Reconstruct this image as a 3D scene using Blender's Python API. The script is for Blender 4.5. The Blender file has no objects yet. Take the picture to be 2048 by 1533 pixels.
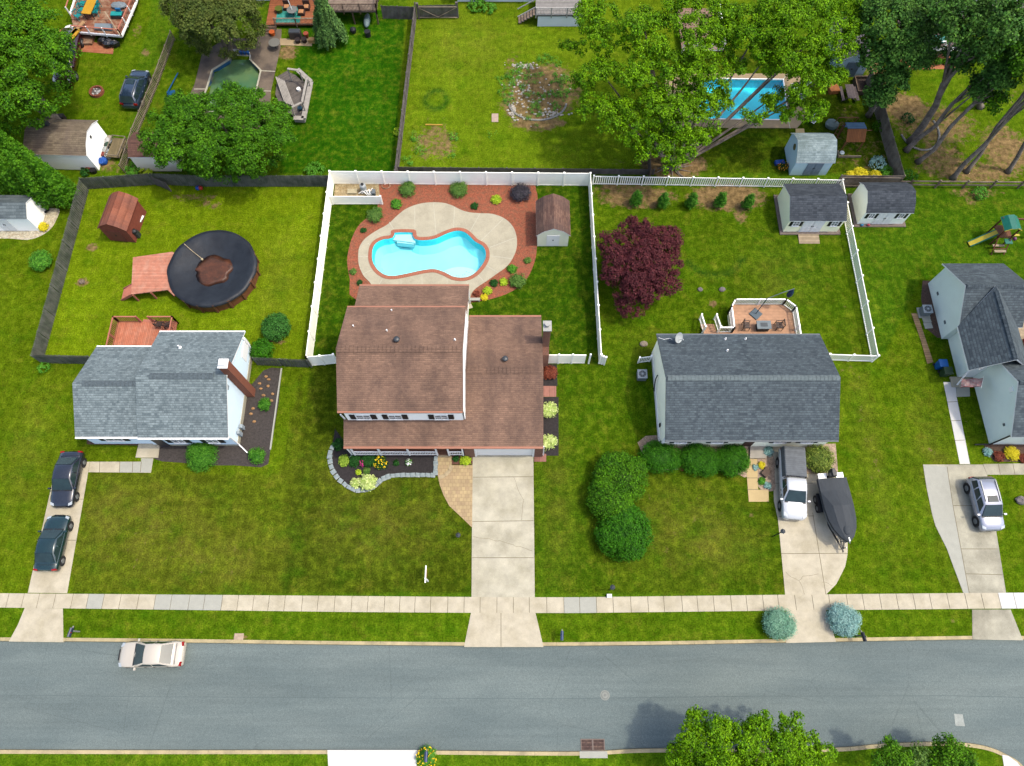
import bpy, math, random
import numpy as np
from mathutils import Vector
random.seed(7); RNG=np.random.default_rng(7)
S=bpy.context.scene; COL=S.collection
# ---------------------------------------------------------------- camera, sky, sun, exposure
F=1430.; TH=math.radians(21.7); CH=56.5
cd=bpy.data.cameras.new('camera'); cam=bpy.data.objects.new('camera',cd); COL.objects.link(cam)
cam.location=(0,0,CH); cam.rotation_euler=(TH,0,0); cd.sensor_width=36; cd.lens=36*F/2048; cd.clip_end=3000; cd.clip_start=.5
S.camera=cam
W=bpy.data.worlds.new("World"); S.world=W; W.use_nodes=True
sky=W.node_tree.nodes.new('ShaderNodeTexSky'); sky.sky_type='NISHITA'; sky.sun_disc=False
EL=math.radians(63); SD=Vector((math.cos(EL)*.997,-math.cos(EL)*.06,math.sin(EL))).normalized()
sky.dust_density=3.5; sky.air_density=.9; sky.ozone_density=.4
sky.sun_elevation=EL; sky.sun_rotation=math.atan2(SD.x,SD.y)
bg=W.node_tree.nodes['Background']; bg.inputs[1].default_value=.15
W.node_tree.links.new(sky.outputs[0],bg.inputs[0])
sl=bpy.data.lights.new('sun','SUN'); sl.energy=1.35; sl.angle=math.radians(2.2); sl.color=(1,.92,.76)
sun=bpy.data.objects.new('sun',sl); COL.objects.link(sun); sun.rotation_euler=SD.to_track_quat('Z','Y').to_euler(); sun.location=(40,0,60)
S.view_settings.view_transform='Standard'; S.view_settings.look='None'; S.view_settings.exposure=1.53; S.view_settings.gamma=1
S.cycles.max_bounces=6; S.cycles.transparent_max_bounces=8; S.cycles.diffuse_bounces=3; S.cycles.glossy_bounces=2
S.cycles.caustics_reflective=False; S.cycles.caustics_refractive=False
# ---------------------------------------------------------------- helpers
def P(px,py,z=0.):
    "point at height z that the photograph shows at this pixel"
    u=(px-1024)/F; v=(py-766.5)/F; s,c=math.sin(TH),math.cos(TH); d=(CH-z)/(c+v*s)
    return Vector((u*d,d*(s-v*c),z))
def lin(c): 
    c=c/255.; return c/12.92 if c<=.04045 else ((c+.055)/1.055)**2.4
K=(2.95,2.85,2.85)
def A(r,g,b): return tuple(min(.88,lin(x)/k) for x,k in zip((r,g,b),K))
def N(nt,t,**kw):
    n=nt.nodes.new('ShaderNode'+t)
    for k,v in kw.items():
        if k[0]=='i' and k[1:].isdigit(): n.inputs[int(k[1:])].default_value=v
        elif hasattr(n,k): setattr(n,k,v)
        else: n.inputs[k.replace('_',' ')].default_value=v
    return n
def newmat(name):
    m=bpy.data.materials.new(name); m.use_nodes=True; nt=m.node_tree
    return m,nt,nt.nodes['Principled BSDF']
def mth(nt,op,a,b=None,c=None):
    n=nt.nodes.new('ShaderNodeMath'); n.operation=op
    for i,x in enumerate((a,b,c)):
        if x is None: continue
        if isinstance(x,(int,float)): n.inputs[i].default_value=x
        else: nt.links.new(x,n.inputs[i])
    return n.outputs[0]
def mixc(nt,f,a,b,mode='MIX'):
    n=nt.nodes.new('ShaderNodeMix'); n.data_type='RGBA'; n.blend_type=mode
    for i,x in ((0,f),(6,a),(7,b)):
        if isinstance(x,(int,float)): n.inputs[i].default_value=x
        elif isinstance(x,tuple): n.inputs[i].default_value=(*x[:3],1)
        else: nt.links.new(x,n.inputs[i])
    return n.outputs[2]
def noise(nt,scale,detail=3,vec=None,stretch=None,rough=.6):
    n=N(nt,'TexNoise'); n.inputs['Scale'].default_value=scale; n.inputs['Detail'].default_value=detail; n.inputs['Roughness'].default_value=rough
    if vec is None: vec=N(nt,'TexCoord').outputs['Object']
    if stretch:
        mp=N(nt,'Mapping'); mp.inputs['Scale'].default_value=stretch; nt.links.new(vec,mp.inputs[0]); vec=mp.outputs[0]
    nt.links.new(vec,n.inputs['Vector']); return n.outputs['Fac']
def rng_(nt,v,a,b,c,d):
    n=N(nt,'MapRange'); nt.links.new(v,n.inputs[0])
    for i,x in enumerate((a,b,c,d)): n.inputs[i+1].default_value=x
    return n.outputs[0]
def scalec(nt,col,f): # colour * scalar socket
    n=nt.nodes.new('ShaderNodeVectorMath'); n.operation='SCALE'
    if isinstance(col,tuple): n.inputs[0].default_value=col[:3]
    else: nt.links.new(col,n.inputs[0])
    nt.links.new(f,n.inputs['Scale']); return n.outputs[0]
def bump(nt,b,h,st=.3,d=.02):
    n=N(nt,'Bump'); n.inputs['Strength'].default_value=st; n.inputs['Distance'].default_value=d
    nt.links.new(h,n.inputs['Height']); nt.links.new(n.outputs[0],b.inputs['Normal'])
MC={}; LK=1.95
def mat(name,c,rough=.7,var=.15,sc=4,metal=0,fine=0,spec=.3,coat=0,stretch=None,c2=None):
    "plain weathered surface: colour c with noise variation, optional second stain colour c2"
    if name in MC: return MC[name]
    m,nt,b=newmat(name); b.inputs['Roughness'].default_value=rough; b.inputs['Metallic'].default_value=metal
    b.inputs['Specular IOR Level'].default_value=spec; b.inputs['Coat Weight'].default_value=coat
    f=rng_(nt,noise(nt,sc,4,stretch=stretch),.3,.7,1-var,1+var); col=c
    if c2: col=mixc(nt,rng_(nt,noise(nt,sc*.45,5),.42,.66,0,1),c,c2)
    if fine:
        g=noise(nt,26,2); f=mth(nt,'MULTIPLY',f,rng_(nt,g,.3,.7,1-fine,1+fine)); bump(nt,b,g,.25,.02)
    nt.links.new(scalec(nt,col,f),b.inputs['Base Color']); MC[name]=m; return m
def boards(name,c,wid=.14,ang=0,gap=.1,var=.18,axis='X',rough=.75,c2=None,dark=.35):
    "planks: axis is the direction ACROSS the boards"
    if name in MC: return MC[name]
    m,nt,b=newmat(name); b.inputs['Roughness'].default_value=rough; b.inputs['Specular IOR Level'].default_value=.2
    tc=N(nt,'TexCoord').outputs['Object']; mp=N(nt,'Mapping'); mp.inputs['Rotation'].default_value=(0,0,ang); nt.links.new(tc,mp.inputs[0])
    sp=N(nt,'SeparateXYZ'); nt.links.new(mp.outputs[0],sp.inputs[0]); q=mth(nt,'DIVIDE',sp.outputs[axis],wid)
    fr=mth(nt,'FRACT',q); line=mth(nt,'LESS_THAN',fr,gap)
    wn=N(nt,'TexWhiteNoise',noise_dimensions='1D'); nt.links.new(mth(nt,'FLOOR',q),wn.inputs['W'])
    f=rng_(nt,wn.outputs['Value'],0,1,1-var,1+var); f=mth(nt,'MULTIPLY',f,rng_(nt,noise(nt,3,5,mp.outputs[0]),.3,.7,.85,1.15))
    f=mth(nt,'MULTIPLY',f,rng_(nt,line,0,1,1,dark)); col=c
    if c2: col=mixc(nt,rng_(nt,noise(nt,1.3,6,mp.outputs[0],rough=.7),.45,.62,0,1),c,c2)
    nt.links.new(scalec(nt,col,f),b.inputs['Base Color']); MC[name]=m; return m
def shingle(name,c,cd,rot=0,row=.2,wid=.32,stain=None,stx=(1,.12,1)):
    if name in MC: return MC[name]
    c,cd=[tuple(x*1.3 for x in q) for q in (c,cd)]; stain=stain and tuple(x*1.3 for x in stain)
    m,nt,b=newmat(name); b.inputs['Roughness'].default_value=.9; b.inputs['Specular IOR Level'].default_value=.15
    tc=N(nt,'TexCoord').outputs['Object']; mp=N(nt,'Mapping'); mp.inputs['Rotation'].default_value=(0,0,rot); nt.links.new(tc,mp.inputs[0])
    def br(w,h,off):
        t=N(nt,'TexBrick'); nt.links.new(mp.outputs[0],t.inputs['Vector']); t.offset=off
        t.inputs['Scale'].default_value=1; t.inputs['Brick Width'].default_value=w; t.inputs['Row Height'].default_value=h
        t.inputs['Mortar Size'].default_value=.012; t.inputs['Bias'].default_value=-.1
        t.inputs['Color1'].default_value=(0,0,0,1); t.inputs['Color2'].default_value=(1,1,1,1); t.inputs['Mortar'].default_value=(0,0,0,1); return t
    t1=br(wid,row,.5); t2=br(wid*1.37,row,.3)
    f=mth(nt,'ADD',mth(nt,'MULTIPLY',t1.outputs['Color'],.6),mth(nt,'MULTIPLY',t2.outputs['Color'],.4))
    sp=N(nt,'SeparateXYZ'); nt.links.new(mp.outputs[0],sp.inputs[0])
    ln=mth(nt,'FRACT',mth(nt,'DIVIDE',sp.outputs['Y'],row)); ln=rng_(nt,ln,0,.35,.72,1)
    col=mixc(nt,f,cd,c); 
    if stain: col=mixc(nt,rng_(nt,noise(nt,.55,5,mp.outputs[0],stx,.65),.42,.66,0,.8),col,stain)
    g=mth(nt,'MULTIPLY',ln,rng_(nt,noise(nt,14,3),.3,.7,.8,1.2)); g=mth(nt,'MULTIPLY',g,rng_(nt,noise(nt,.4,3),.3,.7,.9,1.1))
    nt.links.new(scalec(nt,col,g),b.inputs['Base Color']); bump(nt,b,ln,.4,.02); MC[name]=m; return m
def leafmat(name,c,c2,trans=.25,sc=.9,var=.6):
    "foliage: albedo varies by clump (noise) and by leaf (random per leaf)"
    if name in MC: return MC[name]
    m,nt,b=newmat(name); b.inputs['Roughness'].default_value=.6; b.inputs['Specular IOR Level'].default_value=.1
    c=tuple(min(.6,x*LK) for x in c); c2=tuple(min(.7,x*LK) for x in c2); at=N(nt,'Attribute'); at.attribute_name='rnd'; r=at.outputs['Fac']
    g=N(nt,'NewGeometry'); k=rng_(nt,noise(nt,sc,3,g.outputs['Position']),.35,.65,0,1)
    col=mixc(nt,mth(nt,'ADD',mth(nt,'MULTIPLY',k,.5),mth(nt,'MULTIPLY',r,.5)),c,c2)
    w=mth(nt,'FRACT',mth(nt,'MULTIPLY',r,7.31)); col=scalec(nt,col,rng_(nt,w,0,1,1-var,1+var))
    nt.links.new(col,b.inputs['Base Color'])
    if trans:
        tr=N(nt,'BsdfTranslucent'); nt.links.new(col,tr.inputs[0]); mx=N(nt,'MixShader'); mx.inputs[0].default_value=trans
        out=nt.nodes['Material Output']; nt.links.new(b.outputs[0],mx.inputs[1]); nt.links.new(tr.outputs[0],mx.inputs[2]); nt.links.new(mx.outputs[0],out.inputs[0])
    MC[name]=m; return m
class MB:
    def __init__(s): s.v=[]; s.f=[]; s.m=[]
    def add(s,vs,fs,m=0):
        o=len(s.v); s.v+= [tuple(v) for v in vs]; s.f+=[tuple(i+o for i in f) for f in fs]; s.m+=[m]*len(fs); return s
    def box(s,x0,x1,y0,y1,z0,z1,m=0):
        v=[(x,y,z) for z in (z0,z1) for y in (y0,y1) for x in (x0,x1)]
        return s.add(v,[(0,2,3,1),(4,5,7,6),(0,1,5,4),(2,6,7,3),(0,4,6,2),(1,3,7,5)],m)
    def hull8(s,v,m=0): return s.add(v,[(0,3,2,1),(4,5,6,7),(0,1,5,4),(1,2,6,5),(2,3,7,6),(3,0,4,7)],m)
    def obox(s,c,d,rz=0,m=0):
        ca,sa=math.cos(rz),math.sin(rz); x,y,z=d[0]/2,d[1]/2,d[2]
        q=[(c[0]+a*ca-b*sa,c[1]+a*sa+b*ca) for a,b in ((-x,-y),(x,-y),(x,y),(-x,y))]
        return s.hull8([(*p,c[2]) for p in q]+[(*p,c[2]+z) for p in q],m)
    def bar(s,a,b,w,h=None,m=0,up=(0,0,1)):
        a=Vector(a); b=Vector(b); h=h or w; d=(b-a).normalized(); u=Vector(up)
        if abs(d.dot(u))>.98: u=Vector((1,0,0))
        r=d.cross(u).normalized()*w/2; u=r.cross(d).normalized()*h/2
        return s.hull8([a-r-u,a+r-u,a+r+u,a-r+u,b-r-u,b+r-u,b+r+u,b-r+u],m)
    def cyl(s,a,b,r0,r1=None,n=10,m=0,cap=True):
        a=Vector(a); b=Vector(b); r1=r0 if r1 is None else r1; d=(b-a).normalized()
        u=Vector((0,0,1)) if abs(d.z)<.9 else Vector((1,0,0)); x=d.cross(u).normalized(); y=d.cross(x)
        vs=[p+(x*math.cos(t)+y*math.sin(t))*r for p,r in ((a,r0),(b,r1)) for t in [2*math.pi*i/n for i in range(n)]]
        fs=[(i,i+n,(i+1)%n+n,(i+1)%n) for i in range(n)]
        if cap: fs+=[tuple(range(n)),tuple(range(2*n-1,n-1,-1))]
        return s.add(vs,fs,m)
    def tube(s,pts,rs,n=8,m=0):
        rings=[]; pts=[Vector(p) for p in pts]
        for i,p in enumerate(pts):
            d=(pts[min(i+1,len(pts)-1)]-pts[max(i-1,0)]).normalized(); u=Vector((0,1,0)) if abs(d.y)<.9 else Vector((1,0,0))
            x=d.cross(u).normalized(); y=d.cross(x); r=rs[i] if hasattr(rs,'__len__') else rs
            rings.append([p+(x*math.cos(t)+y*math.sin(t))*r for t in [2*math.pi*k/n for k in range(n)]])
        return s.loft(rings,m)
    def loft(s,rings,m=0,cap=True,closed=True):
        n=len(rings[0]); vs=[v for r in rings for v in r]; fs=[]
        for j in range(len(rings)-1):
            for i in range(n if closed else n-1):
                k=(i+1)%n; fs.append((j*n+i,j*n+k,(j+1)*n+k,(j+1)*n+i))
        if cap and closed: fs+=[tuple(range(n-1,-1,-1)),tuple(range((len(rings)-1)*n,len(rings)*n))]
        return s.add(vs,fs,m)
    def sph(s,c,r,n=12,k=7,m=0,jit=0,zmin=-1):
        rs=(r,r,r) if isinstance(r,(int,float)) else r; rings=[]
        for j in range(k+1):
            a=math.pi*j/k; zz=-math.cos(a)
            if zz<zmin: zz=zmin
            q=math.sqrt(max(1e-4,1-zz*zz)); rings.append([(c[0]+rs[0]*q*math.cos(2*math.pi*i/n)*(1+random.uniform(-jit,jit)),c[1]+rs[1]*q*math.sin(2*math.pi*i/n)*(1+random.uniform(-jit,jit)),c[2]+rs[2]*zz*(1+random.uniform(-jit,jit))) for i in range(n)])
        return s.loft(rings,m)
    def prism(s,poly,z0,z1,m=0):
        n=len(poly); return s.add([(p[0],p[1],z0) for p in poly]+[(p[0],p[1],z1) for p in poly],[tuple(range(n-1,-1,-1)),tuple(range(n,2*n))]+[(i,(i+1)%n,(i+1)%n+n,i+n) for i in range(n)],m)
    def build(s,name,mats,parent=None,smooth=False,bevel=0,org=None,world=True):
        me=bpy.data.meshes.new(name); off=Vector((0,0,0)); 
        if parent is not None and world:
            p=parent
            while p: off+=p.location; p=p.parent
        if org is not None: off=Vector(org)
        me.from_pydata([(v[0]-off[0],v[1]-off[1],v[2]-off[2]) for v in s.v],[],s.f)
        if not isinstance(mats,(list,tuple)): mats=[mats]
        for m in mats: me.materials.append(m)
        if len(mats)>1: me.polygons.foreach_set('material_index',s.m)
        if smooth: me.polygons.foreach_set('use_smooth',[True]*len(s.f))
        me.update(); o=bpy.data.objects.new(name,me); COL.objects.link(o)
        if org is not None: o.location=off
        if parent is not None: o.parent=parent
        if bevel:
            b=o.modifiers.new('bevel','BEVEL'); b.width=bevel; b.segments=2; b.limit_method='ANGLE'
        return o
def tag(o,label,cat,group=None):
    o['label']=label; o['category']=cat
    if group: o['group']=group
    return o
def thing(name,label,cat,loc=(0,0,0),group=None):
    o=bpy.data.objects.new(name,None); COL.objects.link(o); o.location=loc; o.empty_display_size=.3; return tag(o,label,cat,group)
def one(mb,name,mats,label,cat,group=None,org=None,**kw):
    if org is None:
        a=np.array(mb.v); org=(float((a[:,0].min()+a[:,0].max())/2),float((a[:,1].min()+a[:,1].max())/2),float(a[:,2].min()))
    return tag(mb.build(name,mats,org=org,**kw),label,cat,group)
def struct(mb,name,mats,**kw):
    o=mb.build(name,mats,**kw); o['kind']='structure'; return o
def copytree(o,parent=None):
    c=o.copy(); COL.objects.link(c); c.parent=parent
    for ch in o.children: copytree(ch,c)
    return c
def place(o,loc,rz=0,label=None,group=None,s=None):
    o.location=loc; o.rotation_euler=(0,0,rz)
    if s: o.scale=(s,)*3 if isinstance(s,(int,float)) else s
    if label: o['label']=label
    if group: o['group']=group
    return o
def smooth_poly(pts,n=5,closed=True):
    out=[]; L=len(pts); V=[Vector((p[0],p[1],0)) for p in pts]
    for i in range(L if closed else L-1):
        p0,p1,p2,p3=(V[(i-1)%L],V[i],V[(i+1)%L],V[(i+2)%L]) if closed else (V[max(i-1,0)],V[i],V[i+1],V[min(i+2,L-1)])
        for k in range(n):
            t=k/n; q=.5*((2*p1)+(p2-p0)*t+(2*p0-5*p1+4*p2-p3)*t*t+(3*p1-p0-3*p2+p3)*t**3); out.append((q.x,q.y))
    if not closed: out.append((V[-1].x,V[-1].y))
    return out
def inset(poly,d):
    n=len(poly); out=[]; ar=sum(poly[i][0]*poly[(i+1)%n][1]-poly[(i+1)%n][0]*poly[i][1] for i in range(n)); sg=1 if ar>0 else -1
    for i in range(n):
        a,b,c=Vector(poly[i-1]),Vector(poly[i]),Vector(poly[(i+1)%n]); e=((b-a).normalized()+(c-b).normalized()).normalized()
        out.append((b.x-sg*e.y*d,b.y+sg*e.x*d))
    return out
def Z(ox,oy,k,pts,z=0): return [tuple(P(ox+a*k,oy+b*k,z)[:2]) for a,b in pts]
def PX(pts,z=0): return [tuple(P(a,b,z)[:2]) for a,b in pts]
def rnd_mesh(name,V4,mats,parent,org,nv=4,core=None):
    "mesh of n quads V4 (n,4,3) with a random value per face"
    n=len(V4); off=np.array(org,dtype=float); me=bpy.data.meshes.new(name); vs=(V4.reshape(-1,3)-off); ci=0
    if core: cv=np.array(core.v)-off; 
    nc=len(core.v) if core else 0
    me.vertices.add(n*4+nc); me.vertices.foreach_set('co',np.concatenate([vs,cv]).ravel() if core else vs.ravel())
    fl=[len(f) for f in core.f] if core else []; loops=np.arange(n*4)
    if core: loops=np.concatenate([loops,np.array([i+n*4 for f in core.f for i in f])])
    me.loops.add(len(loops)); me.loops.foreach_set('vertex_index',loops.astype(np.int32))
    st=np.concatenate([np.arange(n)*4,n*4+np.cumsum([0]+fl)[:-1]]) if core else np.arange(n)*4
    me.polygons.add(n+len(fl)); me.polygons.foreach_set('loop_start',st.astype(np.int32)); me.polygons.foreach_set('loop_total',np.array([4]*n+fl,dtype=np.int32))
    me.materials.append(mats); me.update(calc_edges=True)
    a=me.attributes.new('rnd','FLOAT','FACE'); a.data.foreach_set('value',np.concatenate([RNG.random(n),np.full(len(fl),.15)]).astype(np.float32))
    o=bpy.data.objects.new(name,me); COL.objects.link(o)
    if parent: o.parent=parent
    else: o.location=org
    return o
def quads(C,Nn,size,asp=.6,spread=.35):
    n=len(C); a=RNG.normal(size=(n,3)); T=np.cross(Nn,a); T/=np.linalg.norm(T,axis=1)[:,None]+1e-9; B=np.cross(Nn,T)
    s=(size*(1+spread*(RNG.random(n)*2-1)))[:,None]; L=T*s*.5; Wd=B*s*.5*asp
    return np.stack([C-L,C+Wd-L*.1,C+L,C-Wd-L*.1],1)
def crown(name,blobs,n,size,m,parent=None,org=(0,0,0),clus=None,cr=.5,zcut=-.5,core=False,up=.5,fill=.15,asp=.65,flat=None):
    "foliage: leaf sized faces gathered in clumps over the shells of ellipsoid blobs (cx,cy,cz,rx,ry,rz)"
    B=np.array(blobs,dtype=float); ar=(B[:,3]*B[:,4]+B[:,3]*B[:,5]+B[:,4]*B[:,5]); p=ar/ar.sum(); k=clus or max(20,n//60)
    bi=RNG.choice(len(B),k,p=p); d=RNG.normal(size=(k,3)); d/=np.linalg.norm(d,axis=1)[:,None]; 
    low=d[:,2]<zcut; d[low,2]*=-1
    rr=np.where(RNG.random(k)<fill,RNG.uniform(.4,.85,k),RNG.uniform(.86,1.06,k))[:,None]
    cc=B[bi,:3]+d*B[bi,3:]*rr
    ins=np.zeros(k,bool)
    for j in range(len(B)):
        q=(((cc-B[j,:3])/B[j,3:])**2).sum(1); ins|=(q<.6)&(bi!=j)
    keep=~ins|(RNG.random(k)<.2); cc=cc[keep]; d=d[keep]; k=len(cc)
    w=RNG.uniform(.5,1.5,k); w/=w.sum(); ci=RNG.choice(k,n,p=w); e=RNG.normal(size=(n,3)); e/=np.linalg.norm(e,axis=1)[:,None]
    e*=(RNG.random(n)**.45)[:,None]*cr*(.7+.6*RNG.random(k)[ci])[:,None]; e[:,2]*=.7
    C=cc[ci]+e; C[:,2]=np.maximum(C[:,2],.04)
    Nn=e/ (cr+1e-6)*.7+d[ci]*.5+RNG.normal(size=(n,3))*.45+np.array([0,0,up]); Nn/=np.linalg.norm(Nn,axis=1)[:,None]
    cm=None
    if core:
        cm=MB()
        for b in B: cm.sph(b[:3],tuple(b[3:]*.82),14,8,jit=.03)
        for i,v in enumerate(cm.v):
            if v[2]<0: cm.v[i]=(v[0],v[1],0.)
    return rnd_mesh(name,quads(C,Nn,size,asp),m,parent,org,core=cm)
# ---------------------------------------------------------------- ground
def pip(X,Y,poly):
    ins=np.zeros(X.shape,bool); n=len(poly)
    for i in range(n):
        x0,y0=poly[i]; x1,y1=poly[(i+1)%n]
        if y0==y1: continue
        c=((y0>Y)!=(y1>Y))&(X<(x1-x0)*(Y-y0)/(y1-y0)+x0); ins^=c
    return ins
def kerbline(pts): return smooth_poly(PX(pts),6,False)
far_in=kerbline([(-500,1283),(0,1283),(350,1286),(640,1290),(1010,1293),(1300,1291),(1573,1286),(1945,1280),(2100,1280),(2600,1276)])
near_in=kerbline([(-500,1498),(250,1500),(653,1500),(872,1501),(1156,1503),(1300,1497),(1644,1496),(1757,1488),(1850,1484),(1913,1484),(1971,1492),(2012,1508),(2046,1531),(2075,1580),(2085,1700)])
road_poly=[(-300,far_in[0][1])]+far_in+[(300,far_in[-1][1]),(300,-60)]+[(near_in[-1][0],-60)]+near_in[::-1]+[(-300,near_in[0][1])]
def axis(segs):
    out=[]
    for a,b,s in segs: out+=list(np.arange(a,b,s))
    out.append(segs[-1][1]); return np.array(out)
gx=axis([(-900,-300,150),(-300,-70,23),(-70,70,.3),(70,300,23),(300,900,150)])
gy=axis([(-900,-60,140),(-60,-8,4),(-8,-4.6,.1),(-4.6,.9,.5),(.9,2.4,.1),(2.4,76,.3),(76,200,12),(200,900,140)])
GX,GY=np.meshgrid(gx,gy); grid=np.zeros(GX.shape)
rp=inset(road_poly,-.16); inroad=pip(GX,GY,rp); grid[inroad]=-.4
pool_out=smooth_poly(Z(600,330,.3027,[(452,600),(460,545),(490,503),(545,476),(598,468),(603,440),(640,430),(745,430),(768,443),(775,476),(830,480),(890,470),(950,443),(1000,425),(1050,418),(1100,430),(1140,460),(1175,495),(1220,520),(1248,560),(1253,610),(1240,650),(1210,695),(1170,735),(1120,762),(1060,770),(1000,760),(950,735),(900,716),(860,714),(790,725),(700,745),(620,758),(560,752),(510,725),(475,685),(455,640)]),3)
pool_in=inset(pool_out,.34)
rp2=PX([(1403,158),(1566,160),(1576,240),(1395,238)]); oct_out=Z(380,0,.2348,[(130,810),(195,600),(330,515),(350,475),(510,478),(515,520),(600,605),(560,770),(530,900),(400,960),(170,950)])
for pl in (inset(pool_out,.12),inset(rp2,.1),inset(oct_out,.1)): grid[pip(GX,GY,pl)]=-1.9
base=np.tile(np.array(A(92,128,22)),(GX.size,1)).reshape(GX.shape+(3,)); dirt=np.zeros(GX.shape)
def yard(px,c,z=0): base[pip(GX,GY,PX(px,z))]=A(c[0]*1.05,c[1]*.995,c[2]*.72)
yard([(-400,1180),(-400,370),(160,360),(60,725),(617,725),(635,1190)],(96,126,24))      # left front lawn
yard([(140,1190),(185,940),(560,950),(600,740),(640,1190)],(90,112,30))
yard([(620,725),(1200,725),(1180,1190),(560,1190)],(76,98,26))
yard([(1070,725),(1300,725),(1300,1190),(1070,1190)],(76,112,22))
yard([(1180,900),(1560,900),(1572,1190),(1180,1190)],(78,108,22))
yard([(1680,700),(1860,500),(2300,500),(2300,1190),(1640,1190)],(90,124,24))
yard([(-400,1216),(2500,1216),(2500,1283),(-400,1283)],(88,124,24))
yard([(-400,1500),(3000,1500),(3000,1700),(-400,1700)],(92,134,30))
yard([(62,725),(160,368),(660,368),(618,728)],(118,150,28))     # left back yard
yard([(628,728),(670,368),(1182,372),(1200,728)],(60,98,20))    # pool yard
yard([(1190,372),(1672,372),(1750,725),(1198,728)],(82,116,22)) # ranch yard
yard([(1690,372),(2400,372),(2400,560),(1840,560),(1760,725)],(74,116,26))
yard([(545,30),(828,20),(788,345),(560,345)],(50,106,18))
yard([(828,-200),(1500,-200),(1500,345),(790,345)],(112,146,34))
yard([(-300,-200),(345,-200),(235,350),(-300,400)],(94,130,24))
yard([(345,60),(600,60),(560,345),(240,345)],(84,118,24))
yard([(1300,100),(1760,100),(1800,345),(1300,345)],(70,96,22))
yard([(1750,100),(2400,60),(2400,366),(1815,366)],(92,128,26))
def stripes(px,per,ang,amp):
    k=pip(GX,GY,PX(px)); u=GX*math.cos(ang)+GY*math.sin(ang)+.35*np.sin(GY*.31+GX*.2); w=np.clip(np.sin(2*math.pi*u/per)*2,-1,1)*amp*(.55+.45*np.sin(GX*.37+1.3*np.sin(GY*.23))); base[k]*=(1+w[k])[:,None]
stripes([(1680,700),(1860,500),(2300,500),(2300,1190),(1640,1190)],1.25,.02,.11); stripes([(1070,725),(1300,725),(1300,1190),(1070,1190)],1.2,.05,.08); stripes([(1190,372),(1672,372),(1750,725),(1198,728)],1.3,1.5,.07); stripes([(140,1190),(185,940),(560,950),(600,740),(940,740),(940,1190)],1.2,1.57,.06)
stripes([(560,740),(660,740),(650,1190),(560,1190)],1.2,0.05,.08); stripes([(628,728),(670,368),(745,372),(720,728)],1.1,.13,.09); stripes([(545,30),(828,20),(788,345),(560,345)],1.4,.12,.07); stripes([(62,725),(160,368),(660,368),(618,728)],1.3,.1,.05); stripes([(-400,1216),(2500,1216),(2500,1283),(-400,1283)],1.1,1.57,.07); stripes([(828,-200),(1500,-200),(1500,345),(790,345)],1.3,1.5,.05); stripes([(-300,1180),(-300,370),(150,370),(60,725),(140,940),(60,1185)],1.4,.2,.05)
def soil(px,py,rx,ry,s=1.,ang=0):
    c=P(px,py); kx=CH/F*1.0*( (P(px+1,py)-P(px,py)).length*F/CH); ky=(P(px,py-1)-c).length; kx=(P(px+1,py)-c).length
    dx=(GX-c.x)/(rx*kx); dy=(GY-c.y)/(ry*ky); ca,sa=math.cos(ang),math.sin(ang); d=(dx*ca+dy*sa)**2+(-dx*sa+dy*ca)**2
    np.maximum(dirt,s*np.clip(1.25-d*.75,0,1),out=dirt)
for a in [(1275,395,85,24,.8),(1455,395,80,28,.95),(1245,378,60,14,.7),(1480,430,15,20,.7),(870,285,50,40,.62),(1075,245,56,18,.9),(1085,180,76,55,.95),(1040,210,42,32,.8),(1025,140,20,35,.5),(1345,330,70,26,1),
  (1870,250,90,45,.7),(2010,300,50,50,.8),(1950,345,100,22,.75),(1810,215,50,30,.9),(1880,320,60,40,.7),(2048,200,40,30,.4),(1720,300,60,60,.4),(1760,170,30,60,.7),(1700,240,30,40,.4),
  (290,106,12,9,.7),(275,62,10,16,.55),(575,105,22,18,.8),(422,410,24,9,.6,.5),(185,495,14,9,.8),(165,565,14,9,.8),(215,330,20,14,.7),(265,335,50,14,.5),(390,395,60,10,.5),(548,683,25,8,.7),
  (1425,607,10,8,.8),(1690,745,14,10,.4),(1505,860,12,8,.5),(300,1090,150,80,.22),(450,1120,120,60,.2),(700,1060,160,60,.18),(1350,1050,140,100,.22),(1505,1033,12,7,.6),(1900,1240,20,10,.3),(1160,950,40,120,.15),(1900,800,60,300,.15),
  (1950,385,60,10,.6),(1945,400,22,14,.5),(480,1273,16,6,.6),(1860,905,40,12,.3),(880,230,50,40,.2),(890,190,20,16,.0),(1235,325,14,8,.5),(1730,850,16,300,.25),(1130,330,30,60,.15),(430,880,8,8,0)]: soil(*a)
for x,y,rx,ry,a in ((290,1050,150,90,.55),(450,1120,120,60,.45),(760,1040,130,70,.5),(700,930,90,40,.4),(1350,1050,140,90,.4),(1440,1090,60,40,.5),(1880,950,45,160,.45),(1740,900,25,200,.4),(1110,980,30,160,.4),(230,1010,60,40,.4),(60,900,50,120,.3),(430,890,60,20,.3),(930,90,90,60,.35),(560,560,60,90,.3),(1330,700,60,30,.4),(1560,560,60,60,.35)):
    c=P(x,y); kx=(P(x+1,y)-c).length; ky=(P(x,y-1)-c).length; g=np.exp(-((GX-c.x)/(rx*kx))**2-((GY-c.y)/(ry*ky))**2)*(.7+.3*np.sin(GX*1.7+np.sin(GY*2.3)*1.5)); base[:]=base*(1-a*g[...,None])+np.array(A(136,128,52))*a*g[...,None]
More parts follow.
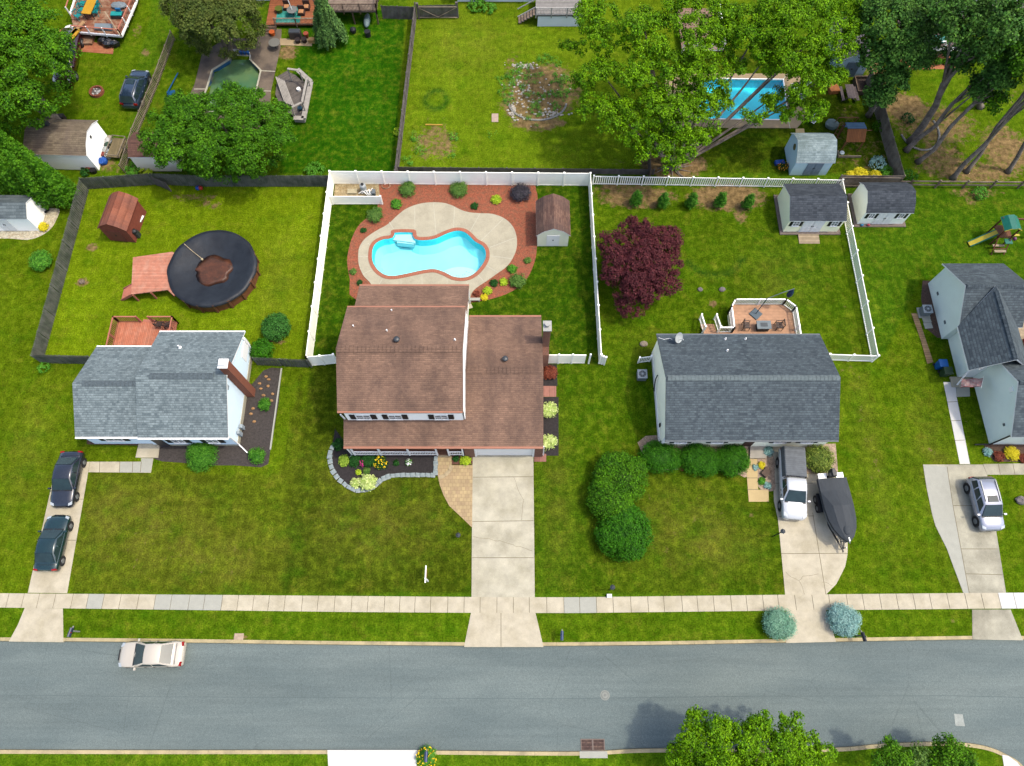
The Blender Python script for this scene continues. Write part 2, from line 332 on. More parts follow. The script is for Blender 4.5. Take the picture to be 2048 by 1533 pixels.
# damp dark ring of lush grass in the middle yard
def ring(px,py,r,w,c,a0=-4,a1=4):
    q=P(px,py); d=np.hypot(GX-q.x,(GY-q.y)*.9); an=np.arctan2(GY-q.y,GX-q.x); m=np.exp(-((d-r)/w)**2)*((an>a0)&(an<a1)); base[:]=base*(1-m[...,None]*.75)+np.array(A(*c))*m[...,None]*.75
ring(872,200,1.05,.32,(38,92,30)); ring(1425,490,2.9,.35,(44,84,24),-2.6,-.4)
m=np.exp(-(((GX-P(1600,530).x)/3)**2+((GY-P(1600,530).y)/4)**2)); base[:]=base*(1-.35*m[...,None])+np.array(A(40,96,18))*.35*m[...,None]
me=bpy.data.meshes.new('ground'); ny,nx=GX.shape; idx=np.arange(nx*ny).reshape(ny,nx)
q=np.stack([idx[:-1,:-1],idx[:-1,1:],idx[1:,1:],idx[1:,:-1]],-1).reshape(-1,4)
me.vertices.add(nx*ny); me.vertices.foreach_set('co',np.stack([GX,GY,grid],-1).ravel()); me.loops.add(q.size); me.loops.foreach_set('vertex_index',q.ravel().astype(np.int32))
me.polygons.add(len(q)); me.polygons.foreach_set('loop_start',np.arange(0,q.size,4,dtype=np.int32)); me.polygons.foreach_set('loop_total',np.full(len(q),4,np.int32)); me.update(calc_edges=True)
ca=me.color_attributes.new('lawn','FLOAT_COLOR','POINT'); ca.data.foreach_set('color',np.concatenate([base,np.ones(GX.shape+(1,))],-1).astype(np.float32).ravel())
da=me.attributes.new('soil','FLOAT','POINT'); da.data.foreach_set('value',dirt.astype(np.float32).ravel())
m,nt,b=newmat('grass'); b.inputs['Roughness'].default_value=1; b.inputs['Specular IOR Level'].default_value=0
ga=N(nt,'Attribute'); ga.attribute_name='lawn'; sa=N(nt,'Attribute'); sa.attribute_name='soil'
pos=N(nt,'TexCoord').outputs['Object']
fine=noise(nt,9,4,pos,rough=.75); mid=noise(nt,1.6,5,pos,rough=.65); big=noise(nt,.22,4,pos); s1=noise(nt,1,3,pos,(2.2,.12,1)); s2=noise(nt,1,3,pos,(.15,1.8,1)); s3=noise(nt,5,3,pos,(1,.3,1),.8)
f=mth(nt,'MULTIPLY',rng_(nt,fine,.3,.7,.38,1.62),rng_(nt,mid,.3,.7,.7,1.3)); f=mth(nt,'MULTIPLY',f,rng_(nt,big,.3,.7,.86,1.14))
f=mth(nt,'MULTIPLY',f,rng_(nt,s1,.3,.7,.93,1.07)); f=mth(nt,'MULTIPLY',f,rng_(nt,s2,.3,.7,.95,1.05)); f=mth(nt,'MULTIPLY',f,rng_(nt,s3,.3,.7,.82,1.18))
col=mixc(nt,rng_(nt,mid,.46,.7,0,.5),ga.outputs['Color'],A(124,138,30))             # straw coloured blades
col=mixc(nt,rng_(nt,noise(nt,.75,6,pos,rough=.7),.53,.74,0,.5),col,A(148,144,48))   # dry patches
col=mixc(nt,rng_(nt,noise(nt,.5,5,pos,(1,1.3,2)),.5,.7,0,.4),col,A(50,108,8))         # lusher patches
col=scalec(nt,col,f)
sc_=mixc(nt,rng_(nt,noise(nt,2.2,6,pos),.3,.7,0,1),A(108,84,60),A(196,160,112)); sc_=scalec(nt,sc_,rng_(nt,noise(nt,7,4,pos,rough=.8),.3,.7,.7,1.3))
ms=mth(nt,'ADD',sa.outputs['Fac'],mth(nt,'MULTIPLY',mth(nt,'SUBTRACT',noise(nt,1.7,7,pos,rough=.75),.5),2.2)); ms=rng_(nt,ms,.42,.72,0,.92); ms=mth(nt,'MULTIPLY',ms,rng_(nt,sa.outputs['Fac'],0,.12,0,1))
nt.links.new(mixc(nt,ms,col,sc_),b.inputs['Base Color']); bump(nt,b,mth(nt,'ADD',fine,mid),.55,.05)
me.materials.append(m); go=bpy.data.objects.new('ground',me); COL.objects.link(go); go['kind']='structure'
# ---------------------------------------------------------------- road, kerbs, pavement
m,nt,b=newmat('asphalt'); b.inputs['Roughness'].default_value=.9; b.inputs['Specular IOR Level'].default_value=.2
g1=noise(nt,22,3,rough=.8); g2=noise(nt,.35,5,stretch=(.25,1,1)); g3=noise(nt,1.6,4,stretch=(.05,2,1)); g4=noise(nt,70,2,rough=.9); g5=noise(nt,8,4,rough=.85); g6=noise(nt,.12,3,stretch=(.3,1.6,1)); v=N(nt,'TexVoronoi'); v.inputs['Scale'].default_value=14; nt.links.new(N(nt,'TexCoord').outputs['Object'],v.inputs['Vector'])
f=mth(nt,'MULTIPLY',rng_(nt,g1,.3,.7,.72,1.28),rng_(nt,g2,.3,.7,.95,1.04)); f=mth(nt,'MULTIPLY',f,rng_(nt,g3,.3,.7,.94,1.06)); f=mth(nt,'MULTIPLY',f,rng_(nt,g4,.35,.65,.8,1.2)); f=mth(nt,'MULTIPLY',f,rng_(nt,g5,.3,.7,.84,1.16)); f=mth(nt,'MULTIPLY',f,rng_(nt,g6,.35,.65,.93,1.05)); vc=N(nt,'TexVoronoi'); vc.feature='DISTANCE_TO_EDGE'; vc.inputs['Scale'].default_value=.16; wv=N(nt,'Mapping'); nt.links.new(N(nt,'TexNoise',i2=1.2).outputs['Color'],wv.inputs['Location']); nt.links.new(N(nt,'TexCoord').outputs['Object'],wv.inputs[0]); nt.links.new(wv.outputs[0],vc.inputs['Vector']); f=mth(nt,'MULTIPLY',f,rng_(nt,vc.outputs['Distance'],0,.004,.84,1)); f=mth(nt,'MULTIPLY',f,rng_(nt,v.outputs['Distance'],0,.6,.9,1.1))
nt.links.new(scalec(nt,mixc(nt,rng_(nt,g2,.35,.65,0,1),A(122,135,134),A(134,145,142)),f),b.inputs['Base Color']); bump(nt,b,g1,.3,.01)
struct(MB().prism(road_poly,-.3,-.1),'road',m)
sm=MB(); L_=[P(x,y,-.1) for x,y in ((-200,1388),(300,1394),(700,1396),(1100,1398),(1500,1393),(1900,1392),(2250,1400))]
for a,c in zip(L_,L_[1:]): sm.bar((a.x,a.y,-.0985),(c.x,c.y,-.0985),.035,.003)
struct(sm,'road_seam',mat('seam_dark',A(112,125,125),.95))
conc=mat('concrete',A(236,222,194),.85,.1,1.6,fine=.09,c2=A(216,202,172)); conc2=mat('grey_concrete',A(208,205,190),.85,.06,2,fine=.06)
concg=mat('stained_concrete',A(230,220,194),.85,.16,.9,fine=.1,c2=A(204,194,166)); concw=mat('new_white_concrete',(.36,.355,.33),.8,.04,2,fine=.04); joint=mat('joint_gap',A(150,138,112),.95)
kerbm=mat('kerb_concrete',A(226,204,156),.85,.16,1.5,fine=.12,c2=A(196,178,138))
kb=MB()
for line,sg in ((far_in,1),(near_in,-1)):
    for i in range(len(line)-1):
        a,c=Vector(line[i]),Vector(line[i+1]); d=(c-a).normalized(); n=Vector((-d.y,d.x))*sg
        L=(c-a).length; k=max(1,round(L/3)); 
        for j in range(k):
            p,q_=a+d*(L*j/k+.012),a+d*(L*(j+1)/k); w=.27
            v=[(*p,-.35),(*q_,-.35),(*(q_+n*w),-.35),(*(p+n*w),-.35)]; t=[(*(p+n*.03),.01),(*(q_+n*.03),.01),(*(q_+n*w),.014),(*(p+n*w),.014)]
            kb.hull8(v+t if sg>0 else [v[3],v[2],v[1],v[0],t[3],t[2],t[1],t[0]])
struct(kb,'kerb',kerbm)
def lerp(a,b,t): return a+(b-a)*t
def ipy(pts,x):
    for i in range(len(pts)-1):
        if x<=pts[i+1][0]: break
    (x0,y0),(x1,y1)=pts[i],pts[i+1]; return y0+(y1-y0)*(x-x0)/(x1-x0)
swt=[(-300,1184),(0,1187),(700,1192.5),(1010,1195),(1160,1195),(1571,1190),(1937,1186.5),(2400,1184)]; swb=[(-300,1213),(0,1215.5),(700,1224.5),(1010,1226.5),(1160,1226.5),(1571,1221.5),(1943,1218),(2400,1215)]
sw=MB(); x=-300.; grey=lambda x:1 if (164<x<196 or 318<x<440 or 1136<x<1200) else (2 if x>2010 else (0))
sw.prism(PX([(a,b+.4) for a,b in swt]+[(a,b-.4) for a,b in swb[::-1]]),-.1,.008,m=3)
while x<2380:
    w=33+random.uniform(-3,3); x1=x+w; g=grey(x+w/2)
    sh=lambda u:(u-1024)*.0  # joints run straight towards the road
    a,b_,c,d=(x+.5,ipy(swt,x)),(x1-.5,ipy(swt,x1)),(x1-.5,ipy(swb,x1)),(x+.5,ipy(swb,x))
    A_,B_=P(*a),P(*b_); D_=P(*d); C_=P(*c); sw.prism([(A_.x,D_.y),(B_.x,C_.y),(B_.x,B_.y),(A_.x,A_.y)],.009,.03,g); x=x1
struct(sw,'sidewalk',[conc,conc2,concw,joint])
def slabs(name,poly,mats,zt=.022,cuts=(),mi=0):
    "one concrete pour, with joints cut as thin strips laid on it"
    b=MB(); b.prism(poly,-.1,zt,mi)
    for (p,q) in cuts: b.bar((*p,zt),(*q,zt),.045,.006,m=len(mats)-1)
    return struct(b,name,mats)
L2=lambda *pts:[tuple(map(tuple,PX(c))) for c in pts]
slabs('left_driveway',PX([(114,924),(180,924),(134.5,1187),(56,1186)]),[conc,joint],cuts=L2([(167,999),(100,999)],[(152,1081),(74,1081)]))
slabs('left_driveway_apron',PX([(50,1216),(126,1217.5),(127,1285),(18,1283.5),(36,1250)]),[conc,joint])
slabs('left_front_path',PX([(180.5,924),(283,924),(283,917),(307,917),(302,946),(177,945)]),[conc,conc2,joint],cuts=L2([(200,924),(199,945)],[(240,924),(239,945)]))
slabs('left_front_path_slab',PX([(241,924.5),(282.5,924.5),(282.5,917.5),(306,917.5),(301.5,945.5),(239.5,945.5)]),[conc2,joint],zt=.028,cuts=L2([(266,924),(265,945)],[(283,924),(281,945)]))
slabs('left_porch_slab',PX([(272,916),(279,884),(321,884),(317,916.5)]),[conc],zt=.09)
slabs('main_driveway',PX([(945,893),(1066.5,893),(1069.5,1195),(943,1195)]),[concg,joint],cuts=L2([(946,955),(1066,954)],[(945,1043.5),(1067,1042)],[(944,1116),(1068,1116)]))
slabs('main_driveway_apron',PX([(942,1226),(1071,1226),(1087,1294.5),(928,1294.5)]),[conc,joint],cuts=L2([(1002,1226),(1002,1294)]))
gz=lambda pts:Z(1450,880,.292,pts)
slabs('ranch_driveway',gz([(325,40),(530,40),(550,235),(740,235),(800,340),(850,560),(840,700),(838,790),(822,870),(762,988),(692,1060),(412,1066),(378,700),(362,545),(335,420)]),[conc,joint],cuts=[tuple(gz([(600,500),(690,1060)])),tuple(gz([(330,298),(600,298)])),tuple(gz([(370,525),(610,522)])),tuple(gz([(385,780),(838,778)]))])
def crack(name,pts,z=.024):
    b=MB(); 
    for a,c in zip(pts,pts[1:]):
        a,c=Vector(a),Vector(c); n=max(2,int((c-a).length/.25)); p=a
        for i in range(1,n+1): q=a.lerp(c,i/n)+Vector((random.uniform(-.05,.05),random.uniform(-.05,.05)))*(i<n); b.bar((*p,z),(*q,z),.02,.004); p=q
    return struct(b,name,mat('crack_fill',A(150,134,106),.95))
crack('ranch_driveway_crack',gz([(415,905),(450,940),(505,965),(530,1010),(545,1060)])); crack('ranch_driveway_crack',gz([(505,965),(530,935),(590,930),(640,918)])); crack('ranch_driveway_crack',gz([(665,975),(700,980),(735,1000)]))
crack('main_driveway_crack',Z(640,880,.287,[(1350,262),(1370,320),(1420,420),(1405,560)])); crack('main_driveway_crack',Z(640,880,.287,[(1065,675),(1180,690),(1300,720),(1480,775)]))
slabs('ranch_driveway_apron',gz([(422,1168),(690,1163),(760,1384),(418,1392)]),[conc,joint])
concr=mat('weathered_concrete',A(214,206,182),.85,.2,.8,fine=.12,c2=A(176,168,146))
slabs('right_driveway',gz([(1355,170),(1765,170),(1795,240),(1925,1056),(1632,1052),(1560,860),(1520,750),(1440,590),(1415,500),(1380,330)]),[concr,joint],cuts=[tuple(gz([(1520,185),(1560,450)])),tuple(gz([(1560,450),(1672,1052)])),tuple(gz([(1410,450),(1690,452)])),tuple(gz([(1520,748),(1868,748)])),tuple(gz([(1650,918),(1900,925)]))])
slabs('right_driveway_extension',gz([(1357,172),(1518,187),(1558,450),(1668,1050),(1634,1050),(1560,860),(1520,750),(1442,590),(1417,500),(1382,330)]),[conc2],zt=.027)
slabs('right_driveway_apron',gz([(1692,1163),(1955,1163),(2040,1374),(1694,1368)]),[concr,joint])
slabs('right_front_path',gz([(1767,167),(2300,158),(2300,238),(1796,240)]),[concr,joint],cuts=[tuple(gz([(a,162),(a+15,238)])) for a in (1870,1970)])
z4=lambda pts:Z(1780,500,.326,pts)
slabs('white_side_path',z4([(327,812),(400,813),(408,905),(490,1315),(428,1315),(345,900)]),[concw,joint],cuts=[tuple(z4(c)) for c in ([(352,935),(412,932)],[(372,1050),(434,1048)],[(395,1170),(458,1168)])])
slabs('white_side_landing',z4([(402,813),(485,812),(490,900),(409,903)]),[conc2],zt=.03)
slabs('near_driveway',PX([(655,1500.5),(834,1500.5),(832,1640),(662,1640)]),[concw],zt=.025)
slabs('corner_path',PX([(2004,1510),(2016,1512),(2034,1525),(2060,1560),(2062,1600),(2040,1600),(2020,1560),(2008,1535)]),[concw],zt=.03)
pav=newmat('pavers'); m,nt,b=pav; t=N(nt,'TexBrick'); tc=N(nt,'TexCoord'); nt.links.new(tc.outputs['Object'],t.inputs['Vector']); t.inputs['Scale'].default_value=1; t.inputs['Brick Width'].default_value=.3; t.inputs['Row Height'].default_value=.3; t.inputs['Mortar Size'].default_value=.012
t.inputs['Color1'].default_value=(*A(226,196,142),1); t.inputs['Color2'].default_value=(*A(202,170,128),1); t.inputs['Mortar'].default_value=(*A(170,140,100),1); b.inputs['Roughness'].default_value=.85
nt.links.new(scalec(nt,t.outputs['Color'],rng_(nt,noise(nt,1.2,4),.3,.7,.86,1.12)),b.inputs['Base Color']); MC['pavers']=m
zc=lambda pts:Z(640,880,.287,pts)
struct(MB().prism(zc([(818,60),(918,60),(918,178),(1064,178),(1060,612),(985,540),(900,460),(860,385),(835,315),(820,250)]),-.1,.03),'paver_path',m)
arc=zc([(828,265),(870,250),(905,215),(918,178)]); tb=MB()
for i in range(3): tb.bar((*arc[i],.05),(*arc[i+1],.05),.32,.05)
tb.box(*[P(876,905).x,P(903,905).x],P(889,915).y,P(889,898).y,.03,.14); struct(tb,'paver_steps',mat('paver_edge',A(214,190,150),.85))
rb=lambda name,pts,c,zt=.012,**k: struct(MB().prism(pts,-.1,zt),name,mat(k.pop('mn',name),c,.95,k.pop('var',.3),k.pop('sc',5),fine=k.pop('fine',.45),**k))
z1=lambda pts:Z(100,620,.2637,pts)
rb('black_mulch_bed',z1([(1570,520),(1620,460),(1680,440),(1755,445),(1735,700),(1700,900),(1672,1060),(1655,1170),(1600,1195),(1400,1180),(1200,1180),(1000,1160),(850,1150),(790,1130),(830,1000),(1400,1000),(1450,800),(1500,600)]),A(84,76,72),mn='grey_mulch')
struct(MB().bar((*z1([(1757,445)])[0],.03),(*z1([(1672,1062)])[0],.03),.12,.1),'bed_edging',conc2)
rb('left_wall_soil',z1([(280,1020),(690,1030),(690,990),(280,985)]),A(110,84,70),mn='brown_soil')
blk=z2=lambda pts:Z(640,560,.287,pts)
bedp=z2([(165,1120),(105,1040),(92,1120),(75,1190),(68,1250),(85,1325),(128,1390),(190,1440),(250,1470),(320,1468),(380,1440),(430,1392),(490,1368),(560,1362),(818,1368),(818,1180)])
rb('front_mulch_bed',bedp,A(60,54,54),mn='black_mulch'); edge=z2([(100,1150),(75,1190),(68,1250),(85,1325),(128,1390),(190,1440),(250,1470),(320,1468),(380,1440),(430,1392),(490,1368),(560,1362),(700,1362),(805,1364),(808,1230)])
rb('side_mulch_bed',z2([(1500,585),(1650,590),(1655,740),(1500,740)]),A(60,54,54),mn='black_mulch'); rb('side_mulch_bed_front',z2([(1500,818),(1662,818),(1662,1226),(1500,1226)]),A(60,54,54),mn='black_mulch')
struct(MB().prism(z2([(1500,741),(1646,741),(1646,816),(1500,816)]),-.1,.03),'pink_stepping_pavers',boards('pink_paver',A(186,128,112),.45,gap=.04))
struct(MB().prism(z2([(1490,1195),(1576,1215),(1576,1268),(1492,1268)]),-.1,.03),'pink_corner_pavers',boards('pink_paver',A(186,128,112),.45,gap=.04))
rb('brown_mulch_bed',z2([(920,1226),(1064,1226),(1064,1288),(920,1288)]),A(128,84,70),zt=.035,mn='brown_mulch')
z3=lambda pts:Z(1160,560,.3125,pts)
gravel=dict(mn='river_gravel',var=.3,sc=6,fine=.5,c2=A(176,150,128))
rb('hedge_gravel_bed',smooth_poly(z3([(420,1000),(425,1150),(470,1215),(560,1218),(650,1215),(800,1215),(900,1222),(1000,1240),(1075,1258),(1120,1090),(1120,1000)]),3),A(206,178,152),**gravel)
rb('rock_garden_bed',smooth_poly(z3([(1130,1130),(1238,1130),(1245,1250),(1248,1340),(1195,1352),(1140,1320)]),3),A(206,178,152),zt=.03,**gravel)
rb('barberry_gravel_bed',z3([(1425,1050),(1635,1050),(1650,1230),(1560,1245),(1440,1240)]),A(206,178,152),zt=.03,**gravel)
rb('shed_gravel_bed',smooth_poly(Z(0,220,.1826,[(-300,1260),(390,1270),(450,1110),(520,1080),(650,1090),(620,1200),(560,1300),(450,1380),(300,1425),(100,1410),(-300,1400)]),3),A(240,228,200),mn='pale_gravel',var=.3,sc=6,fine=.5,c2=A(206,184,150))
slabs('ranch_front_path',Z(1130,860,.3,[(1208,195),(1280,195),(1287,400),(1357,405),(1357,480),(1225,480),(1213,330)]),[mat('buff_concrete',A(236,206,148),.85,.08,1.5,fine=.08),joint],zt=.036,cuts=[tuple(Z(1130,860,.3,c)) for c in ([(1213,322),(1285,322)],[(1216,398),(1287,398)])])
struct(MB().prism(Z(1130,860,.3,[(1232,60),(1330,60),(1338,192),(1228,194)]),-.1,.2),'ranch_landing',mat('landing_concrete',A(206,196,182),.85,.1,2))
rb('right_plant_bed',z4([(575,1190),(1500,1190),(1500,1310),(640,1300),(590,1240)]),A(122,92,84),mn='brown_soil')
rb('right_side_bed',z4([(200,190),(270,190),(325,540),(290,540),(220,480),(190,300)]),A(120,100,92),mn='brown_soil')
# timber edging and brick path at the far right house
struct(MB().prism(z4([(130,390),(165,390),(265,690),(228,700),(190,560)]),-.1,.03),'brick_edging_path',boards('tan_brick',A(196,160,116),.22,axis='Y',gap=.1))
mulch_out=smooth_poly(Z(600,330,.3027,[(312,640),(322,560),(345,480),(385,405),(440,355),(500,330),(520,200),(528,128),(800,126),(1200,128),(1520,130),(1560,170),(1570,230),(1565,400),(1566,520),(1560,600),(1540,670),(1505,745),(1440,812),(1350,860),(1250,890),(1125,912),(900,960),(380,900),(330,760)]),3)
dk=smooth_poly(Z(600,330,.3027,[(385,600),(393,545),(430,490),(500,440),(580,395),(640,340),(700,293),(780,262),(860,250),(940,252),(1000,268),(1060,298),(1120,316),(1200,322),(1270,326),(1340,350),(1393,392),(1425,450),(1434,530),(1415,600),(1370,670),(1300,722),(1230,772),(1170,812),(1135,848),(1120,900),(1100,960),(600,960),(500,880),(470,790),(420,735),(390,665)]),3)
m,nt,b=newmat('pool_deck'); b.inputs['Roughness'].default_value=.85
nt.links.new(scalec(nt,mixc(nt,rng_(nt,noise(nt,.9,5),.4,.65,0,1),A(222,210,180),A(206,194,166)),mth(nt,'MULTIPLY',rng_(nt,noise(nt,12,4),.3,.7,.9,1.1),1.)),b.inputs['Base Color'])
# deck ring around the pool basin
def annulus(b,outer,inner,z0,z1,m=0):
    "outer and inner outlines joined by nearest points"
    from mathutils.geometry import tessellate_polygon as tp
    tris=tp([[Vector((*p,0)) for p in outer],[Vector((*p,0)) for p in inner]]); al=list(outer)+list(inner)
    b.add([(*p,z1) for p in al],[tuple(t) if (Vector(al[t[1]])-Vector(al[t[0]])).cross(Vector(al[t[2]])-Vector(al[t[0]]))>0 else tuple(t[::-1]) for t in tris],m)
    for pl in (outer,inner):
        n=len(pl); b.add([(*p,z0) for p in pl]+[(*p,z1) for p in pl],[(i,(i+1)%n,(i+1)%n+n,i+n) for i in range(n)],m)
mb_=MB(); annulus(mb_,mulch_out,inset(pool_out,.05),-.1,.015); struct(mb_,'pool_mulch_bed',mat('red_mulch',A(186,104,74),.95,.22,6,fine=.5,c2=A(160,104,76)))
db=MB(); annulus(db,dk,inset(pool_out,.02),-.1,.05)
pc=Vector((sum(p[0] for p in pool_out)/len(pool_out),sum(p[1] for p in pool_out)/len(pool_out)))
for a,c in [((882,255),(900,462)),((758,278),(760,430)),((1022,280),(1015,418)),((1190,325),(1125,440)),((1342,360),(1195,505)),((1420,485),(1255,548)),((1400,622),(1255,603)),((1305,712),(1232,668)),((1215,772),(1178,732)),((1115,810),(1100,770)),((972,790),(972,760)),((806,735),(808,800)),((668,760),(668,800)),((545,756),(520,800)),((415,725),(475,695)),((385,607),(452,608)),((450,520),(475,540)),((510,450),(550,475)),((590,380),(618,425))]:
    a,c=Z(600,330,.3027,[a,c]); db.bar((*a,.05),(*c,.05),.05,.008,m=1)
struct(db,'pool_deck',[m,mat('deck_joint',A(236,228,204),.8)])
# ---------------------------------------------------------------- houses and sheds
def siding(name,c,h=.12):
    if name in MC: return MC[name]
    c=tuple(min(.88,x*2.5*w) for x,w in zip(c,(1.04,1,.95))); m,nt,b=newmat(name); b.inputs['Roughness'].default_value=.6
    sp=N(nt,'SeparateXYZ'); nt.links.new(N(nt,'TexCoord').outputs['Object'],sp.inputs[0]); fr=mth(nt,'FRACT',mth(nt,'DIVIDE',sp.outputs['Z'],h))
    f=mth(nt,'MULTIPLY',rng_(nt,fr,0,.15,.82,1),rng_(nt,noise(nt,.8,3),.3,.7,.96,1.03)); nt.links.new(scalec(nt,c,f),b.inputs['Base Color']); bump(nt,b,fr,.3,.01); MC[name]=m; return m
def brick(name='red_brick',c1=(164,92,64),c2=(138,74,54),mo=(176,150,130)):
    if name in MC: return MC[name]
    m,nt,b=newmat(name); b.inputs['Roughness'].default_value=.9; t=N(nt,'TexBrick'); tc=N(nt,'TexCoord').outputs['Object']
    sp=N(nt,'SeparateXYZ'); nt.links.new(tc,sp.inputs[0]); cb=N(nt,'CombineXYZ'); nt.links.new(mth(nt,'ADD',sp.outputs['X'],sp.outputs['Y']),cb.inputs['X']); nt.links.new(sp.outputs['Z'],cb.inputs['Y']); nt.links.new(cb.outputs[0],t.inputs['Vector'])
    t.inputs['Scale'].default_value=1; t.inputs['Brick Width'].default_value=.22; t.inputs['Row Height'].default_value=.08; t.inputs['Mortar Size'].default_value=.008
    for k,c in (('Color1',c1),('Color2',c2),('Mortar',mo)): t.inputs[k].default_value=(*A(*c),1)
    nt.links.new(t.outputs['Color'],b.inputs['Base Color']); MC[name]=m; return m
white=mat('white_vinyl',(.6,.6,.57),.45,.03,1); trimw=mat('white_trim',(.6,.6,.58),.5,.03,1); black=mat('black_paint',A(44,44,46),.5,.1,3)
glassd=mat('window_glass',A(88,104,112),.08,.2,.7,spec=.6); darkm=mat('dark_metal',A(70,74,78),.45,.1,3,spec=.5); foundation=mat('beige_foundation',A(222,212,186),.85,.06,1)
sh_grey=shingle('grey_shingles',A(158,170,172),A(108,120,124),0,.17,.24); sh_slate=shingle('slate_shingles',A(108,119,124),A(74,83,90),0,.17,.26)
sh_slate_y=shingle('slate_shingles_cross',A(108,119,124),A(74,83,90),math.pi/2,.17,.26)
sh_brown=shingle('brown_shingles',A(170,134,112),A(136,106,90),0,.14,.3,stain=A(108,86,76)); sh_shed=shingle('dark_shed_shingles',A(92,98,106),A(60,66,74),0,.18,.3)
def blk(a,b): return [x if not isinstance(x,tuple) else x for x in (a,b)]
def roofx(b,x0,x1,prof,t=.14,m=0,fm=1,axis='x'):
    "roof: profile of (across, height) points swept along the ridge direction; underside and edges in trim"
    f=(lambda u,w,z:(u,w,z)) if axis=='x' else (lambda u,w,z:(w,u,z))
    n=len(prof); v=[f(x,p[0],p[1]) for x in (x0,x1) for p in prof]+[f(x,p[0],p[1]-t) for x in (x0,x1) for p in prof]
    for i in range(n-1):
        q=(i,i+n,i+n+1,i+1); b.add(v,[],m); o=len(b.v)-len(v)
        b.f.append(tuple(k+o for k in (q if axis!='x' else q))); b.m.append(m)
        b.f.append(tuple(k+o+2*n for k in q[::-1])); b.m.append(fm)
        b.f.append(tuple(k+o for k in (i,i+1,i+1+2*n,i+2*n))); b.m.append(fm); b.f.append(tuple(k+o for k in (i+n,i+2*n+n,i+1+3*n,i+1+n))); b.m.append(fm)
    o=len(b.v)-len(v)
    b.f.append(tuple(k+o for k in (0,2*n,3*n,n))); b.m.append(fm); b.f.append(tuple(k+o for k in (n-1,2*n-1,4*n-1,3*n-1))); b.m.append(fm)
    return b
def wallx(b,x0,x1,prof,z0=0,m=0,axis='x',d=.16):
    "walls: profile closed down to z0 and swept; sits just under the roof"
    f=(lambda u,w,z:(u,w,z)) if axis=='x' else (lambda u,w,z:(w,u,z))
    pr=[(prof[0][0],z0)]+[(p[0],p[1]-d) for p in prof]+[(prof[-1][0],z0)]; n=len(pr)
    b.loft([[f(x0,*p) for p in pr],[f(x1,*p) for p in pr]],m); return b
def cutprof(prof,o):
    "pull the two eave ends of a profile in by o (keeps the slope)"
    (a,za),(b_,zb)=prof[0],prof[1]; (c,zc_),(d,zd)=prof[-2],prof[-1]; s=1 if b_>a else -1
    return [(a+s*o,za+(zb-za)*o/abs(b_-a))]+list(prof[1:-1])+[(d-s*o,zd+(zc_-zd)*o/abs(c-d))]
def window(par,x,y,z,w,h,shut=0,rz=0,wm=None):
    "window part (white frame, mullions) with pane and shutters; rz turns it round the wall (0 faces -Y)"
    c,s=math.cos(rz),math.sin(rz); R=lambda u,v,q:(x+u*c-v*s,y+u*s+v*c,z+q)
    def bx(b,u0,u1,v0,v1,q0,q1): b.hull8([R(u0,v0,q0),R(u1,v0,q0),R(u1,v1,q0),R(u0,v1,q0),R(u0,v0,q1),R(u1,v0,q1),R(u1,v1,q1),R(u0,v1,q1)])
    b=MB(); e=.07
    bx(b,-w/2,w/2,-.06,.01,0,e); bx(b,-w/2,w/2,-.06,.01,h-e,h); bx(b,-w/2,-w/2+e,-.058,.01,e,h-e); bx(b,w/2-e,w/2,-.058,.01,e,h-e); bx(b,-w/2+e,w/2-e,-.05,.0,h/2-.025,h/2+.025); bx(b,-.02,.02,-.047,.0,e,h/2-.025); bx(b,-.02,.02,-.047,.0,h/2+.025,h-e)
    bx(b,-w/2-.04,w/2+.04,-.1,.0,-.05,0)
    o=b.build('window',wm or trimw,par); g=MB(); bx(g,-w/2+e,w/2-e,-.02,.005,e,h-e); g.build('pane',glassd,o)
    if shut:
        for sg in (-1,1):
            q=MB(); u=sg*(w/2+.03+shut/2); bx(q,u-shut/2,u+shut/2,-.04,.005,-.02,h+.02)
            for k in range(6): bx(q,u-shut/2+.04,u+shut/2-.04,-.05,-.04,.06+k*(h-.1)/6,.06+k*(h-.1)/6+(h-.1)/9)
            q.build('shutter',black,o)
    return o
def vent(par,x,y,z,r=.05,h=.3,m=None,name='vent_pipe'):
    b=MB().cyl((x,y,z-.2),(x,y,z+h),r,n=8).cyl((x,y,z-.04),(x,y,z+.03),r*2.4,r*1.5,n=8); return b.build(name,m or trimw,par)
def gutter(b,x0,x1,y,z,m=1,w=.13): b.box(x0,x1,y-w/2,y+w/2,z-.12,z,m)
def GUT(par,m,*runs):
    for q in runs: b=MB(); gutter(b,*q); b.build('gutter',m,par)
def ridgevent(par,x0,x1,y,z,m,w=.3,axis='x'):
    b=MB(); n=max(3,int(abs(x1-x0)/.3))
    for i in range(n):
        a,c=lerp(x0,x1,i/n),lerp(x0,x1,(i+.93)/n)
        q=[(a,y-w,z-.14),(c,y-w,z-.14),(c,y,z+.03),(a,y,z+.03)],[(a,y,z+.03),(c,y,z+.03),(c,y+w,z-.14),(a,y+w,z-.14)]
        for k in q:
            k=[(p[0],p[1],p[2]) if axis=='x' else (p[1],p[0],p[2]) for p in k]; b.add([(*p[:2],p[2]) for p in k]+[(*p[:2],p[2]+.05) for p in k],[(0,1,2,3),(4,5,6,7),(0,1,5,4),(1,2,6,5),(2,3,7,6),(3,0,4,7)])
    return b.build('ridge_cap',m,par)
def downspout(par,pts,m=None): 
    b=MB()
    for a,c in zip(pts,pts[1:]): b.bar(a,c,.09)
    return b.build('downspout',m or trimw,par)
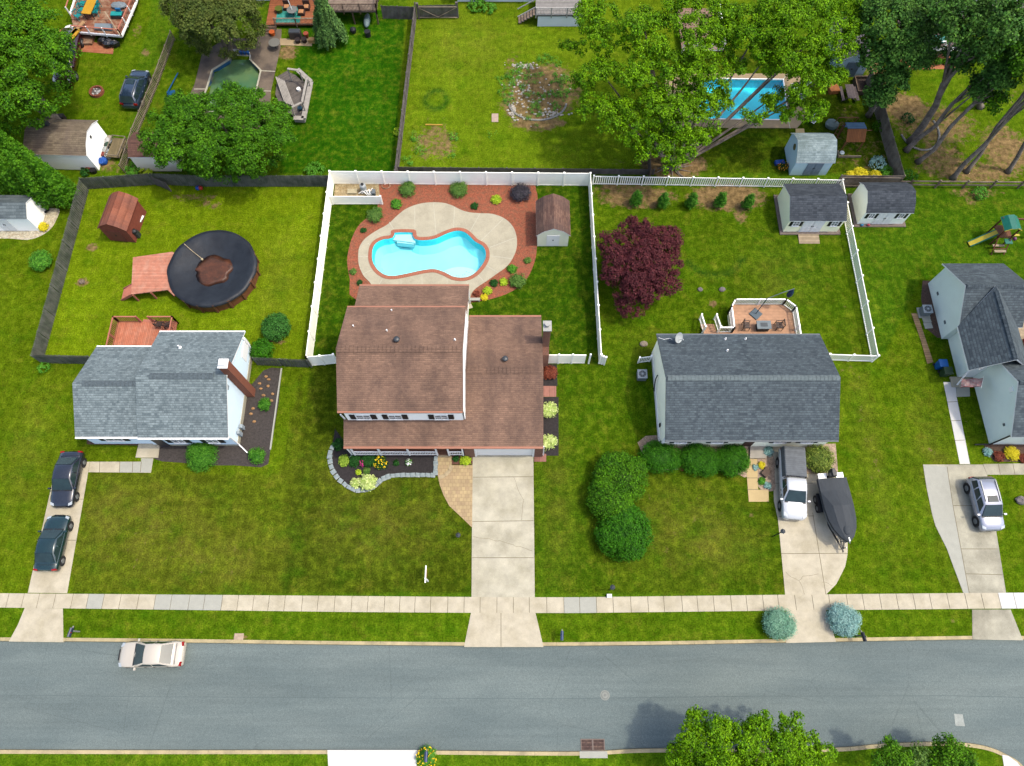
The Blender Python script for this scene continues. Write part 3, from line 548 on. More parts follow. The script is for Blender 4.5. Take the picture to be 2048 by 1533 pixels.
# ---- main brown-roofed two storey house
H1=thing('house','two storey white house with streaked brown shingle roofs, porch and double garage beside the pool','house',(-5.5,21.5,0))
wm=siding('white_siding',A(250,250,250)); copper=mat('tan_gutter',A(206,140,112),.5,.06,1)
mp=[(17.86,5.95),(22.05,8.05),(26.6,5.95)]; gp=[(16.05,2.8),(21.6,5.0),(27.35,2.8)]; ep=[(26.45,4.35),(30.31,2.8)]
w=MB(); wallx(w,-12.8,-3.8,cutprof(mp,.1)); 
wallx(w,-3.79,2.25,[(16.25,2.97),(21.6,5.0),(26.95,2.95)]); w.add([(-12.8,26.5,0),(-3.85,26.5,0),(-3.85,30,0),(-12.8,30,0),(-12.8,26.5,4.15),(-3.85,26.5,4.15),(-3.85,30,2.75),(-12.8,30,2.75)],[(0,1,5,4),(1,2,6,5),(2,3,7,6),(3,0,4,7),(4,5,6,7)])
w.build('wall',wm,H1)
r=MB(); roofx(r,-13.1,-3.68,mp); rf=r.build('upper_roof',[sh_brown,copper],H1)
GUT(rf,copper,(-13.1,-3.7,17.8,5.93,0,.16),(-13.1,-3.7,26.66,5.93,0,.14)); ridgevent(rf,-13.0,-3.8,22.05,8.07,sh_brown)
for x,y in ((-12.2,24.4),(-9.55,23.9),(-9.5,26.2),(-4.3,22.9)): vent(rf,x,y,8.05-(abs(y-22.05))*.49,.055,.28)
def turbine(par,x,y,z): 
    b=MB().cyl((x,y,z-.15),(x,y,z+.12),.16,n=14).sph((x,y,z+.22),(.25,.25,.14),14,6); return b.build('roof_ventilator',darkm,par,smooth=True)
turbine(rf,-8.65,22.85,7.75)
bt=MB(); bt.add([(-3.66,17.97,3.4),(-3.66,22.05,5.1),(-3.66,26.5,3.2),(-3.66,26.5,5.85),(-3.66,22.05,7.88),(-3.66,17.97,5.85)],[(0,1,4,5),(1,2,3,4)]); bt.build('gable_wall',wm,H1)
r=MB(); roofx(r,-3.62,2.45,gp); y1=18.02; z1_=2.8+(y1-16.05)*(2.2/5.55)
r.add([(-13.15,16.05,2.8),(-3.62,16.05,2.8),(-3.62,y1,z1_),(-13.15,y1,z1_),(-13.15,16.05,2.66),(-3.62,16.05,2.66),(-3.62,y1,z1_-.14),(-13.15,y1,z1_-.14)],[(0,1,2,3)],0); o=len(r.v)-8; r.f+=[tuple(k+o for k in q) for q in ((4,7,6,5),(0,4,5,1),(0,3,7,4))]; r.m+=[1]*3
lf=r.build('lower_roof',[sh_brown,copper],H1); GUT(lf,copper,(-13.15,2.45,15.97,2.77,0,.2),(-3.6,2.45,27.42,2.77,0,.2)); ridgevent(lf,-3.5,2.35,21.6,5.02,sh_brown); turbine(lf,-.55,22.6,4.68)
r=MB(); r.add([(-13.05,26.45,4.35),(-3.67,26.45,4.35),(-3.67,30.31,2.8),(-13.05,30.31,2.8),(-13.05,26.45,4.2),(-3.67,26.45,4.2),(-3.67,30.31,2.66),(-13.05,30.31,2.66)],[(0,1,2,3)],0); r.f+=[(4,7,6,5),(3,2,6,7),(0,3,7,4),(1,5,6,2)]; r.m+=[1]*4
xf=r.build('rear_roof',[sh_brown,copper],H1); gt=MB(); gutter(gt,-13.05,-3.67,30.38,2.77,0,.2); gt.build('gutter',copper,xf)
for x,c in ((-11.45,1.15),(-9.0,1.05),(-5.45,1.05)): window(H1,x,17.94,3.9,c,.95,.42)
for x in (-11,-8.2,-6.2): window(H1,x,17.94,.9,1.1,1.2,.35)
# brick front and garage
b=MB(); b.box(-3.8,-3.0,15.98,16.24,0,2.6); b.box(1.8,2.45,15.98,16.24,0,2.6); b.box(2.26,2.46,16.24,26.9,0,1.0); b.build('brick_pier',brick(),H1)
b=MB(); b.box(-3.0,1.8,16.02,16.26,2.2,2.6); b.box(-3.0,-2.86,16.0,16.26,0,2.2); b.box(1.66,1.8,16.0,16.26,0,2.2); gd=b.build('garage_door',trimw,H1); g=MB()
for k in range(4): g.box(-2.86,1.66,16.12,16.2,.03+k*.54,.54+k*.54)
g.build('door_panel',trimw,gd)
b=MB(); b.box(-12.9,-3.8,16.1,17.96,0,.3); b.build('porch_floor',mat('porch_brick',A(150,100,76),.85,.15,4),H1)
b=MB(); xs=[-12.75,-10.6,-8.3,-6.05]
for x in xs+[-5.1,-3.95]: MB().box(x-.06,x+.06,16.0,16.12,.3,2.64).build('porch_post',trimw,H1)
for a,c in list(zip(xs,xs[1:]))+[(-5.1,-3.95)]:
    b=MB(); b.box(a+.06,c-.06,16.02,16.1,1.16,1.24); b.box(a+.06,c-.06,16.03,16.09,.4,.46); n=int((c-a)/.13)
    for i in range(1,n): b.box(lerp(a,c,i/n)-.02,lerp(a,c,i/n)+.02,16.04,16.08,.46,1.16)
    b.build('porch_railing',trimw,H1)
b=MB(); b.box(-6.0,-5.1,17.88,17.95,.3,2.35); d=b.build('front_door',mat('dark_door',A(70,40,34),.5,.1,2),H1); MB().sph((-5.22,17.85,1.3),.05,8,5).build('handle',darkm,d)
b=MB(); b.box(2.47,3.05,23.9,25.5,0,2.6); b.hull8([(2.47,23.9,2.6),(3.05,23.9,2.6),(3.05,25.5,2.6),(2.47,25.5,2.6),(2.48,24.35,3.3),(3.03,24.35,3.3),(3.03,25.1,3.3),(2.48,25.1,3.3)]); b.box(2.48,3.03,24.35,25.1,3.3,6.3); ch=b.build('chimney',brick(),H1)
b=MB(); b.box(2.42,3.09,24.28,25.17,6.3,6.42); b.cyl((2.75,24.73,6.42),(2.75,24.73,6.7),.16,n=12).cyl((2.75,24.73,6.7),(2.75,24.73,6.78),.2,n=12); b.build('chimney_cap',mat('light_cement',A(212,208,200),.8),ch)
downspout(H1,[(-13.02,17.85,5.2),(-13.02,18.0,3.7)]); downspout(H1,[(-12.9,15.9,2.6),(-13.0,16.1,.2),(-13.6,15.5,.1)]); downspout(H1,[(-3.72,30.1,2.6),(-3.72,30.1,.1)]); downspout(H1,[(2.5,16.1,2.6),(2.55,16.1,.15)])
# ---- left grey-roofed house
H2=thing('house','grey shingled white house with a tall leaning brick chimney and small red deck behind','house',(-27.8,21,0))
w2=siding('pale_blue_siding',A(206,226,244)); bp=[(16.7,2.95),(21.1,5.05),(25.9,2.9)]; sp_=[(16.9,2.55),(20.7,4.45),(24.7,2.55)]
w=MB(); wallx(w,-29.2,-22.42,cutprof(bp,.2),.5); wallx(w,-34.3,-29.2,cutprof(sp_,.2)); w.build('wall',w2,H2)
MB().box(-29.18,-22.36,16.92,25.5,0,.5).build('foundation',foundation,H2)
r=MB(); roofx(r,-29.3,-22.2,bp); r1=r.build('roof',[sh_grey,trimw],H2); ridgevent(r1,-28.2,-23.2,21.1,5.07,mat('vent_shingle',A(112,124,130),.9,.25,6),.26); vent(r1,-26.9,24.1,3.8,.06,.3)
r=MB(); roofx(r,-34.45,-29.31,sp_); r2=r.build('roof',[sh_grey,trimw],H2); ridgevent(r2,-33.7,-29.4,20.7,4.47,mat('vent_shingle',A(72,84,90)),.24)
for rr,(xa,xb,ys,zz) in ((r1,(-29.3,-22.2,(16.64,25.96),(2.92,2.87))),(r2,(-34.45,-29.31,(16.84,24.76),(2.52,2.52)))):
    GUT(rr,trimw,*[(xa,xb,y,z,0) for y,z in zip(ys,zz)])
window(H2,-32.05,17.08,1.0,1.45,1.1,.42); window(H2,-26.75,16.88,1.1,1.0,1.1,.42); window(H2,-24.0,16.88,1.1,.95,1.1,.42)
b=MB().box(-28.75,-27.95,16.8,16.86,.12,2.2); d=b.build('front_door',mat('dark_grey_door',A(76,70,74),.5),H2); MB().sph((-28.05,16.77,1.1),.05,8,5).build('handle',darkm,d)
b=MB().box(-22.44,-22.37,23.9,25.7,1.2,2.3); b.build('bay_panel',trimw,H2)
b=MB().box(-22.38,-21.72,21.2,21.9,0,6.3); ch=b.build('chimney',brick('chimney_brick',(184,98,62),(164,84,54),(150,100,76)),H2); b=MB().box(-22.42,-21.68,21.16,21.94,6.3,6.38); b.box(-22.28,-21.85,21.3,21.75,6.38,6.65); b.build('chimney_cap',trimw,ch)
downspout(H2,[(-22.3,16.6,2.8),(-22.33,16.95,2.4),(-22.33,16.95,.3),(-21.6,16.3,.12)]); downspout(H2,[(-22.34,25.4,2.6),(-22.33,25.4,.2)])
b=MB().obox((-22.36,20.5,3.9),(.03,.35,.45),0); b.build('gable_vent',mat('light_grey',A(196,206,212),.6),H2)
b=MB().box(-22.3,-22.1,17.6,17.9,.4,1.2).box(-22.3,-22.05,18.2,18.5,.3,.9).cyl((-22.15,18.35,0),(-22.15,18.35,.3),.04); b.build('utility_meter',mat('light_grey',A(196,206,212),.6),H2)
# ---- ranch house
H3=thing('house','long single storey cream house with slate grey roof and a satellite dish','house',(18.8,21,0))
w3=siding('cream_siding',A(250,250,232)); rp=[(16.5,2.9),(20.95,5.0),(25.64,2.9)]
w=MB(); wallx(w,12.08,25.4,cutprof(rp,.34)); w.build('wall',w3,H3)
r=MB(); roofx(r,11.98,25.55,rp); r1=r.build('roof',[sh_slate,mat('grey_gutter',A(120,128,134),.5)],H3); rv=ridgevent(r1,12.1,25.5,20.95,5.03,mat('light_ridge',A(134,146,148),.9,.2,3),.22)
GUT(r1,MC['grey_gutter'],(11.98,25.55,16.46,2.87,0,.1),(11.98,25.55,25.7,2.87,0,.1))
for x in (12.4+.9*0,): pass
for x,y in ((17.55,25.1),(19.2,25.1),(17.4,23.8)): vent(r1,x,y,5-abs(y-20.95)*.4478,.05,.25)
for x in (13.55,16.5,21.55,23.7): window(H3,x,16.84,1.2,1.0,1.1,.34)
b=MB().box(18.7,19.5,16.8,16.845,.2,2.2); d=b.build('front_door',mat('maroon_door',A(74,44,48),.5),H3); MB().sph((19.4,16.78,1.15),.05,8,5).build('handle',darkm,d)
b=MB().box(12.04,12.3,16.8,16.9,0,2.8).box(12.02,12.1,16.85,25.1,0,.5); b.build('corner_trim',trimw,H3)
b=MB().tube([(11.95,22.3,2.2),(11.9,22.2,1.6),(11.85,21.8,1.2),(11.9,21.5,.6)],.05,6); b.box(11.98,12.08,18.2,18.45,1,1.4); b.build('refrigerant_line',black,H3)
# ---- far right house
H4=thing('house','grey sided house with slate cross gabled roofs at the right edge','house',(40,23,0))
w4=siding('grey_siding',A(212,222,218)); kp=[(26.3,2.95),(29.1,5.0),(32.45,2.9)]; fp=[(16.75,2.95),(20.5,5.25),(24.3,2.95)]; cp=[(37.05,3.0),(39.55,5.2),(42.1,3.0)]
w=MB(); wallx(w,37.45,42.3,cutprof(kp,.32)); wallx(w,39.25,52,cutprof(fp,.3)); w.box(38.0,41.8,23.0,26.6,0,3.1); w.build('wall',w4,H4)
r=MB(); roofx(r,37.2,42.5,kp); r.build('rear_roof',[sh_slate,trimw],H4); r=MB(); roofx(r,39.1,52.3,fp); r.build('front_roof',[sh_slate,trimw],H4)
r=MB()
for sg,xe in ((1,37.05),(-1,42.05)):
    q=[(xe,22.4,3.0),(39.55,22.4,5.2),(39.55,29.0,5.2),(xe+sg*.35,26.75,3.31),(xe,26.35,3.0)]; r.add(q+[(a,b_,c-.14) for a,b_,c in q],[(0,1,2,3,4),(0,5,6,1),(0,4,9,5),(5,9,8,7,6)] if sg<0 else [(4,3,2,1,0),(0,5,6,1),(0,4,9,5),(5,9,8,7,6)],0); r.m[-3:]=[1,1,1]
r.build('entry_roof',[sh_slate_y,trimw],H4)
ridgevent(H4,37.3,42.4,29.1,5.02,sh_slate,.2); ridgevent(H4,39.2,52,20.5,5.27,sh_slate,.2); ridgevent(H4,22.5,28.5,39.55,5.22,sh_slate_y,.2,'y')
for x in (42.6,45.5): window(H4,x,17.03,1.0,1.4,1.2,.4)
MB().box(39.2,39.25,20.1,20.5,3.9,4.3).build('gable_vent',trimw,H4); MB().box(37.4,37.46,27.6,27.9,.9,1.1).box(37.4,37.46,30.4,30.7,.9,1.1).box(39.19,39.26,17.9,18.1,2.2,2.4).build('wall_outlet',mat('mid_grey',A(120,128,132),.6),H4)
downspout(H4,[(37.3,22.6,2.9),(38.0,23.2,2.6),(37.6,22.2,.3)]); downspout(H4,[(37.95,22.5,2.9),(39.2,23.1,2.6)]); downspout(H4,[(39.1,16.9,2.8),(39.2,17.0,.2),(38.0,17.0,.1)],black)
MB().box(38.2,39.2,22.98,23.02,.1,2.2).build('side_door',trimw,H4)
MB().box(37.3,39.2,23.0-.9,23.0,0,.15).build('entry_step',foundation,H4)
# ---- sheds
def shed(name_lbl,L,Wd,eave,ridge,wallm,roofm,loc,rz,gamb=False,oh=.15,front=(),end=(),base=None,trim=None,group='garden sheds'):
    "shed built round its own origin: ridge along local x, length L, depth Wd; front wall at -Wd/2"
    t=thing('shed',name_lbl,'shed',(0,0,0),group); h=Wd/2
    pr=[(-h-oh,eave),(-h*.62,eave+(ridge-eave)*.62),(0,ridge),(h*.62,eave+(ridge-eave)*.62),(h+oh,eave)] if gamb else [(-h-oh,eave),(0,ridge),(h+oh,eave)]
    w=MB(); wallx(w,-L/2,L/2,cutprof(pr,oh),d=.1); w.build('wall',wallm,t,world=False)
    r=MB(); roofx(r,-L/2-.08,L/2+.08,pr,.07); r.build('roof',[roofm,trim or trimw],t,world=False)
    if base: MB().box(-L/2-.3,L/2+.3,-h-.3,h+.3,-.05,.1).build('base',base,t,world=False)
    for k,a in front:
        if k=='door':
            x,w_,hh,mt=a; d=MB(); d.box(x-w_/2,x-.015,-h-.05,-h,.12,hh); d.box(x+.015,x+w_/2,-h-.05,-h,.12,hh)
            for sx in (-1,1):
                for zz in (.2,1.05): 
                    for q in (0,1): u0=x+sx*(.08+q*w_*.21) ; u1=u0+sx*w_*.17; d.box(min(u0,u1),max(u0,u1),-h-.065,-h-.05,zz,zz+.7)
            d=d.build('door',mt,t,world=False); MB().box(x-.1,x-.04,-h-.1,-h-.066,1,1.12).box(x+.04,x+.1,-h-.1,-h-.066,1,1.12).build('handle',black,d,world=False)
        if k=='win': x,w_,hh=a; window(t,x,-h,1.05,w_,hh,.24)
        if k=='ramp': x,w_,dp,mt=a; MB().hull8([(x-w_/2,-h-dp-.3,-.05),(x+w_/2,-h-dp-.3,-.05),(x+w_/2,-h-.31,-.05),(x-w_/2,-h-.31,-.05),(x-w_/2,-h-dp-.3,.04),(x+w_/2,-h-dp-.3,.04),(x+w_/2,-h-.31,.14),(x-w_/2,-h-.31,.14)]).build('ramp',mt,t,world=False)
    for k,a in end:
        sg=a[0]; x=sg*L/2
        if k=='door': d=MB(); y0=a[1]; d.box(min(x,x+sg*.05),max(x,x+sg*.05),y0-a[2]/2,y0+a[2]/2,.12,a[3]); d=d.build('door',a[4],t,world=False); MB().box(min(x+sg*.06,x+sg*.09),max(x+sg*.06,x+sg*.09),y0-.05,y0+.05,1,1.15).build('handle',black,d,world=False)
        if k=='vent': MB().box(min(x,x+sg*.04),max(x,x+sg*.04),-.12,.12,a[1],a[1]+.25).build('gable_vent',a[2],t,world=False)
        if k=='oval': MB().cyl((x,0,a[1]),(x+sg*.04,0,a[1]),.3,n=16).build('round_ornament',a[2],t,world=False)
    return place(t,loc,rz)
cream=siding('shed_cream_siding',A(250,248,214)); palebl=siding('shed_grey_siding',A(236,240,232)); skirt=mat('shed_timber_base',A(150,132,122),.85,.15,3)
pine=boards('pine_ramp',A(206,182,150),.14,axis='Y'); redw=mat('red_brown_paint',A(166,84,66),.75,.12,3)
shed('cream shed with dark shingled roof, double doors and ramp inside the picket fence corner',5.0,3.8,2.0,2.9,cream,sh_shed,(27.62,39.45,0),0,front=[('door',(-.15,1.9,1.85,trimw)),('win',(-1.75,.62,.7)),('win',(1.75,.62,.7)),('ramp',(-.2,1.9,.95,pine))],base=skirt)
shed('pale grey shed with black shingled barn roof just outside the white picket fence',4.2,3.1,2.0,3.0,palebl,sh_shed,(34.25,39.95,0),0,True,front=[('door',(0,1.6,1.85,trimw)),('win',(-1.35,.55,.7)),('win',(1.35,.55,.7))],base=skirt)
sb=shingle('brown_shed_shingles',A(150,116,100),A(112,84,74),math.pi/2,.16,.3,stain=A(96,78,74))
lw=mat('lattice_glass',A(190,206,214),.3,.1,2)
shed('cream barn shed with brown gambrel roof beside the pool mulch',3.6,2.8,1.8,2.9,siding('shed_ivory',A(226,226,204)),shingle('brown_shed_shingles_cross',A(150,116,100),A(112,84,74),0,.16,.3,stain=A(96,78,74)),(3.72,37.85,0),math.pi/2,True,end=[('door',(-1,0,1.15,1.75,trimw))])
# multi-pane look of its door
redsh=shingle('red_brown_shingles',A(172,108,84),A(146,86,66),0,.5,.9,stain=A(128,88,78))
a,c=P(259,388,2.9),P(234,457,2.9); ang=math.atan2(a.y-c.y,a.x-c.x); e0,e1=P(219,387,2.),P(199,454,2.); e2,e3=P(274,403,2.),P(250,466,2.); mid=(e0+e1+e2+e3)/4; wd=((e2+e3)/2-(e0+e1)/2).length
shed('rust brown wooden shed with weathered red barn roof on the left lawn',(a-c).length*.92,wd-.25,2.0,2.9,redw,redsh,(mid.x,mid.y,0),ang,True,end=[('door',(-1,.1,1.3,1.7,mat('red_brown_door',A(150,80,66),.75,.1,3)))],trim=redw)
tansh=shingle('tan_shingles',A(156,140,118),A(116,102,86),0,.18,.4,stain=A(120,104,96))
shed('white shed with tan shingled roof between the picket fence and arborvitae',5.7,3.9,2.3,3.2,siding('bright_white_siding',A(252,252,250)),tansh,(-42.6,46.6,0),math.radians(-2),True,end=[('vent',(1,2.3,black))])
shed('small white shed with grey roof by the pebble bed at the left edge',6.5,2.3,2.1,2.75,siding('bright_white_siding',A(252,252,250)),shingle('grey_blue_shingles',A(132,142,144),A(92,102,106),0,.25,.6),(P(58,415,2.2).x-3.3,P(60,408,2.3).y-.2,0),0,front=[('door',(.6,1.2,1.8,trimw))])
whs=siding('bright_white_siding',A(252,252,250)); q=P(262,300,2.1)
shed('shed with brown shingles half hidden under the broad round tree',4.0,P(262,264,2.2).y-P(262,316,2.2).y-.4,2.2,2.8,siding('beige_siding',A(226,218,200)),shingle('umber_shingles',A(132,96,84),A(100,72,64),0,.16,.3),(q.x+2.0,(P(262,264,2.2).y+P(262,316,2.2).y)/2,0),0)
shed('pale blue shed with mottled white gambrel roof behind the picket fence',3.5,3.2,2.0,3.1,siding('shed_blue_siding',A(176,200,212)),shingle('white_mottled_shingles',A(184,200,202),A(140,156,158),0,.16,.26,stain=A(120,136,136),stx=(1,1,1)),(28.4,45.6,0),0,True,end=[('oval',(-1,2.1,mat('olive_wreath',A(140,130,70),.8)))],front=[('door',(.2,1.5,1.8,mat('pale_blue_door',A(170,186,204),.6)))])
q=P(1690,154); shed('slate blue shed with gable doors beside the dark tree',5.0,3.0,2.1,3.1,siding('shed_slate_siding',A(136,158,172)),shingle('purple_grey_shingles',A(112,104,112),A(86,80,88),0,.18,.3),(q.x+.2,q.y+2.5,0),math.pi/2,end=[('door',(-1,0,1.3,1.9,mat('blue_grey_door',A(112,132,146),.6)))])
# ---------------------------------------------------------------- pools
m,nt,b=newmat('pool_water'); out=nt.nodes['Material Output']; tr=N(nt,'BsdfTransparent'); tr.inputs[0].default_value=(.80,.985,1,1); gl=N(nt,'BsdfGlossy'); gl.inputs['Roughness'].default_value=.04
fr=N(nt,'Fresnel'); fr.inputs[0].default_value=1.33; bm=N(nt,'Bump'); bm.inputs['Strength'].default_value=.15; nt.links.new(noise(nt,2.5,3),bm.inputs['Height']); nt.links.new(bm.outputs[0],gl.inputs['Normal'])
mx=N(nt,'MixShader'); nt.links.new(fr.outputs[0],mx.inputs[0]); nt.links.new(tr.outputs[0],mx.inputs[1]); nt.links.new(gl.outputs[0],mx.inputs[2]); nt.links.new(mx.outputs[0],out.inputs[0]); water=m
liner=mat('pool_plaster',(.30,.74,.79),.6,.03,.4,c2=(.25,.70,.77)); linew=mat('pool_wall_liner',(.05,.66,.74),.5,.03,1)
T=thing('swimming_pool','freeform turquoise swimming pool with brick coping in the pale concrete deck','pool',(*pc,0))
ring_,n=pool_in,len(pool_in); b=MB(); low=inset(pool_out,.95); mid_=inset(pool_out,.45)
b.loft([[(*p,.05) for p in ring_],[(*p,-.75) for p in mid_],[(*p,-1.45) for p in low]],1,cap=False)
from mathutils.geometry import tessellate_polygon as tpg
def fill(bb,poly,z,m=0):
    tr_=tpg([[Vector((*p,0)) for p in poly]]); o=[]
    for t in tr_:
        a,c,d=[Vector(poly[i]) for i in t]; o.append(tuple(t) if (c-a).cross(d-a)>0 else tuple(t[::-1]))
    bb.add([(*p,z) for p in poly],o,m)
fill(b,low,-1.45,0); 
for i,f_ in enumerate(b.f):
    if len(f_)==4 and min(b.v[k][2] for k in f_)<-1.4: b.m[i]=0
b.build('basin',[liner,linew],T,smooth=False)
b=MB(); fill(b,inset(pool_out,.33),-.09); b.build('water',water,T)
b=MB(); annulus(b,pool_out,pool_in,-.1,.09); m,nt,bb=newmat('coping_brick'); bb.inputs['Roughness'].default_value=.85
v=N(nt,'TexVoronoi'); v.inputs['Scale'].default_value=5; v.feature='F1'; nt.links.new(N(nt,'TexCoord').outputs['Object'],v.inputs['Vector']); nt.links.new(mixc(nt,noise(nt,3,4),A(182,92,66),A(214,128,92)),bb.inputs['Base Color'])
cpm=m
for i in range(len(pool_out)):
    p,q=Vector(pool_out[i]),Vector(pool_out[(i+1)%len(pool_out)]); ip,iq=Vector(pool_in[i]),Vector(pool_in[(i+1)%len(pool_in)]); L=(q-p).length; k=max(1,round(L/.16))
    for j in range(k): t=j/k; a,c=p.lerp(q,t),ip.lerp(iq,t); b.bar((*a,.092),(*c,.092),.022,.006,m=1)
b.build('coping',[cpm,mat('pale_mortar',A(222,158,128),.9)],T)
sp=Z(600,330,.3027,[(618,452),(748,452),(762,508),(612,488)]); b=MB(); b.prism(sp,-.5,-.2); b.prism(Z(600,330,.3027,[(640,462),(740,462),(752,512),(636,500)]),-.9,-.35); b.build('spa_step',mat('white_plaster',(.42,.62,.66),.5,.02),T)
st=Z(600,330,.3027,[(1045,722)]); b=MB()
c0=Z(600,330,.3027,[(1050,765)])[0]
for r_,z_ in ((2.3,-.95),(1.7,-.65),(1.15,-.4)): b.prism([p for p in [(c0[0]+r_*math.cos(t),c0[1]+.15+r_*.8*math.sin(t)) for t in np.linspace(.15,math.pi-.15,14)]],-1.4,z_)
b.build('entry_step',MC['white_plaster'],T); b=MB()
for i in range(26):
    a_=random.uniform(.3,2.8); r_=random.uniform(.3,2.2); z_=-.95 if r_>1.7 else (-.65 if r_>1.15 else -.4); b.cyl((c0[0]+r_*math.cos(a_)*.95,c0[1]+.15+r_*.76*math.sin(a_),z_),(c0[0]+r_*math.cos(a_)*.95,c0[1]+.15+r_*.76*math.sin(a_),z_+.012),.035,n=6)
o=b.build('step_marking',mat('blue_mark',(.05,.12,.3),.5),T); o['kind']='stuff'
for q in ((1028,525),(1058,598),(615,608)): c_=Z(600,330,.3027,[q])[0]
# above-ground pool with sagging winter cover
C_=Vector((-26.65,33.0,0)); R_=3.78; T=thing('above_ground_pool','round above ground pool under a sagging black winter cover','pool',C_)
N_=18; wallb=mat('wood_grain_pool_wall',A(150,92,62),.6,.2,3,stretch=(1,1,.2)); b=MB(); ra=[(C_.x+R_*math.cos(2*math.pi*i/N_),C_.y+R_*math.sin(2*math.pi*i/N_)) for i in range(N_)]
b.loft([[(*p,0) for p in ra],[(*p,1.3) for p in ra]],0,cap=False); b.build('wall',wallb,T); b=MB()
rb_=[(C_.x+(R_+.13)*math.cos(2*math.pi*i/N_),C_.y+(R_+.13)*math.sin(2*math.pi*i/N_)) for i in range(N_)]; rc_=inset(rb_,.3)
b.loft([[(*p,1.24) for p in rb_],[(*p,1.32) for p in rb_],[(*p,1.32) for p in rc_],[(*p,1.24) for p in rc_]],0,cap=False); b.build('rim',mat('brown_rim',A(150,96,72),.5,.1,2),T)
for i in range(N_): 
    p=(C_.x+(R_+.06)*math.cos(2*math.pi*i/N_),C_.y+(R_+.06)*math.sin(2*math.pi*i/N_)); MB().bar((*p,0),(*p,1.33),.16,.12,up=(math.cos(2*math.pi*i/N_),math.sin(2*math.pi*i/N_),0)).build('upright',MC['brown_rim'],T)
m,nt,bb=newmat('winter_cover'); bb.inputs['Roughness'].default_value=.5; bb.inputs['Specular IOR Level'].default_value=.25
g=noise(nt,.9,5,stretch=(1,1,.5)); nt.links.new(mixc(nt,rng_(nt,g,.3,.7,0,1),A(34,38,46),A(54,60,68)),bb.inputs['Base Color']); bump(nt,bb,noise(nt,1.4,5),.35,.1)
rings=[]
for rr,zz in ((R_+.15,1.15),(R_+.1,1.36),(R_-.2,1.35),(3.1,1.2),(2.6,1.05),(2.1,.92),(1.6,.8),(1.1,.74),(.5,.72),(.05,.72)):
    rings.append([(C_.x+(rr*(1+.012*math.sin(i*.9)))*math.cos(2*math.pi*i/72),C_.y+rr*math.sin(2*math.pi*i/72),zz+(.012*math.sin(i*math.pi/2) if rr>3.2 else 0)) for i in range(72)])
b=MB(); b.loft(rings[::-1],0,cap=False); cv=b.build('cover',m,T,smooth=True)
b=MB(); q=P(424,536,.85); b.sph((q.x+.15,q.y-.25,.815),(1.75,1.6,.008),40,4,jit=.0); q=Vector((q.x+.15,q.y-.25,0)); o=b.v
b.v=[(x+(.13*math.sin(5*math.atan2(y-q.y,x-q.x))+.07*math.sin(11*math.atan2(y-q.y,x-q.x)))*((x-q.x)**2+(y-q.y)**2)**.5*math.cos(math.atan2(y-q.y,x-q.x)),y+(.1*math.sin(4*math.atan2(y-q.y,x-q.x)))*((x-q.x)**2+(y-q.y)**2)**.5,z) for x,y,z in b.v]
b.build('leaf_puddle',mat('puddle',A(110,64,40),.5,.35,3,spec=.3,c2=A(80,50,32)),cv,smooth=True)
b=MB().tube([P(368,488,1.45),P(385,503,1.2),P(404,518,.95)],.03,6).sph(P(404,519,.95),.12,8,6); b.build('rope',mat('tan_rope',A(222,200,160),.8),cv)
MB().obox(P(424,611,.7),(.42,.2,.35)).build('skimmer',trimw,T)
T=thing('swimming_pool','blue rectangular swimming pool half screened by the bright green maple','pool',(P(1490,200).x,P(1490,200).y,0)); m2=PX([(1403,158),(1566,160),(1576,240),(1395,238)])
b=MB(); b.loft([[(*p,.03) for p in m2],[(*p,-.95) for p in inset(m2,.25)]],1,cap=False); fill(b,inset(m2,.25),-.95,0); b.build('basin',[mat('deep_liner',(.03,.66,.82),.5,.05,1),mat('deep_wall',(.03,.58,.8),.5)],T); b=MB(); fill(b,m2,-.12); b.build('water',water,T)
b=MB(); annulus(b,inset(m2,-.12),inset(m2,.03),-.1,.06); b.build('coping',white,T)
dkp=PX([(1330,148),(1600,148),(1612,236),(1594,257),(1380,256),(1330,250)]); b=MB(); annulus(b,dkp,inset(m2,-.1),-.1,.04); bj=b
for a,c in (((1441,238),(1440,257)),((1510,240),(1512,257)),((1576,240),(1580,258)),((1566,160),(1575,148))): a,c=PX([a,c]); b.bar((*a,.04),(*c,.04),.07,.01,m=1)
struct(b,'rear_pool_deck',[mat('tan_concrete',A(206,178,138),.85,.14,1.2,fine=.1),MC['deck_joint']]); struct(MB().prism(PX([(1591,258),(1608,258),(1609,268),(1591,268)]),-.1,.03),'rear_path',MC['buff_concrete'])
m,nt,bb=newmat('green_pool_water'); bb.inputs['Roughness'].default_value=.08; nt.links.new(mixc(nt,rng_(nt,noise(nt,.35,2),.35,.65,0,1),A(84,140,104),A(128,158,104)),bb.inputs['Base Color'])
oc=Vector((sum(p[0] for p in oct_out)/9,sum(p[1] for p in oct_out)/9,0)); T=thing('swimming_pool','murky green angular pool in the brown patio at upper left','pool',oc)
b=MB(); b.loft([[(*p,.03) for p in oct_out],[(*p,-1.2) for p in oct_out]],0,cap=False); b.build('wall',mat('old_blue_liner',A(40,104,150),.5,.1,1,c2=A(196,178,110)),T); b=MB(); fill(b,oct_out,-.45); b.build('water',m,T)
b=MB(); annulus(b,inset(oct_out,-.14),inset(oct_out,.02),-.05,.07); b.build('coping',mat('cream_coping',A(222,214,190),.7),T)
b=MB(); annulus(b,Z(380,0,.2348,[(-40,900),(40,720),(105,460),(300,330),(560,330),(600,250),(780,250),(775,390),(690,780),(680,1100),(-30,1100)]),inset(oct_out,-.12),-.1,.03)
for a,c in (((35,762),(140,762)),((590,605),(725,612)),((560,775),(690,780))): a,c=Z(380,0,.2348,[a,c]); b.bar((*a,.03),(*c,.03),.1,.012,m=1)
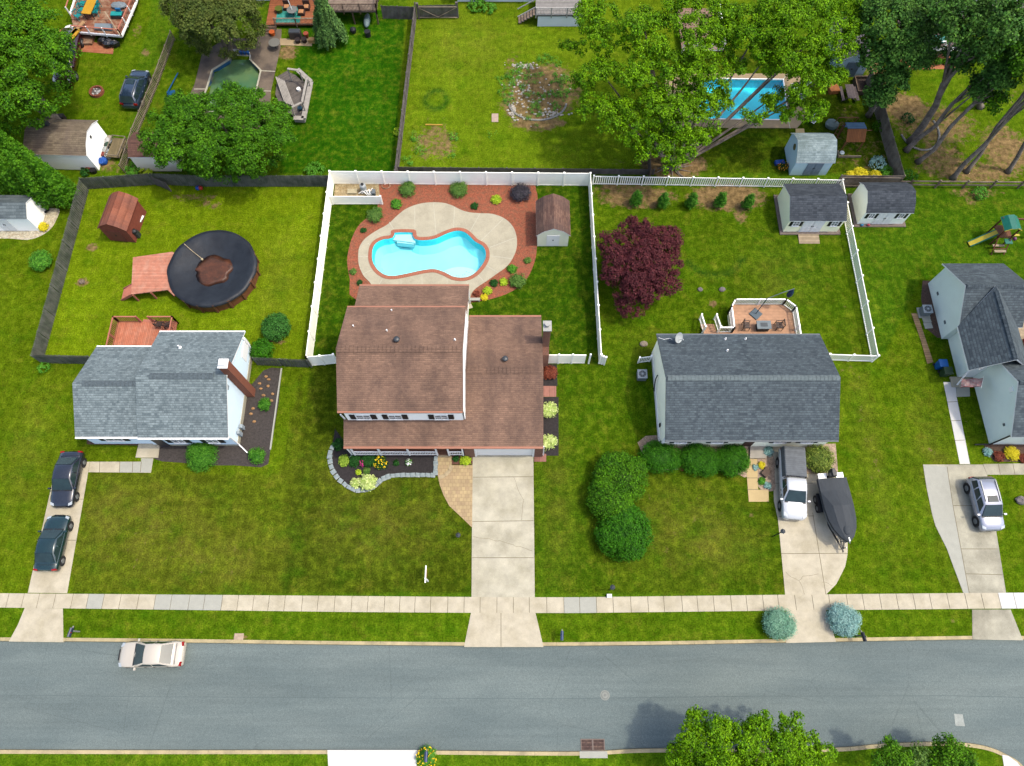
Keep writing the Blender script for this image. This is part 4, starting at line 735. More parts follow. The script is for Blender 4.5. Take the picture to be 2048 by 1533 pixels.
struct(b,'brown_patio',[mat('brown_patio_concrete',A(142,124,106),.85,.16,1,fine=.1,c2=A(96,84,76)),MC['cream_coping']])
struct(MB().prism(PX([(560,78),(625,78),(624,93),(561,91)]),-.1,.032),'small_patio',MC['tan_concrete'])
T=thing('pool_ladder','thin white metal ladder lying beside the murky green pool','ladder',P(462,108)); b=MB()
for k in range(4): b.bar(P(466+k*3,99,.1),P(473+k*3.5,107,.1),.05)
b.build('rung',white,T); b=MB().tube([P(451,114,.05),P(453,98,.5),P(463,96,.5)],.03,6).tube([P(499,105,.05),P(500,112,.4),P(499,120,.1)],.03,6); b.build('rail',white,T)
for k in range(3): 
    q=P(483+k*7,109,.05); one(MB().cyl(q,(q.x,q.y,.4),.14,.17,n=10),'bucket',mat('blue_plastic',A(24,92,170),.4,.05),'small blue pail in the row behind the murky pool','bucket','blue pails behind the green pool')
# ---------------------------------------------------------------- fences
def stations(path,step):
    out=[]
    for a,c in zip(path,path[1:]):
        a,c=Vector(a[:2]),Vector(c[:2]); n=max(1,round((c-a).length/step)); out.append([a.lerp(c,i/n) for i in range(n+1)])
    return out
def fence(lbl,path,h,step,panel,postw,pm,cm=None,group=None,cap=True,name='fence',postd=0):
    t=thing(name,lbl,'fence',(path[0][0],path[0][1],0),group); done=[]
    for seg in stations(path,step):
        for a,c in zip(seg,seg[1:]):
            b=MB(); panel(b,a,c,h); b.build('panel',cm or pm,t)
        for p in seg:
            if any((p-q).length<.1 for q in done): continue
            done.append(p); b=MB().box(p.x-postw/2,p.x+postw/2,p.y-postw/2,p.y+postw/2,0,h+.06+postd)
            if cap: b.box(p.x-postw/2-.02,p.x+postw/2+.02,p.y-postw/2-.02,p.y+postw/2+.02,h+.06+postd,h+.1+postd)
            b.build('post',pm,t)
    return t
def solid(b,a,c,h):
    d=(c-a).normalized(); a=a+d*.07; c=c-d*.07; b.bar((*a,h/2),(*c,h/2),.035,h-.16); b.bar((*a,h-.03),(*c,h-.03),.06,.11); b.bar((*a,.1),(*c,.1),.06,.11)
def picket(sp=.12,w=.04,rails=(.12,None),pk=.025):
    def f(b,a,c,h):
        d=(c-a).normalized(); L=(c-a).length; a=a+d*.06; c=c-d*.06; n=int(L/sp)
        for z in rails: z=h-.06 if z is None else z; b.bar((*a,z),(*c,z),.055,.08)
        for i in range(1,n): p=a.lerp(c,i/n); b.bar((*p,.05),(*p,h-.03),pk,w,up=(d.x,d.y,0))
    return f
def shadowbox(b,a,c,h,w=.15,gap=.06):
    d=(c-a).normalized(); nn=Vector((-d.y,d.x)); L=(c-a).length; n=int(L/(w+gap))
    for z in (.35,h-.3): b.bar((*a,z),(*c,z),.05,.09)
    for s in (-1,1):
        for i in range(n):
            p=a+d*((i+.5+(.5 if s>0 else 0))*(w+gap)); p+=nn*s*.045; hh=h+random.uniform(-.03,.02); b.bar((*p,.05),(*(p+d*random.uniform(-.01,.01)),hh),.02,w,up=(d.x,d.y,0))
def stockade(b,a,c,h,w=.14):
    d=(c-a).normalized(); nn=Vector((-d.y,d.x)); L=(c-a).length; n=max(1,int(L/w))
    for z in (.3,h-.3): b.bar((*(a+nn*.04),z),(*(c+nn*.04),z),.05,.09)
    for i in range(n): p=a+d*((i+.5)*L/n); b.bar((*p,.03),(*p,h+random.uniform(-.02,.03)),.022,L/n*.93,up=(d.x,d.y,0))
vin=mat('vinyl_fence',(.8,.78,.68),.45,.04,.7); vinw=mat('vinyl_white',(.72,.72,.68),.4,.02)
W2=lambda pts:[tuple(P(x,y)[:2]) for x,y in pts]
wf=W2([(623,732),(668,368),(1177,372),(1198,727)])
fence('tall solid off-white vinyl fence enclosing the pool yard on three sides',wf,1.83,2.45,solid,.13,vin)
fence('short run of solid vinyl fence joining the left fence corner to the brown-roofed house',[wf[0],tuple(P(676,727)[:2])],1.83,1.2,solid,.13,vin)
gy=wf[3]; T=thing('gate','cream vinyl double gate at the right side of the brown-roofed house','gate',(gy[0]-1,gy[1],0)); xr=gy[0]-.9
for i,(a,c) in enumerate(((2.6,3.95),(3.95,5.1),(5.1,6.3))): 
    b=MB(); solid(b,Vector((a,gy[1])),Vector((min(c,xr) if i==2 else c,gy[1])),1.75); b.build('panel' if i==0 else 'gate_leaf',vin,T)
for x in (2.6,3.95,5.1,xr): MB().box(x-.065,x+.065,gy[1]-.065,gy[1]+.065,0,1.9).build('post',vinw,T)
q=P(1202,727); fence('stub of white vinyl fencing folded against the right gate corner',[(q.x-.2,q.y),(q.x+.25,q.y-.15)],1.6,.25,solid,.1,vinw)
fence('low vinyl screen wall hiding the pool pump corner',W2([(666,409),(765,409)]),1.2,3.4,solid,.12,vin)
rf_=[tuple(P(1188,352.5,1.25)[:2]),tuple(P(1686,360,1.25)[:2]),tuple(P(1757,712,1.25)[:2]),tuple(P(1660,709,1.25)[:2])]
fence('white vinyl picket fence running round the ranch house back yard',rf_,1.25,2.45,picket(.2,.09,pk=.035),.12,vinw)
q0,q1=P(1280,716,1.1),P(1303,713,1.1); fence('short white picket gate between the cream ranch house and lawn',[tuple(q0[:2]),tuple(q1[:2])],1.1,1.1,picket(.16,.06),.11,vinw,name='fence_gate')
old=mat('weathered_wood',A(134,134,122),.9,.3,3,stretch=(1,1,.3),c2=A(96,104,88)); old2=mat('grey_wood',A(136,126,122),.9,.2,3,stretch=(1,1,.3),c2=A(110,100,96)); tanw=mat('tan_wood',A(178,160,136),.85,.15,3,c2=A(146,130,112)); brw=mat('brown_wood',A(128,104,84),.85,.2,3,c2=A(104,84,70))
lf_=[tuple(P(x,y,1.6)[:2]) for x,y in [(175,713),(62,711),(159,357),(300,348),(400,352),(655,352)]]
fence('dark weathered board on board fence along the left side and back of the rear lawn',lf_,1.6,2.4,shadowbox,.1,old,cap=False)
fence('short weathered fence linking the grey-roofed house to the white fence corner',[tuple(P(505,716,1.5)[:2]),tuple(P(614,721,1.5)[:2])],1.5,2.4,shadowbox,.1,old,cap=False)
fence('sagging broken fence section beneath the broad round tree',[tuple(P(300,350,1.6)[:2]),tuple(P(330,366,1.3)[:2])],1.3,1.2,stockade,.1,old2,cap=False)
fence('grey picket fence running down beside the dark blue car',[tuple(P(340,62,1.2)[:2]),tuple(P(306,152,1.2)[:2]),tuple(P(262,258,1.2)[:2]),tuple(P(238,330,1.2)[:2])],1.2,2.4,picket(.21,.1,(.3,None)),.1,tanw,cap=False)
fence('long grey stockade fence between the dark green and pale lawns',[tuple(P(829,6,1.75)[:2]),tuple(P(789,341,1.75)[:2])],1.75,2.4,stockade,.1,old2,cap=False)
fence('low grey timber fence behind the white vinyl fence',W2([(792,345),(1180,349),(1306,350)]),.8,2.6,stockade,.1,old2,cap=False)
fence('short run of grey stockade fence at the top of the dark lawn',[tuple(P(762,12,1.6)[:2]),tuple(P(826,14,1.6)[:2])],1.6,2,stockade,.1,old2,cap=False)
g0,g1=P(834,10,1.7),P(913,8,1.7); T=thing('gate','grey double timber gate with diagonal braces at the top edge','gate',g0.xyz*Vector((1,1,0)) if False else (g0.x,g0.y,0))
b=MB(); stockade(b,Vector(g0[:2]),Vector(g1[:2]),1.6); b.build('boards',old2,T); b=MB(); m_=(g0+g1)/2; yb=g0.y-.08; b.bar((g0.x,yb,1.45),(m_.x,yb,.25),.1,.05).bar((m_.x,yb,.25),(g1.x,yb,1.45),.1,.05).bar((g0.x,yb,.2),(g1.x,yb,.2),.1,.04).bar((g0.x,yb,1.5),(g1.x,yb,1.5),.1,.04); b.build('brace',tanw,T)
for p in (g0,g1): MB().box(p.x-.12,p.x+.12,p.y-.12,p.y+.12,0,1.9).build('post',old2,T)
fence('brown timber fence panel leaning beside the big maple trunk',[tuple(P(1299,275,1.5)[:2]),tuple(P(1303,342,1.5)[:2])],1.5,2.4,stockade,.1,brw,cap=False)
lt=[tuple(P(x,y,1.8)[:2]) for x,y in ((1745,140),(1767,202),(1810,352),(1684,351))]
fence('tan timber fence around the corner of the play area by the tall trunks',lt,1.8,2.4,stockade,.1,mat('pale_tan_wood',A(182,164,146),.85,.15,3,c2=A(140,120,104)),cap=False)
def rails(b,a,c,h):
    for z in (.45,.95): 
        p,q=a+Vector((random.uniform(-.02,.02),0)),c; b.bar((*p,z+random.uniform(-.04,.04)),(*q,z+random.uniform(-.04,.04)),.1,.11)
fence('brown split rail fence along the shaded yard at the right',W2([(1688,374),(1814,376),(2200,378)]),1.1,2.7,rails,.13,mat('split_rail',A(168,148,128),.9,.2,3,c2=A(120,100,84)),cap=False)
# ---------------------------------------------------------------- decks
def deckrail(par,pts,z,h=.95,m=trimw,name='railing',sp=.14,post=.1,pk=.03):
    for a,c in zip(pts,pts[1:]):
        a,c=Vector(a[:2]),Vector(c[:2]); b=MB(); d=(c-a).normalized(); L=(c-a).length
        b.bar((*a,z+h),(*c,z+h),.11,.05); b.bar((*a,z+.1),(*c,z+.1),.05,.06); n=int(L/sp)
        for i in range(1,n): p=a.lerp(c,i/n); b.bar((*p,z+.1),(*p,z+h-.02),pk,pk)
        k=max(1,round(L/1.9))
        for i in range(k+1): p=a.lerp(c,i/k); b.box(p.x-post/2,p.x+post/2,p.y-post/2,p.y+post/2,0 if z<.3 else z-.3,z+h+.06)
        b.build(name,m,par)
rdk=boards('red_deck_boards',A(238,156,126),.15,axis='Y',gap=.12,var=.1,c2=A(240,172,144)); rdt=mat('red_deck_paint',A(220,134,108),.75,.1,3); rdx=boards('red_deck_boards_y',A(228,138,104),.15,axis='X',gap=.1,var=.1,c2=A(234,154,122))
dp=[P(266,515,1.2),P(344,504,1.2),P(351,507,1.2),P(338,545,1.2),P(352,588,1.2),P(348,592,1.2),P(335,580,1.2),P(262,589,1.2)]
T=thing('pool_side_deck','raised red timber deck with stairs against the covered round pool','deck',(dp[0].x,dp[0].y,0)); b=MB(); b.prism([tuple(p[:2]) for p in dp],1.1,1.2); b.build('platform',rdk,T)
b=MB()
for p in (dp[0],dp[7],(dp[0]+dp[1])/2,(dp[7]+dp[6])/2,dp[6]): b.box(p[0]-.06+.1,p[0]+.06+.1,p[1]-.06,p[1]+.06,0,1.1)
b.build('leg',rdt,T); b=MB(); x0=dp[7].x
for k in range(5): b.box(x0-.28*(k+1),x0-.28*k+.02,dp[7].y+.05,dp[7].y+1.15,.96-.22*k,1.0-.22*k); 
b.bar((x0,dp[7].y+.02,1.05),(x0-1.4,dp[7].y+.02,.05),.05,.25).bar((x0,dp[7].y+1.18,1.05),(x0-1.4,dp[7].y+1.18,.05),.05,.25); b.build('stair',rdt,T)
d4=[P(229,634,1.6),P(344,633,1.6)]; x0,x1,yT=P(226,634,1.6).x,P(344,634,1.6).x,P(285,634,1.6).y
T=thing('deck','red painted deck with railings behind the grey-roofed house','deck',(x0,24.6,0)); MB().box(x0,x1,24.55,yT,.5,.62).build('platform',rdx,T); a_,b_=P(273,634,1.5).x,P(297,634,1.5).x
for pts in ([(x0,24.7),(x0,yT),(a_,yT)],[(b_,yT),(x1,yT),(x1,25.95)]): deckrail(T,pts,.62,1.0,rdt,sp=.16,pk=.04,post=.12)
MB().box(a_,b_,yT,yT+.35,.25,.42).build('step',rdt,T)
cdk=boards('composite_boards',A(230,176,138),.15,axis='Y',gap=.16,var=.06,dark=.55)
dpx=[(1428,672),(1428,640),(1482,640),(1482,612),(1484,598),(1596,598),(1613,611),(1620,672)]
DP=[tuple(P(x,y,1.5)[:2]) for x,y in dpx]; dz=.75
DK=[(16.4,25.3),(16.55,26.9),(18.95,26.9),(18.95,28.9),(19.35,29.6),(23.75,29.6),(24.5,28.9),(24.5,25.3)]
T=thing('deck','tan composite deck with white railings and stairs behind the cream ranch house','deck',(20.5,27.4,0)); MB().prism(DK,dz-.15,dz).build('platform',cdk,T); MB().prism(inset(DK,.08),.0,dz-.16).build('skirt',cream,T)
deckrail(T,[DK[2],DK[3],DK[4],DK[5],DK[6],DK[7]],dz,.95,vinw,sp=.13,pk=.05,post=.13); deckrail(T,[(17.75,26.9),DK[2]],dz,.95,vinw,sp=.13,post=.13)
b=MB(); 
for k in range(5): b.box(16.55,17.75,26.9+.28*k,26.9+.28*(k+1)+.02,dz-.17*(k+1)-.04,dz-.17*(k+1)+.01) 
b.build('stair',cdk,T)
for x in (16.5,17.8):
    b=MB(); b.bar((x,26.95,dz+.95),(x,28.5,.95),.11,.06); b.bar((x,26.95,dz+.1),(x,28.5,.15),.06,.06)
    for i in range(11): y=26.95+i*.15; zz=dz-(y-26.95)/1.55*dz; b.bar((x,y,zz+.12),(x,y,zz+.93),.03)
    for y in (26.95,28.5): zz=dz-(y-26.95)/1.55*dz; b.box(x-.06,x+.06,y-.06,y+.06,0,zz+1.1)
    b.build('stair_railing',vinw,T)
# ---------------------------------------------------------------- vehicles
def paint(name,c,metal=.2,rough=.25): 
    if name in MC: return MC[name]
    m=mat(name,c,rough,.03,1,metal,coat=.8,spec=.5); return m
carglass=mat('car_glass',A(52,72,74),.12,.25,1.5,spec=.35); rubber=mat('tyre_rubber',A(44,44,46),.8,.1,5); rimm=mat('alloy_rim',A(176,180,182),.3,.05,3,.6); redl=mat('tail_light_red',A(190,24,24),.2,.05,3); headl=mat('headlight_clear',A(226,232,234),.1,.05,3,spec=.8)
def car(name,lbl,cat,pf,pr,Wd,Hh,kind,pm,glass=None,roofm=None,rails=False,sun_roof=False,cap=None,group='parked cars'):
    glass=glass or carglass; f,r=P(*pf,.7),P(*pr,.7); L=(f-r).length; ctr=(f+r)/2; rz=math.atan2(f.y-r.y,f.x-r.x); t=thing(name,lbl,cat,(0,0,0),group); w=Wd/2
    bl={'sedan':.88,'suv':1.05,'pickup':1.1}[kind]; hz={'sedan':.0,'suv':.05,'pickup':.1}[kind]; zb=.22 if kind=='sedan' else .32
    rear=[(-.5,.80,.62,.34),(-.49,.9,.8,.28),(-.455,.965,bl+.0,zb)] if kind!='pickup' else [(-.5,.9,bl-.1,.45),(-.495,.95,bl,.4)]
    front=[(.36,.985,bl-.07+hz,zb),(.43,.955,bl-.16+hz,zb),(.475,.89,bl-.27+hz,.26),(.493,.78,bl-.38+hz,.3),(.5,.62,bl-.44+hz,.34)]
    st=rear+[(-.36,1,bl+.03,zb),(-.15,1,bl+.02,zb),(.1,1,bl,zb),(.22,1,bl-.0,zb)]+front; rings=[]
    for fx,fw,zt,z0 in st:
        x=fx*L; a=w*fw; hf=[(a*.86,z0),(a*.985,z0+.12),(a,lerp(z0,zt,.55)),(a*.965,zt-.07),(a*.88,zt-.005),(a*.5,zt+.03),(0,zt+.04)]
        rings.append([(x,-y,z) for y,z in hf]+[(x,y,z) for y,z in hf[-2::-1]])
    b=MB(); b.loft(rings,0,cap=True); o=b.build('body',pm,t,smooth=True,world=False)
    zr=Hh; cab={'sedan':(-.385,-.2,.035,.215),'suv':(-.475,-.40,.06,.25),'pickup':(-.06,-.035,.13,.27)}[kind]
    if kind=='pickup' and cap is None: cab=(-.08,-.06,.12,.27)
    xa,xb,xc,xd=[c*L for c in cab]; wb,wr=w*.93,w*.75; zc=bl-.01
    xs=[(xa,zc,wb,.99),(xb,zr-.05,wr,1),(lerp(xb,xc,.5),zr,wr*1.02,1),(xc,zr-.04,wr,1),(xd,zc-.02,wb,1)]; rg=[]
    for x,z,yy,_ in xs:
        e=(wb+.0,zc-.02); q=[(wb,zc-.03),(lerp(wb,yy,.97),z-.03 if z>zc+.1 else z),(yy*.86,z+.0),(yy*.45,z+.035),(0,z+.045)]
        rg.append([(x,-y,zz) for y,zz in q]+[(x,y,zz) for y,zz in q[-2::-1]])
    b=MB(); b.loft(rg,0,cap=False,closed=False); b.build('roof',roofm or pm,o,smooth=True,world=False)
    def pane(nm,c4,mg,off=.012,m=glass,par=o):
        c4=[Vector(c) for c in c4]; ce=sum(c4,Vector())/4; n=(c4[1]-c4[0]).cross(c4[3]-c4[0]).normalized()
        if n.dot(ce-Vector((0,0,.5)))<0: n=-n
        q=[lerp(c,ce,mg)+n*off for c in c4]; k=[lerp(c,ce,mg)-n*.02 for c in c4]; return MB().hull8(k+q).build(nm,m,par,world=False)
    pane('windshield',[(xd,-wb*.95,zc+.01),(xd,wb*.95,zc+.01),(xc,wr*.94,zr-.05),(xc,-wr*.94,zr-.05)],.06,.065)
    zq=zc+.02 if kind!='sedan' else zc+.1; xq=xa if kind!='sedan' else lerp(xa,xb,.16); pane('rear_window',[(xq,-wb*.9,zq),(xq,wb*.9,zq),(xb,wr*.93,zr-.05),(xb,-wr*.93,zr-.05)],.07,.075)
    for s in (-1,1):
        def sp(u,v): 
            x0=lerp(lerp(xa,xd,.07),lerp(xb,xc,-.02),v); x1=lerp(lerp(xa,xd,.93),lerp(xb,xc,1.02),v); return (lerp(x0,x1,u),s*lerp(wb+.0,wr*1.02,v),lerp(zc+.02,zr-.07,v))
        for u0,u1 in (((.03,.49),(.53,.97)) if kind!='suv' else ((.03,.27),(.31,.6),(.64,.97))): pane('side_window',[sp(u0,.06),sp(u1,.06),sp(u1,.9),sp(u0,.9)],.02,.02)
        MB().obox((xd-.12,s*(w+.09),bl-.02),(.12,.2,.14)).build('mirror',pm,t,world=False)
        MB().hull8([(L*.455,s*w*.62,bl-.33+hz),(L*.475,s*w*.62,bl-.33+hz),(L*.45,s*w*.9,bl-.3+hz),(L*.42,s*w*.9,bl-.3+hz),(L*.44,s*w*.62,bl-.17+hz),(L*.485,s*w*.6,bl-.24+hz),(L*.462,s*w*.91,bl-.22+hz),(L*.41,s*w*.93,bl-.13+hz)] if s>0 else [(L*.42,s*w*.9,bl-.3+hz),(L*.45,s*w*.9,bl-.3+hz),(L*.475,s*w*.62,bl-.33+hz),(L*.455,s*w*.62,bl-.33+hz),(L*.41,s*w*.93,bl-.13+hz),(L*.462,s*w*.91,bl-.22+hz),(L*.485,s*w*.6,bl-.24+hz),(L*.44,s*w*.62,bl-.17+hz)]).build('headlight',headl,t,world=False)
        MB().obox((-L*.478,s*w*.76,bl-.24),(.14,w*.34,.22),-s*.12).build('taillight',redl,t,world=False)
        for fx in (-.31,.31):
            x=fx*L; R_=.33 if kind=='sedan' else .38; wh=MB().cyl((x,s*(w-.2),R_),(x,s*(w+.015),R_),R_,n=20).build('wheel',rubber,t,world=False); MB().cyl((x,s*(w+.0),R_),(x,s*(w+.03),R_),R_*.62,R_*.55,n=14).build('rim',rimm,wh,world=False)
            MB().cyl((x,s*(w-.15),R_),(x,s*(w+.004),R_),R_+.07,n=20).build('wheel_arch',black,t,world=False)
    MB().box(xd+.0,xd+.1,-wb*.9,wb*.9,zc+.0,zc+.045).build('cowl',black,t,world=False)
    MB().box(L*.488,L*.5+.012,-w*.42,w*.42,.5+hz,.62+hz).build('grille',black,t,world=False)
    if kind=='sedan': MB().box(-L*.40,-L*.40+.02,-w*.8,w*.8,bl-.0,bl+.075).build('boot_seam',black,t,world=False)
    for s in (-1,1):
        for q_ in (.0,.22): MB().box(lerp(xa,xd,.5+q_)-.06,lerp(xa,xd,.5+q_)+.1,s*(w+.01)-.02,s*(w+.01)+.02,bl-.2,bl-.17).build('door_handle',black if kind!='suv' else rimm,t,world=False)
    if rails:
        for s in (-1,1): MB().bar((xb+.1,s*wr*.82,zr+.04),(xc-.2,s*wr*.82,zr+.04),.05,.06).build('roof_rail',rimm,t,world=False)
    if sun_roof: MB().box(lerp(xb,xc,.66),lerp(xb,xc,.92),-wr*.55,wr*.55,zr+.0,zr+.05).build('sunroof',glass,t,world=False)
    if kind=='sedan':
        MB().obox((-L*.497,0,.55),(.02,.36,.14)).build('licence_plate',white,t,world=False)
    if cap:
        rg=[]
        for x,wf,zt in ((-.5*L+.03,.93,bl+.55),(-.46*L,.93,bl+.62),(xa-.06,.93,bl+.64)): a=w*wf; q=[(a,bl-.02),(a*.93,zt-.05),(a*.85,zt),(0,zt+.03)]; rg.append([(x,-y,z) for y,z in q]+[(x,y,z) for y,z in q[-2::-1]])
        MB().loft(rg,0,closed=False).loft([rg[0][::-1],[(-.5*L+.03,0,bl)]*7],0,cap=False,closed=False).build('bed_cap',cap,t,smooth=False,world=False,bevel=.04)
    return place(t,(ctr.x,ctr.y,.03 if ctr.y>1.8 else -.1),rz),L
car('parked_car','black sedan with grey mottled hood nearer the house on the left driveway','car',(121,1014),(145,903),1.85,1.48,'sedan',paint('black_car_paint',A(48,52,64)))
car('parked_car','dark green sedan with pale rear window nearer the street on the left driveway','car',(118,1030),(91,1143),1.85,1.45,'sedan',paint('dark_green_car_paint',A(22,62,62)))
car('parked_car','beige sedan parked on the street against the kerb','car',(235,1310),(366,1308),1.8,1.42,'sedan',paint('beige_car_paint',A(246,232,212),.0))
car('pickup_truck','white pickup truck with grey ribbed bed cap on the ranch driveway','pickup truck',(1588,1040),(1580,900),1.95,1.82,'pickup',paint('white_car_paint',A(250,250,252),0),cap=boards('grey_cap_fabric',A(126,130,134),.16,axis='X',gap=.12,var=.08,dark=.7))
car('parked_car','silver SUV with roof rails and sunroof on the right hand driveway','car',(1985,1062),(1956,955),1.9,1.7,'suv',paint('silver_car_paint',A(206,208,224),.35),rails=True,sun_roof=True)
pk,_=car('pickup_truck','dark maroon pickup loaded with yellow boards beneath the upper left tree','pickup truck',(126,170),(146,62),1.95,1.85,'pickup',paint('maroon_car_paint',A(70,18,24)))
car('parked_car','dark blue SUV parked on the grass along the grey picket fence','car',(284,142),(259,214),1.85,1.7,'suv',paint('navy_car_paint',A(52,72,96)),rails=True,sun_roof=True)
wood=mat('new_lumber',A(206,160,110),.8,.15,3); yel=mat('yellow_paint',A(236,176,30),.6,.08,2)
for (x,y,l,w_,a_,mt,lb) in ((146,70,1.7,.7,1.2,yel,'yellow board lying over the bed of the maroon pickup'),(152,60,2.6,.35,1.1,wood,'brown plank leaning over the bed of the maroon pickup')):
    q=P(x,y,1.25); one(MB().obox((q.x,q.y,1.22),(l,w_,.06),a_),'plank',mt,lb,'plank')
# boat and trailer
tarp=mat('charcoal_tarp',A(70,76,82),.75,.12,1.5,stretch=(1,3,1)); hullm=mat('boat_hull',A(120,128,136),.3,.05,1,spec=.5)
f_,r_=P(1692,1086,1.3),P(1662,958,1.3); L=(f_-r_).length; rz=math.atan2(f_.y-r_.y,f_.x-r_.x); T=thing('boat','open fishing boat under a charcoal tarp parked on the ranch driveway','boat',(0,0,0))
st=[(-.5,.99,.62,1.45),(-.3,1,.6,1.5),(-.05,1,.6,1.55),(.15,.92,.62,1.62),(.3,.74,.7,1.7),(.42,.42,.9,1.78),(.5,.05,1.3,1.85)]; hw=1.12; rg=[]
for fx,fw,z0,z1q in st: a=hw*fw; rg.append([(fx*L,y,z) for y,z in ((-a,z1q),(-a*.92,lerp(z0,z1q,.35)),(0,z0-.12),(a*.92,lerp(z0,z1q,.35)),(a,z1q))])
MB().loft([r for r in rg],0,cap=True).build('hull',hullm,T,world=False)
rg=[]
for (fx,fw,z0,z1q),cr in zip(st,(.1,.18,.5,.42,.3,.18,.02)):
    a=hw*fw+.03; rg.append([(fx*L+(.03 if fx>.4 else 0),y,z) for y,z in ((-a,z1q-.22),(-a,z1q+.01),(-a*.55,z1q+cr*.75),(0,z1q+cr),(a*.55,z1q+cr*.75),(a,z1q+.01),(a,z1q-.22))])
MB().loft(rg,0,closed=False,cap=False).loft([rg[0],[(-.505*L,0,1.3)]*7],0,cap=False,closed=False).build('tarp',tarp,T,world=False,smooth=False)
b=MB(); b.sph((L*.33,0,1.93),(.42,.3,.12),12,6); b.build('bow_hatch',tarp,T,smooth=True,world=False)
mo=MB(); rgm=[[(-.5*L-.15+dx,dy*k,z) for dx,dy in ((-.5,-.16),(-.5,.16),(-.2,.26),(.1,.22),(.1,-.22),(-.2,-.26))] for z,k in ((1.35,.8),(1.6,1.),(1.95,.95),(2.1,.6))]; mo.loft(rgm,0); mo.box(-.5*L-.35,-.5*L-.15,-.06,.06,.55,1.4); mo.box(-.5*L-.6,-.5*L-.1,-.14,.14,.78,.82); mo.build('outboard_motor',mat('motor_black',A(48,50,52),.3,.05,2),T,world=False,bevel=.03)
MB().box(-.5*L-.45,-.5*L+.0,-1.0,-.35,1.3,1.36).box(-.5*L-.45,-.5*L+.0,.4,1.0,1.3,1.36).build('swim_platform',white,T,world=False); MB().cyl((L*.5-.1,0,1.8),(L*.5+.15,0,1.85),.05).obox((L*.47,0,1.85),(.3,.1,.12)).build('anchor_roller',rimm,T,world=False)
place(T,((f_.x+r_.x)/2,(f_.y+r_.y)/2,.03),rz)
T=thing('boat_trailer','black twin axle trailer carrying the tarp covered boat','trailer',(0,0,0)); b=MB()
for s in (-1,1): b.bar((-.48*L,s*.7,.55),(.2*L,s*.7,.55),.09,.12).bar((.2*L,s*.7,.55),(.56*L,s*.06,.5),.09,.12)
for x in (-.4,-.15,.1): b.bar((x*L,-.7,.55),(x*L,.7,.55),.08)
b.bar((.4*L,0,.5),(.62*L,0,.45),.1); b.build('frame',black,T,world=False); MB().cyl((.56*L,.12,0),(.56*L,.12,.9),.04).build('jack',rimm,T,world=False); MB().bar((.46*L,0,.5),(.47*L,0,1.35),.08).build('winch_post',rimm,T,world=False)
for x in (-.22,-.08):
    for s in (-1,1): wh=MB().cyl((x*L,s*1.0,.35),(x*L,s*1.22,.35),.35,n=18).build('wheel',rubber,T,world=False); MB().cyl((x*L,s*1.2,.35),(x*L,s*1.24,.35),.18,n=12).build('rim',rimm,wh,world=False)
for s in (-1,1): MB().box(-.3*L,0,s*1.1-.14,s*1.1+.14,.74,.78).build('fender',black,T,world=False)
place(T,((f_.x+r_.x)/2,(f_.y+r_.y)/2,.03),rz)
# ---------------------------------------------------------------- yard and street objects
def G(x,y,z=0): return P(x,y,z)
def acunit(lbl,px,py,base=True):
    q=G(px,py,.8); t=thing('air_conditioner',lbl,'air conditioner',(q.x,q.y,0),'air conditioning units'); g=mat('ac_grey',A(150,158,162),.5,.1,2); 
    if base: MB().box(q.x-.5,q.x+.5,q.y-.5,q.y+.5,0,.08).build('pad',conc2,t)
    MB().box(q.x-.38,q.x+.38,q.y-.38,q.y+.38,.08,.76).build('cabinet',g,t,bevel=.05); b=MB().box(q.x-.41,q.x+.41,q.y-.41,q.y+.41,.76,.8); b.build('top_panel',mat('ac_light',A(196,204,208),.4),t,bevel=.02)
    fn=MB().cyl((q.x,q.y,.8),(q.x,q.y,.815),.3,n=20).build('fan_well',mat('ac_dark',A(96,104,108),.5),t); b=MB()
    for k in range(8): a=k*math.pi/4; b.bar((q.x,q.y,.83),(q.x+.32*math.cos(a),q.y+.32*math.sin(a),.83),.015)
    b.cyl((q.x,q.y,.8),(q.x,q.y,.85),.09); b.build('guard',MC['ac_light'],t)
acunit('square grey air conditioner beside the cream ranch house wall',1285,748,False); acunit('grey air conditioner on its pad against the far right house wall',1856,618)
def mailbox(lbl,px,py,ang,c,z=1.15,arm=True):
    q=G(px,py,z); t=thing('mailbox',lbl,'mailbox',(q.x,q.y,0),'kerbside mailboxes'); ca,sa=math.cos(ang),math.sin(ang); R=lambda u,v,w:(q.x+u*ca-v*sa,q.y+u*sa+v*ca,w)
    pr=[(-.11,z-.12),(-.11,z+.02),(-.07,z+.1),(0,z+.13),(.07,z+.1),(.11,z+.02),(.11,z-.12)]; MB().loft([[R(u,v,w) for v,w in pr] for u in (-.32,.32)]).build('box',c,t)
    MB().bar(R(.1,0,0),R(.1,0,z-.1),.1).bar(R(-.2,0,z-.14),R(.45,0,z-.14),.08).build('post',mat('post_grey',A(170,168,160),.7),t); MB().obox(R(0,-.13,z),(.05,.02,.15),ang).build('flag',redl,t)
navy=mat('mailbox_navy',A(52,62,96),.35,.05,2)
mailbox('navy mailbox at the kerb by the left driveway',140,1265,1.4,navy); mailbox('blue grey mailbox alone at the kerb right of the middle driveway',1124,1272,1.5,mat('mailbox_blue',A(72,92,132),.4)); mailbox('black mailbox on a white arm near the blue spruce at the kerb',1728,1274,1.75,mat('mailbox_black',A(48,48,58),.4)); mailbox('blue mailbox standing in the yellow flowers across the street',852,1514,1.55,mat('mailbox_blue2',A(52,72,130),.4))
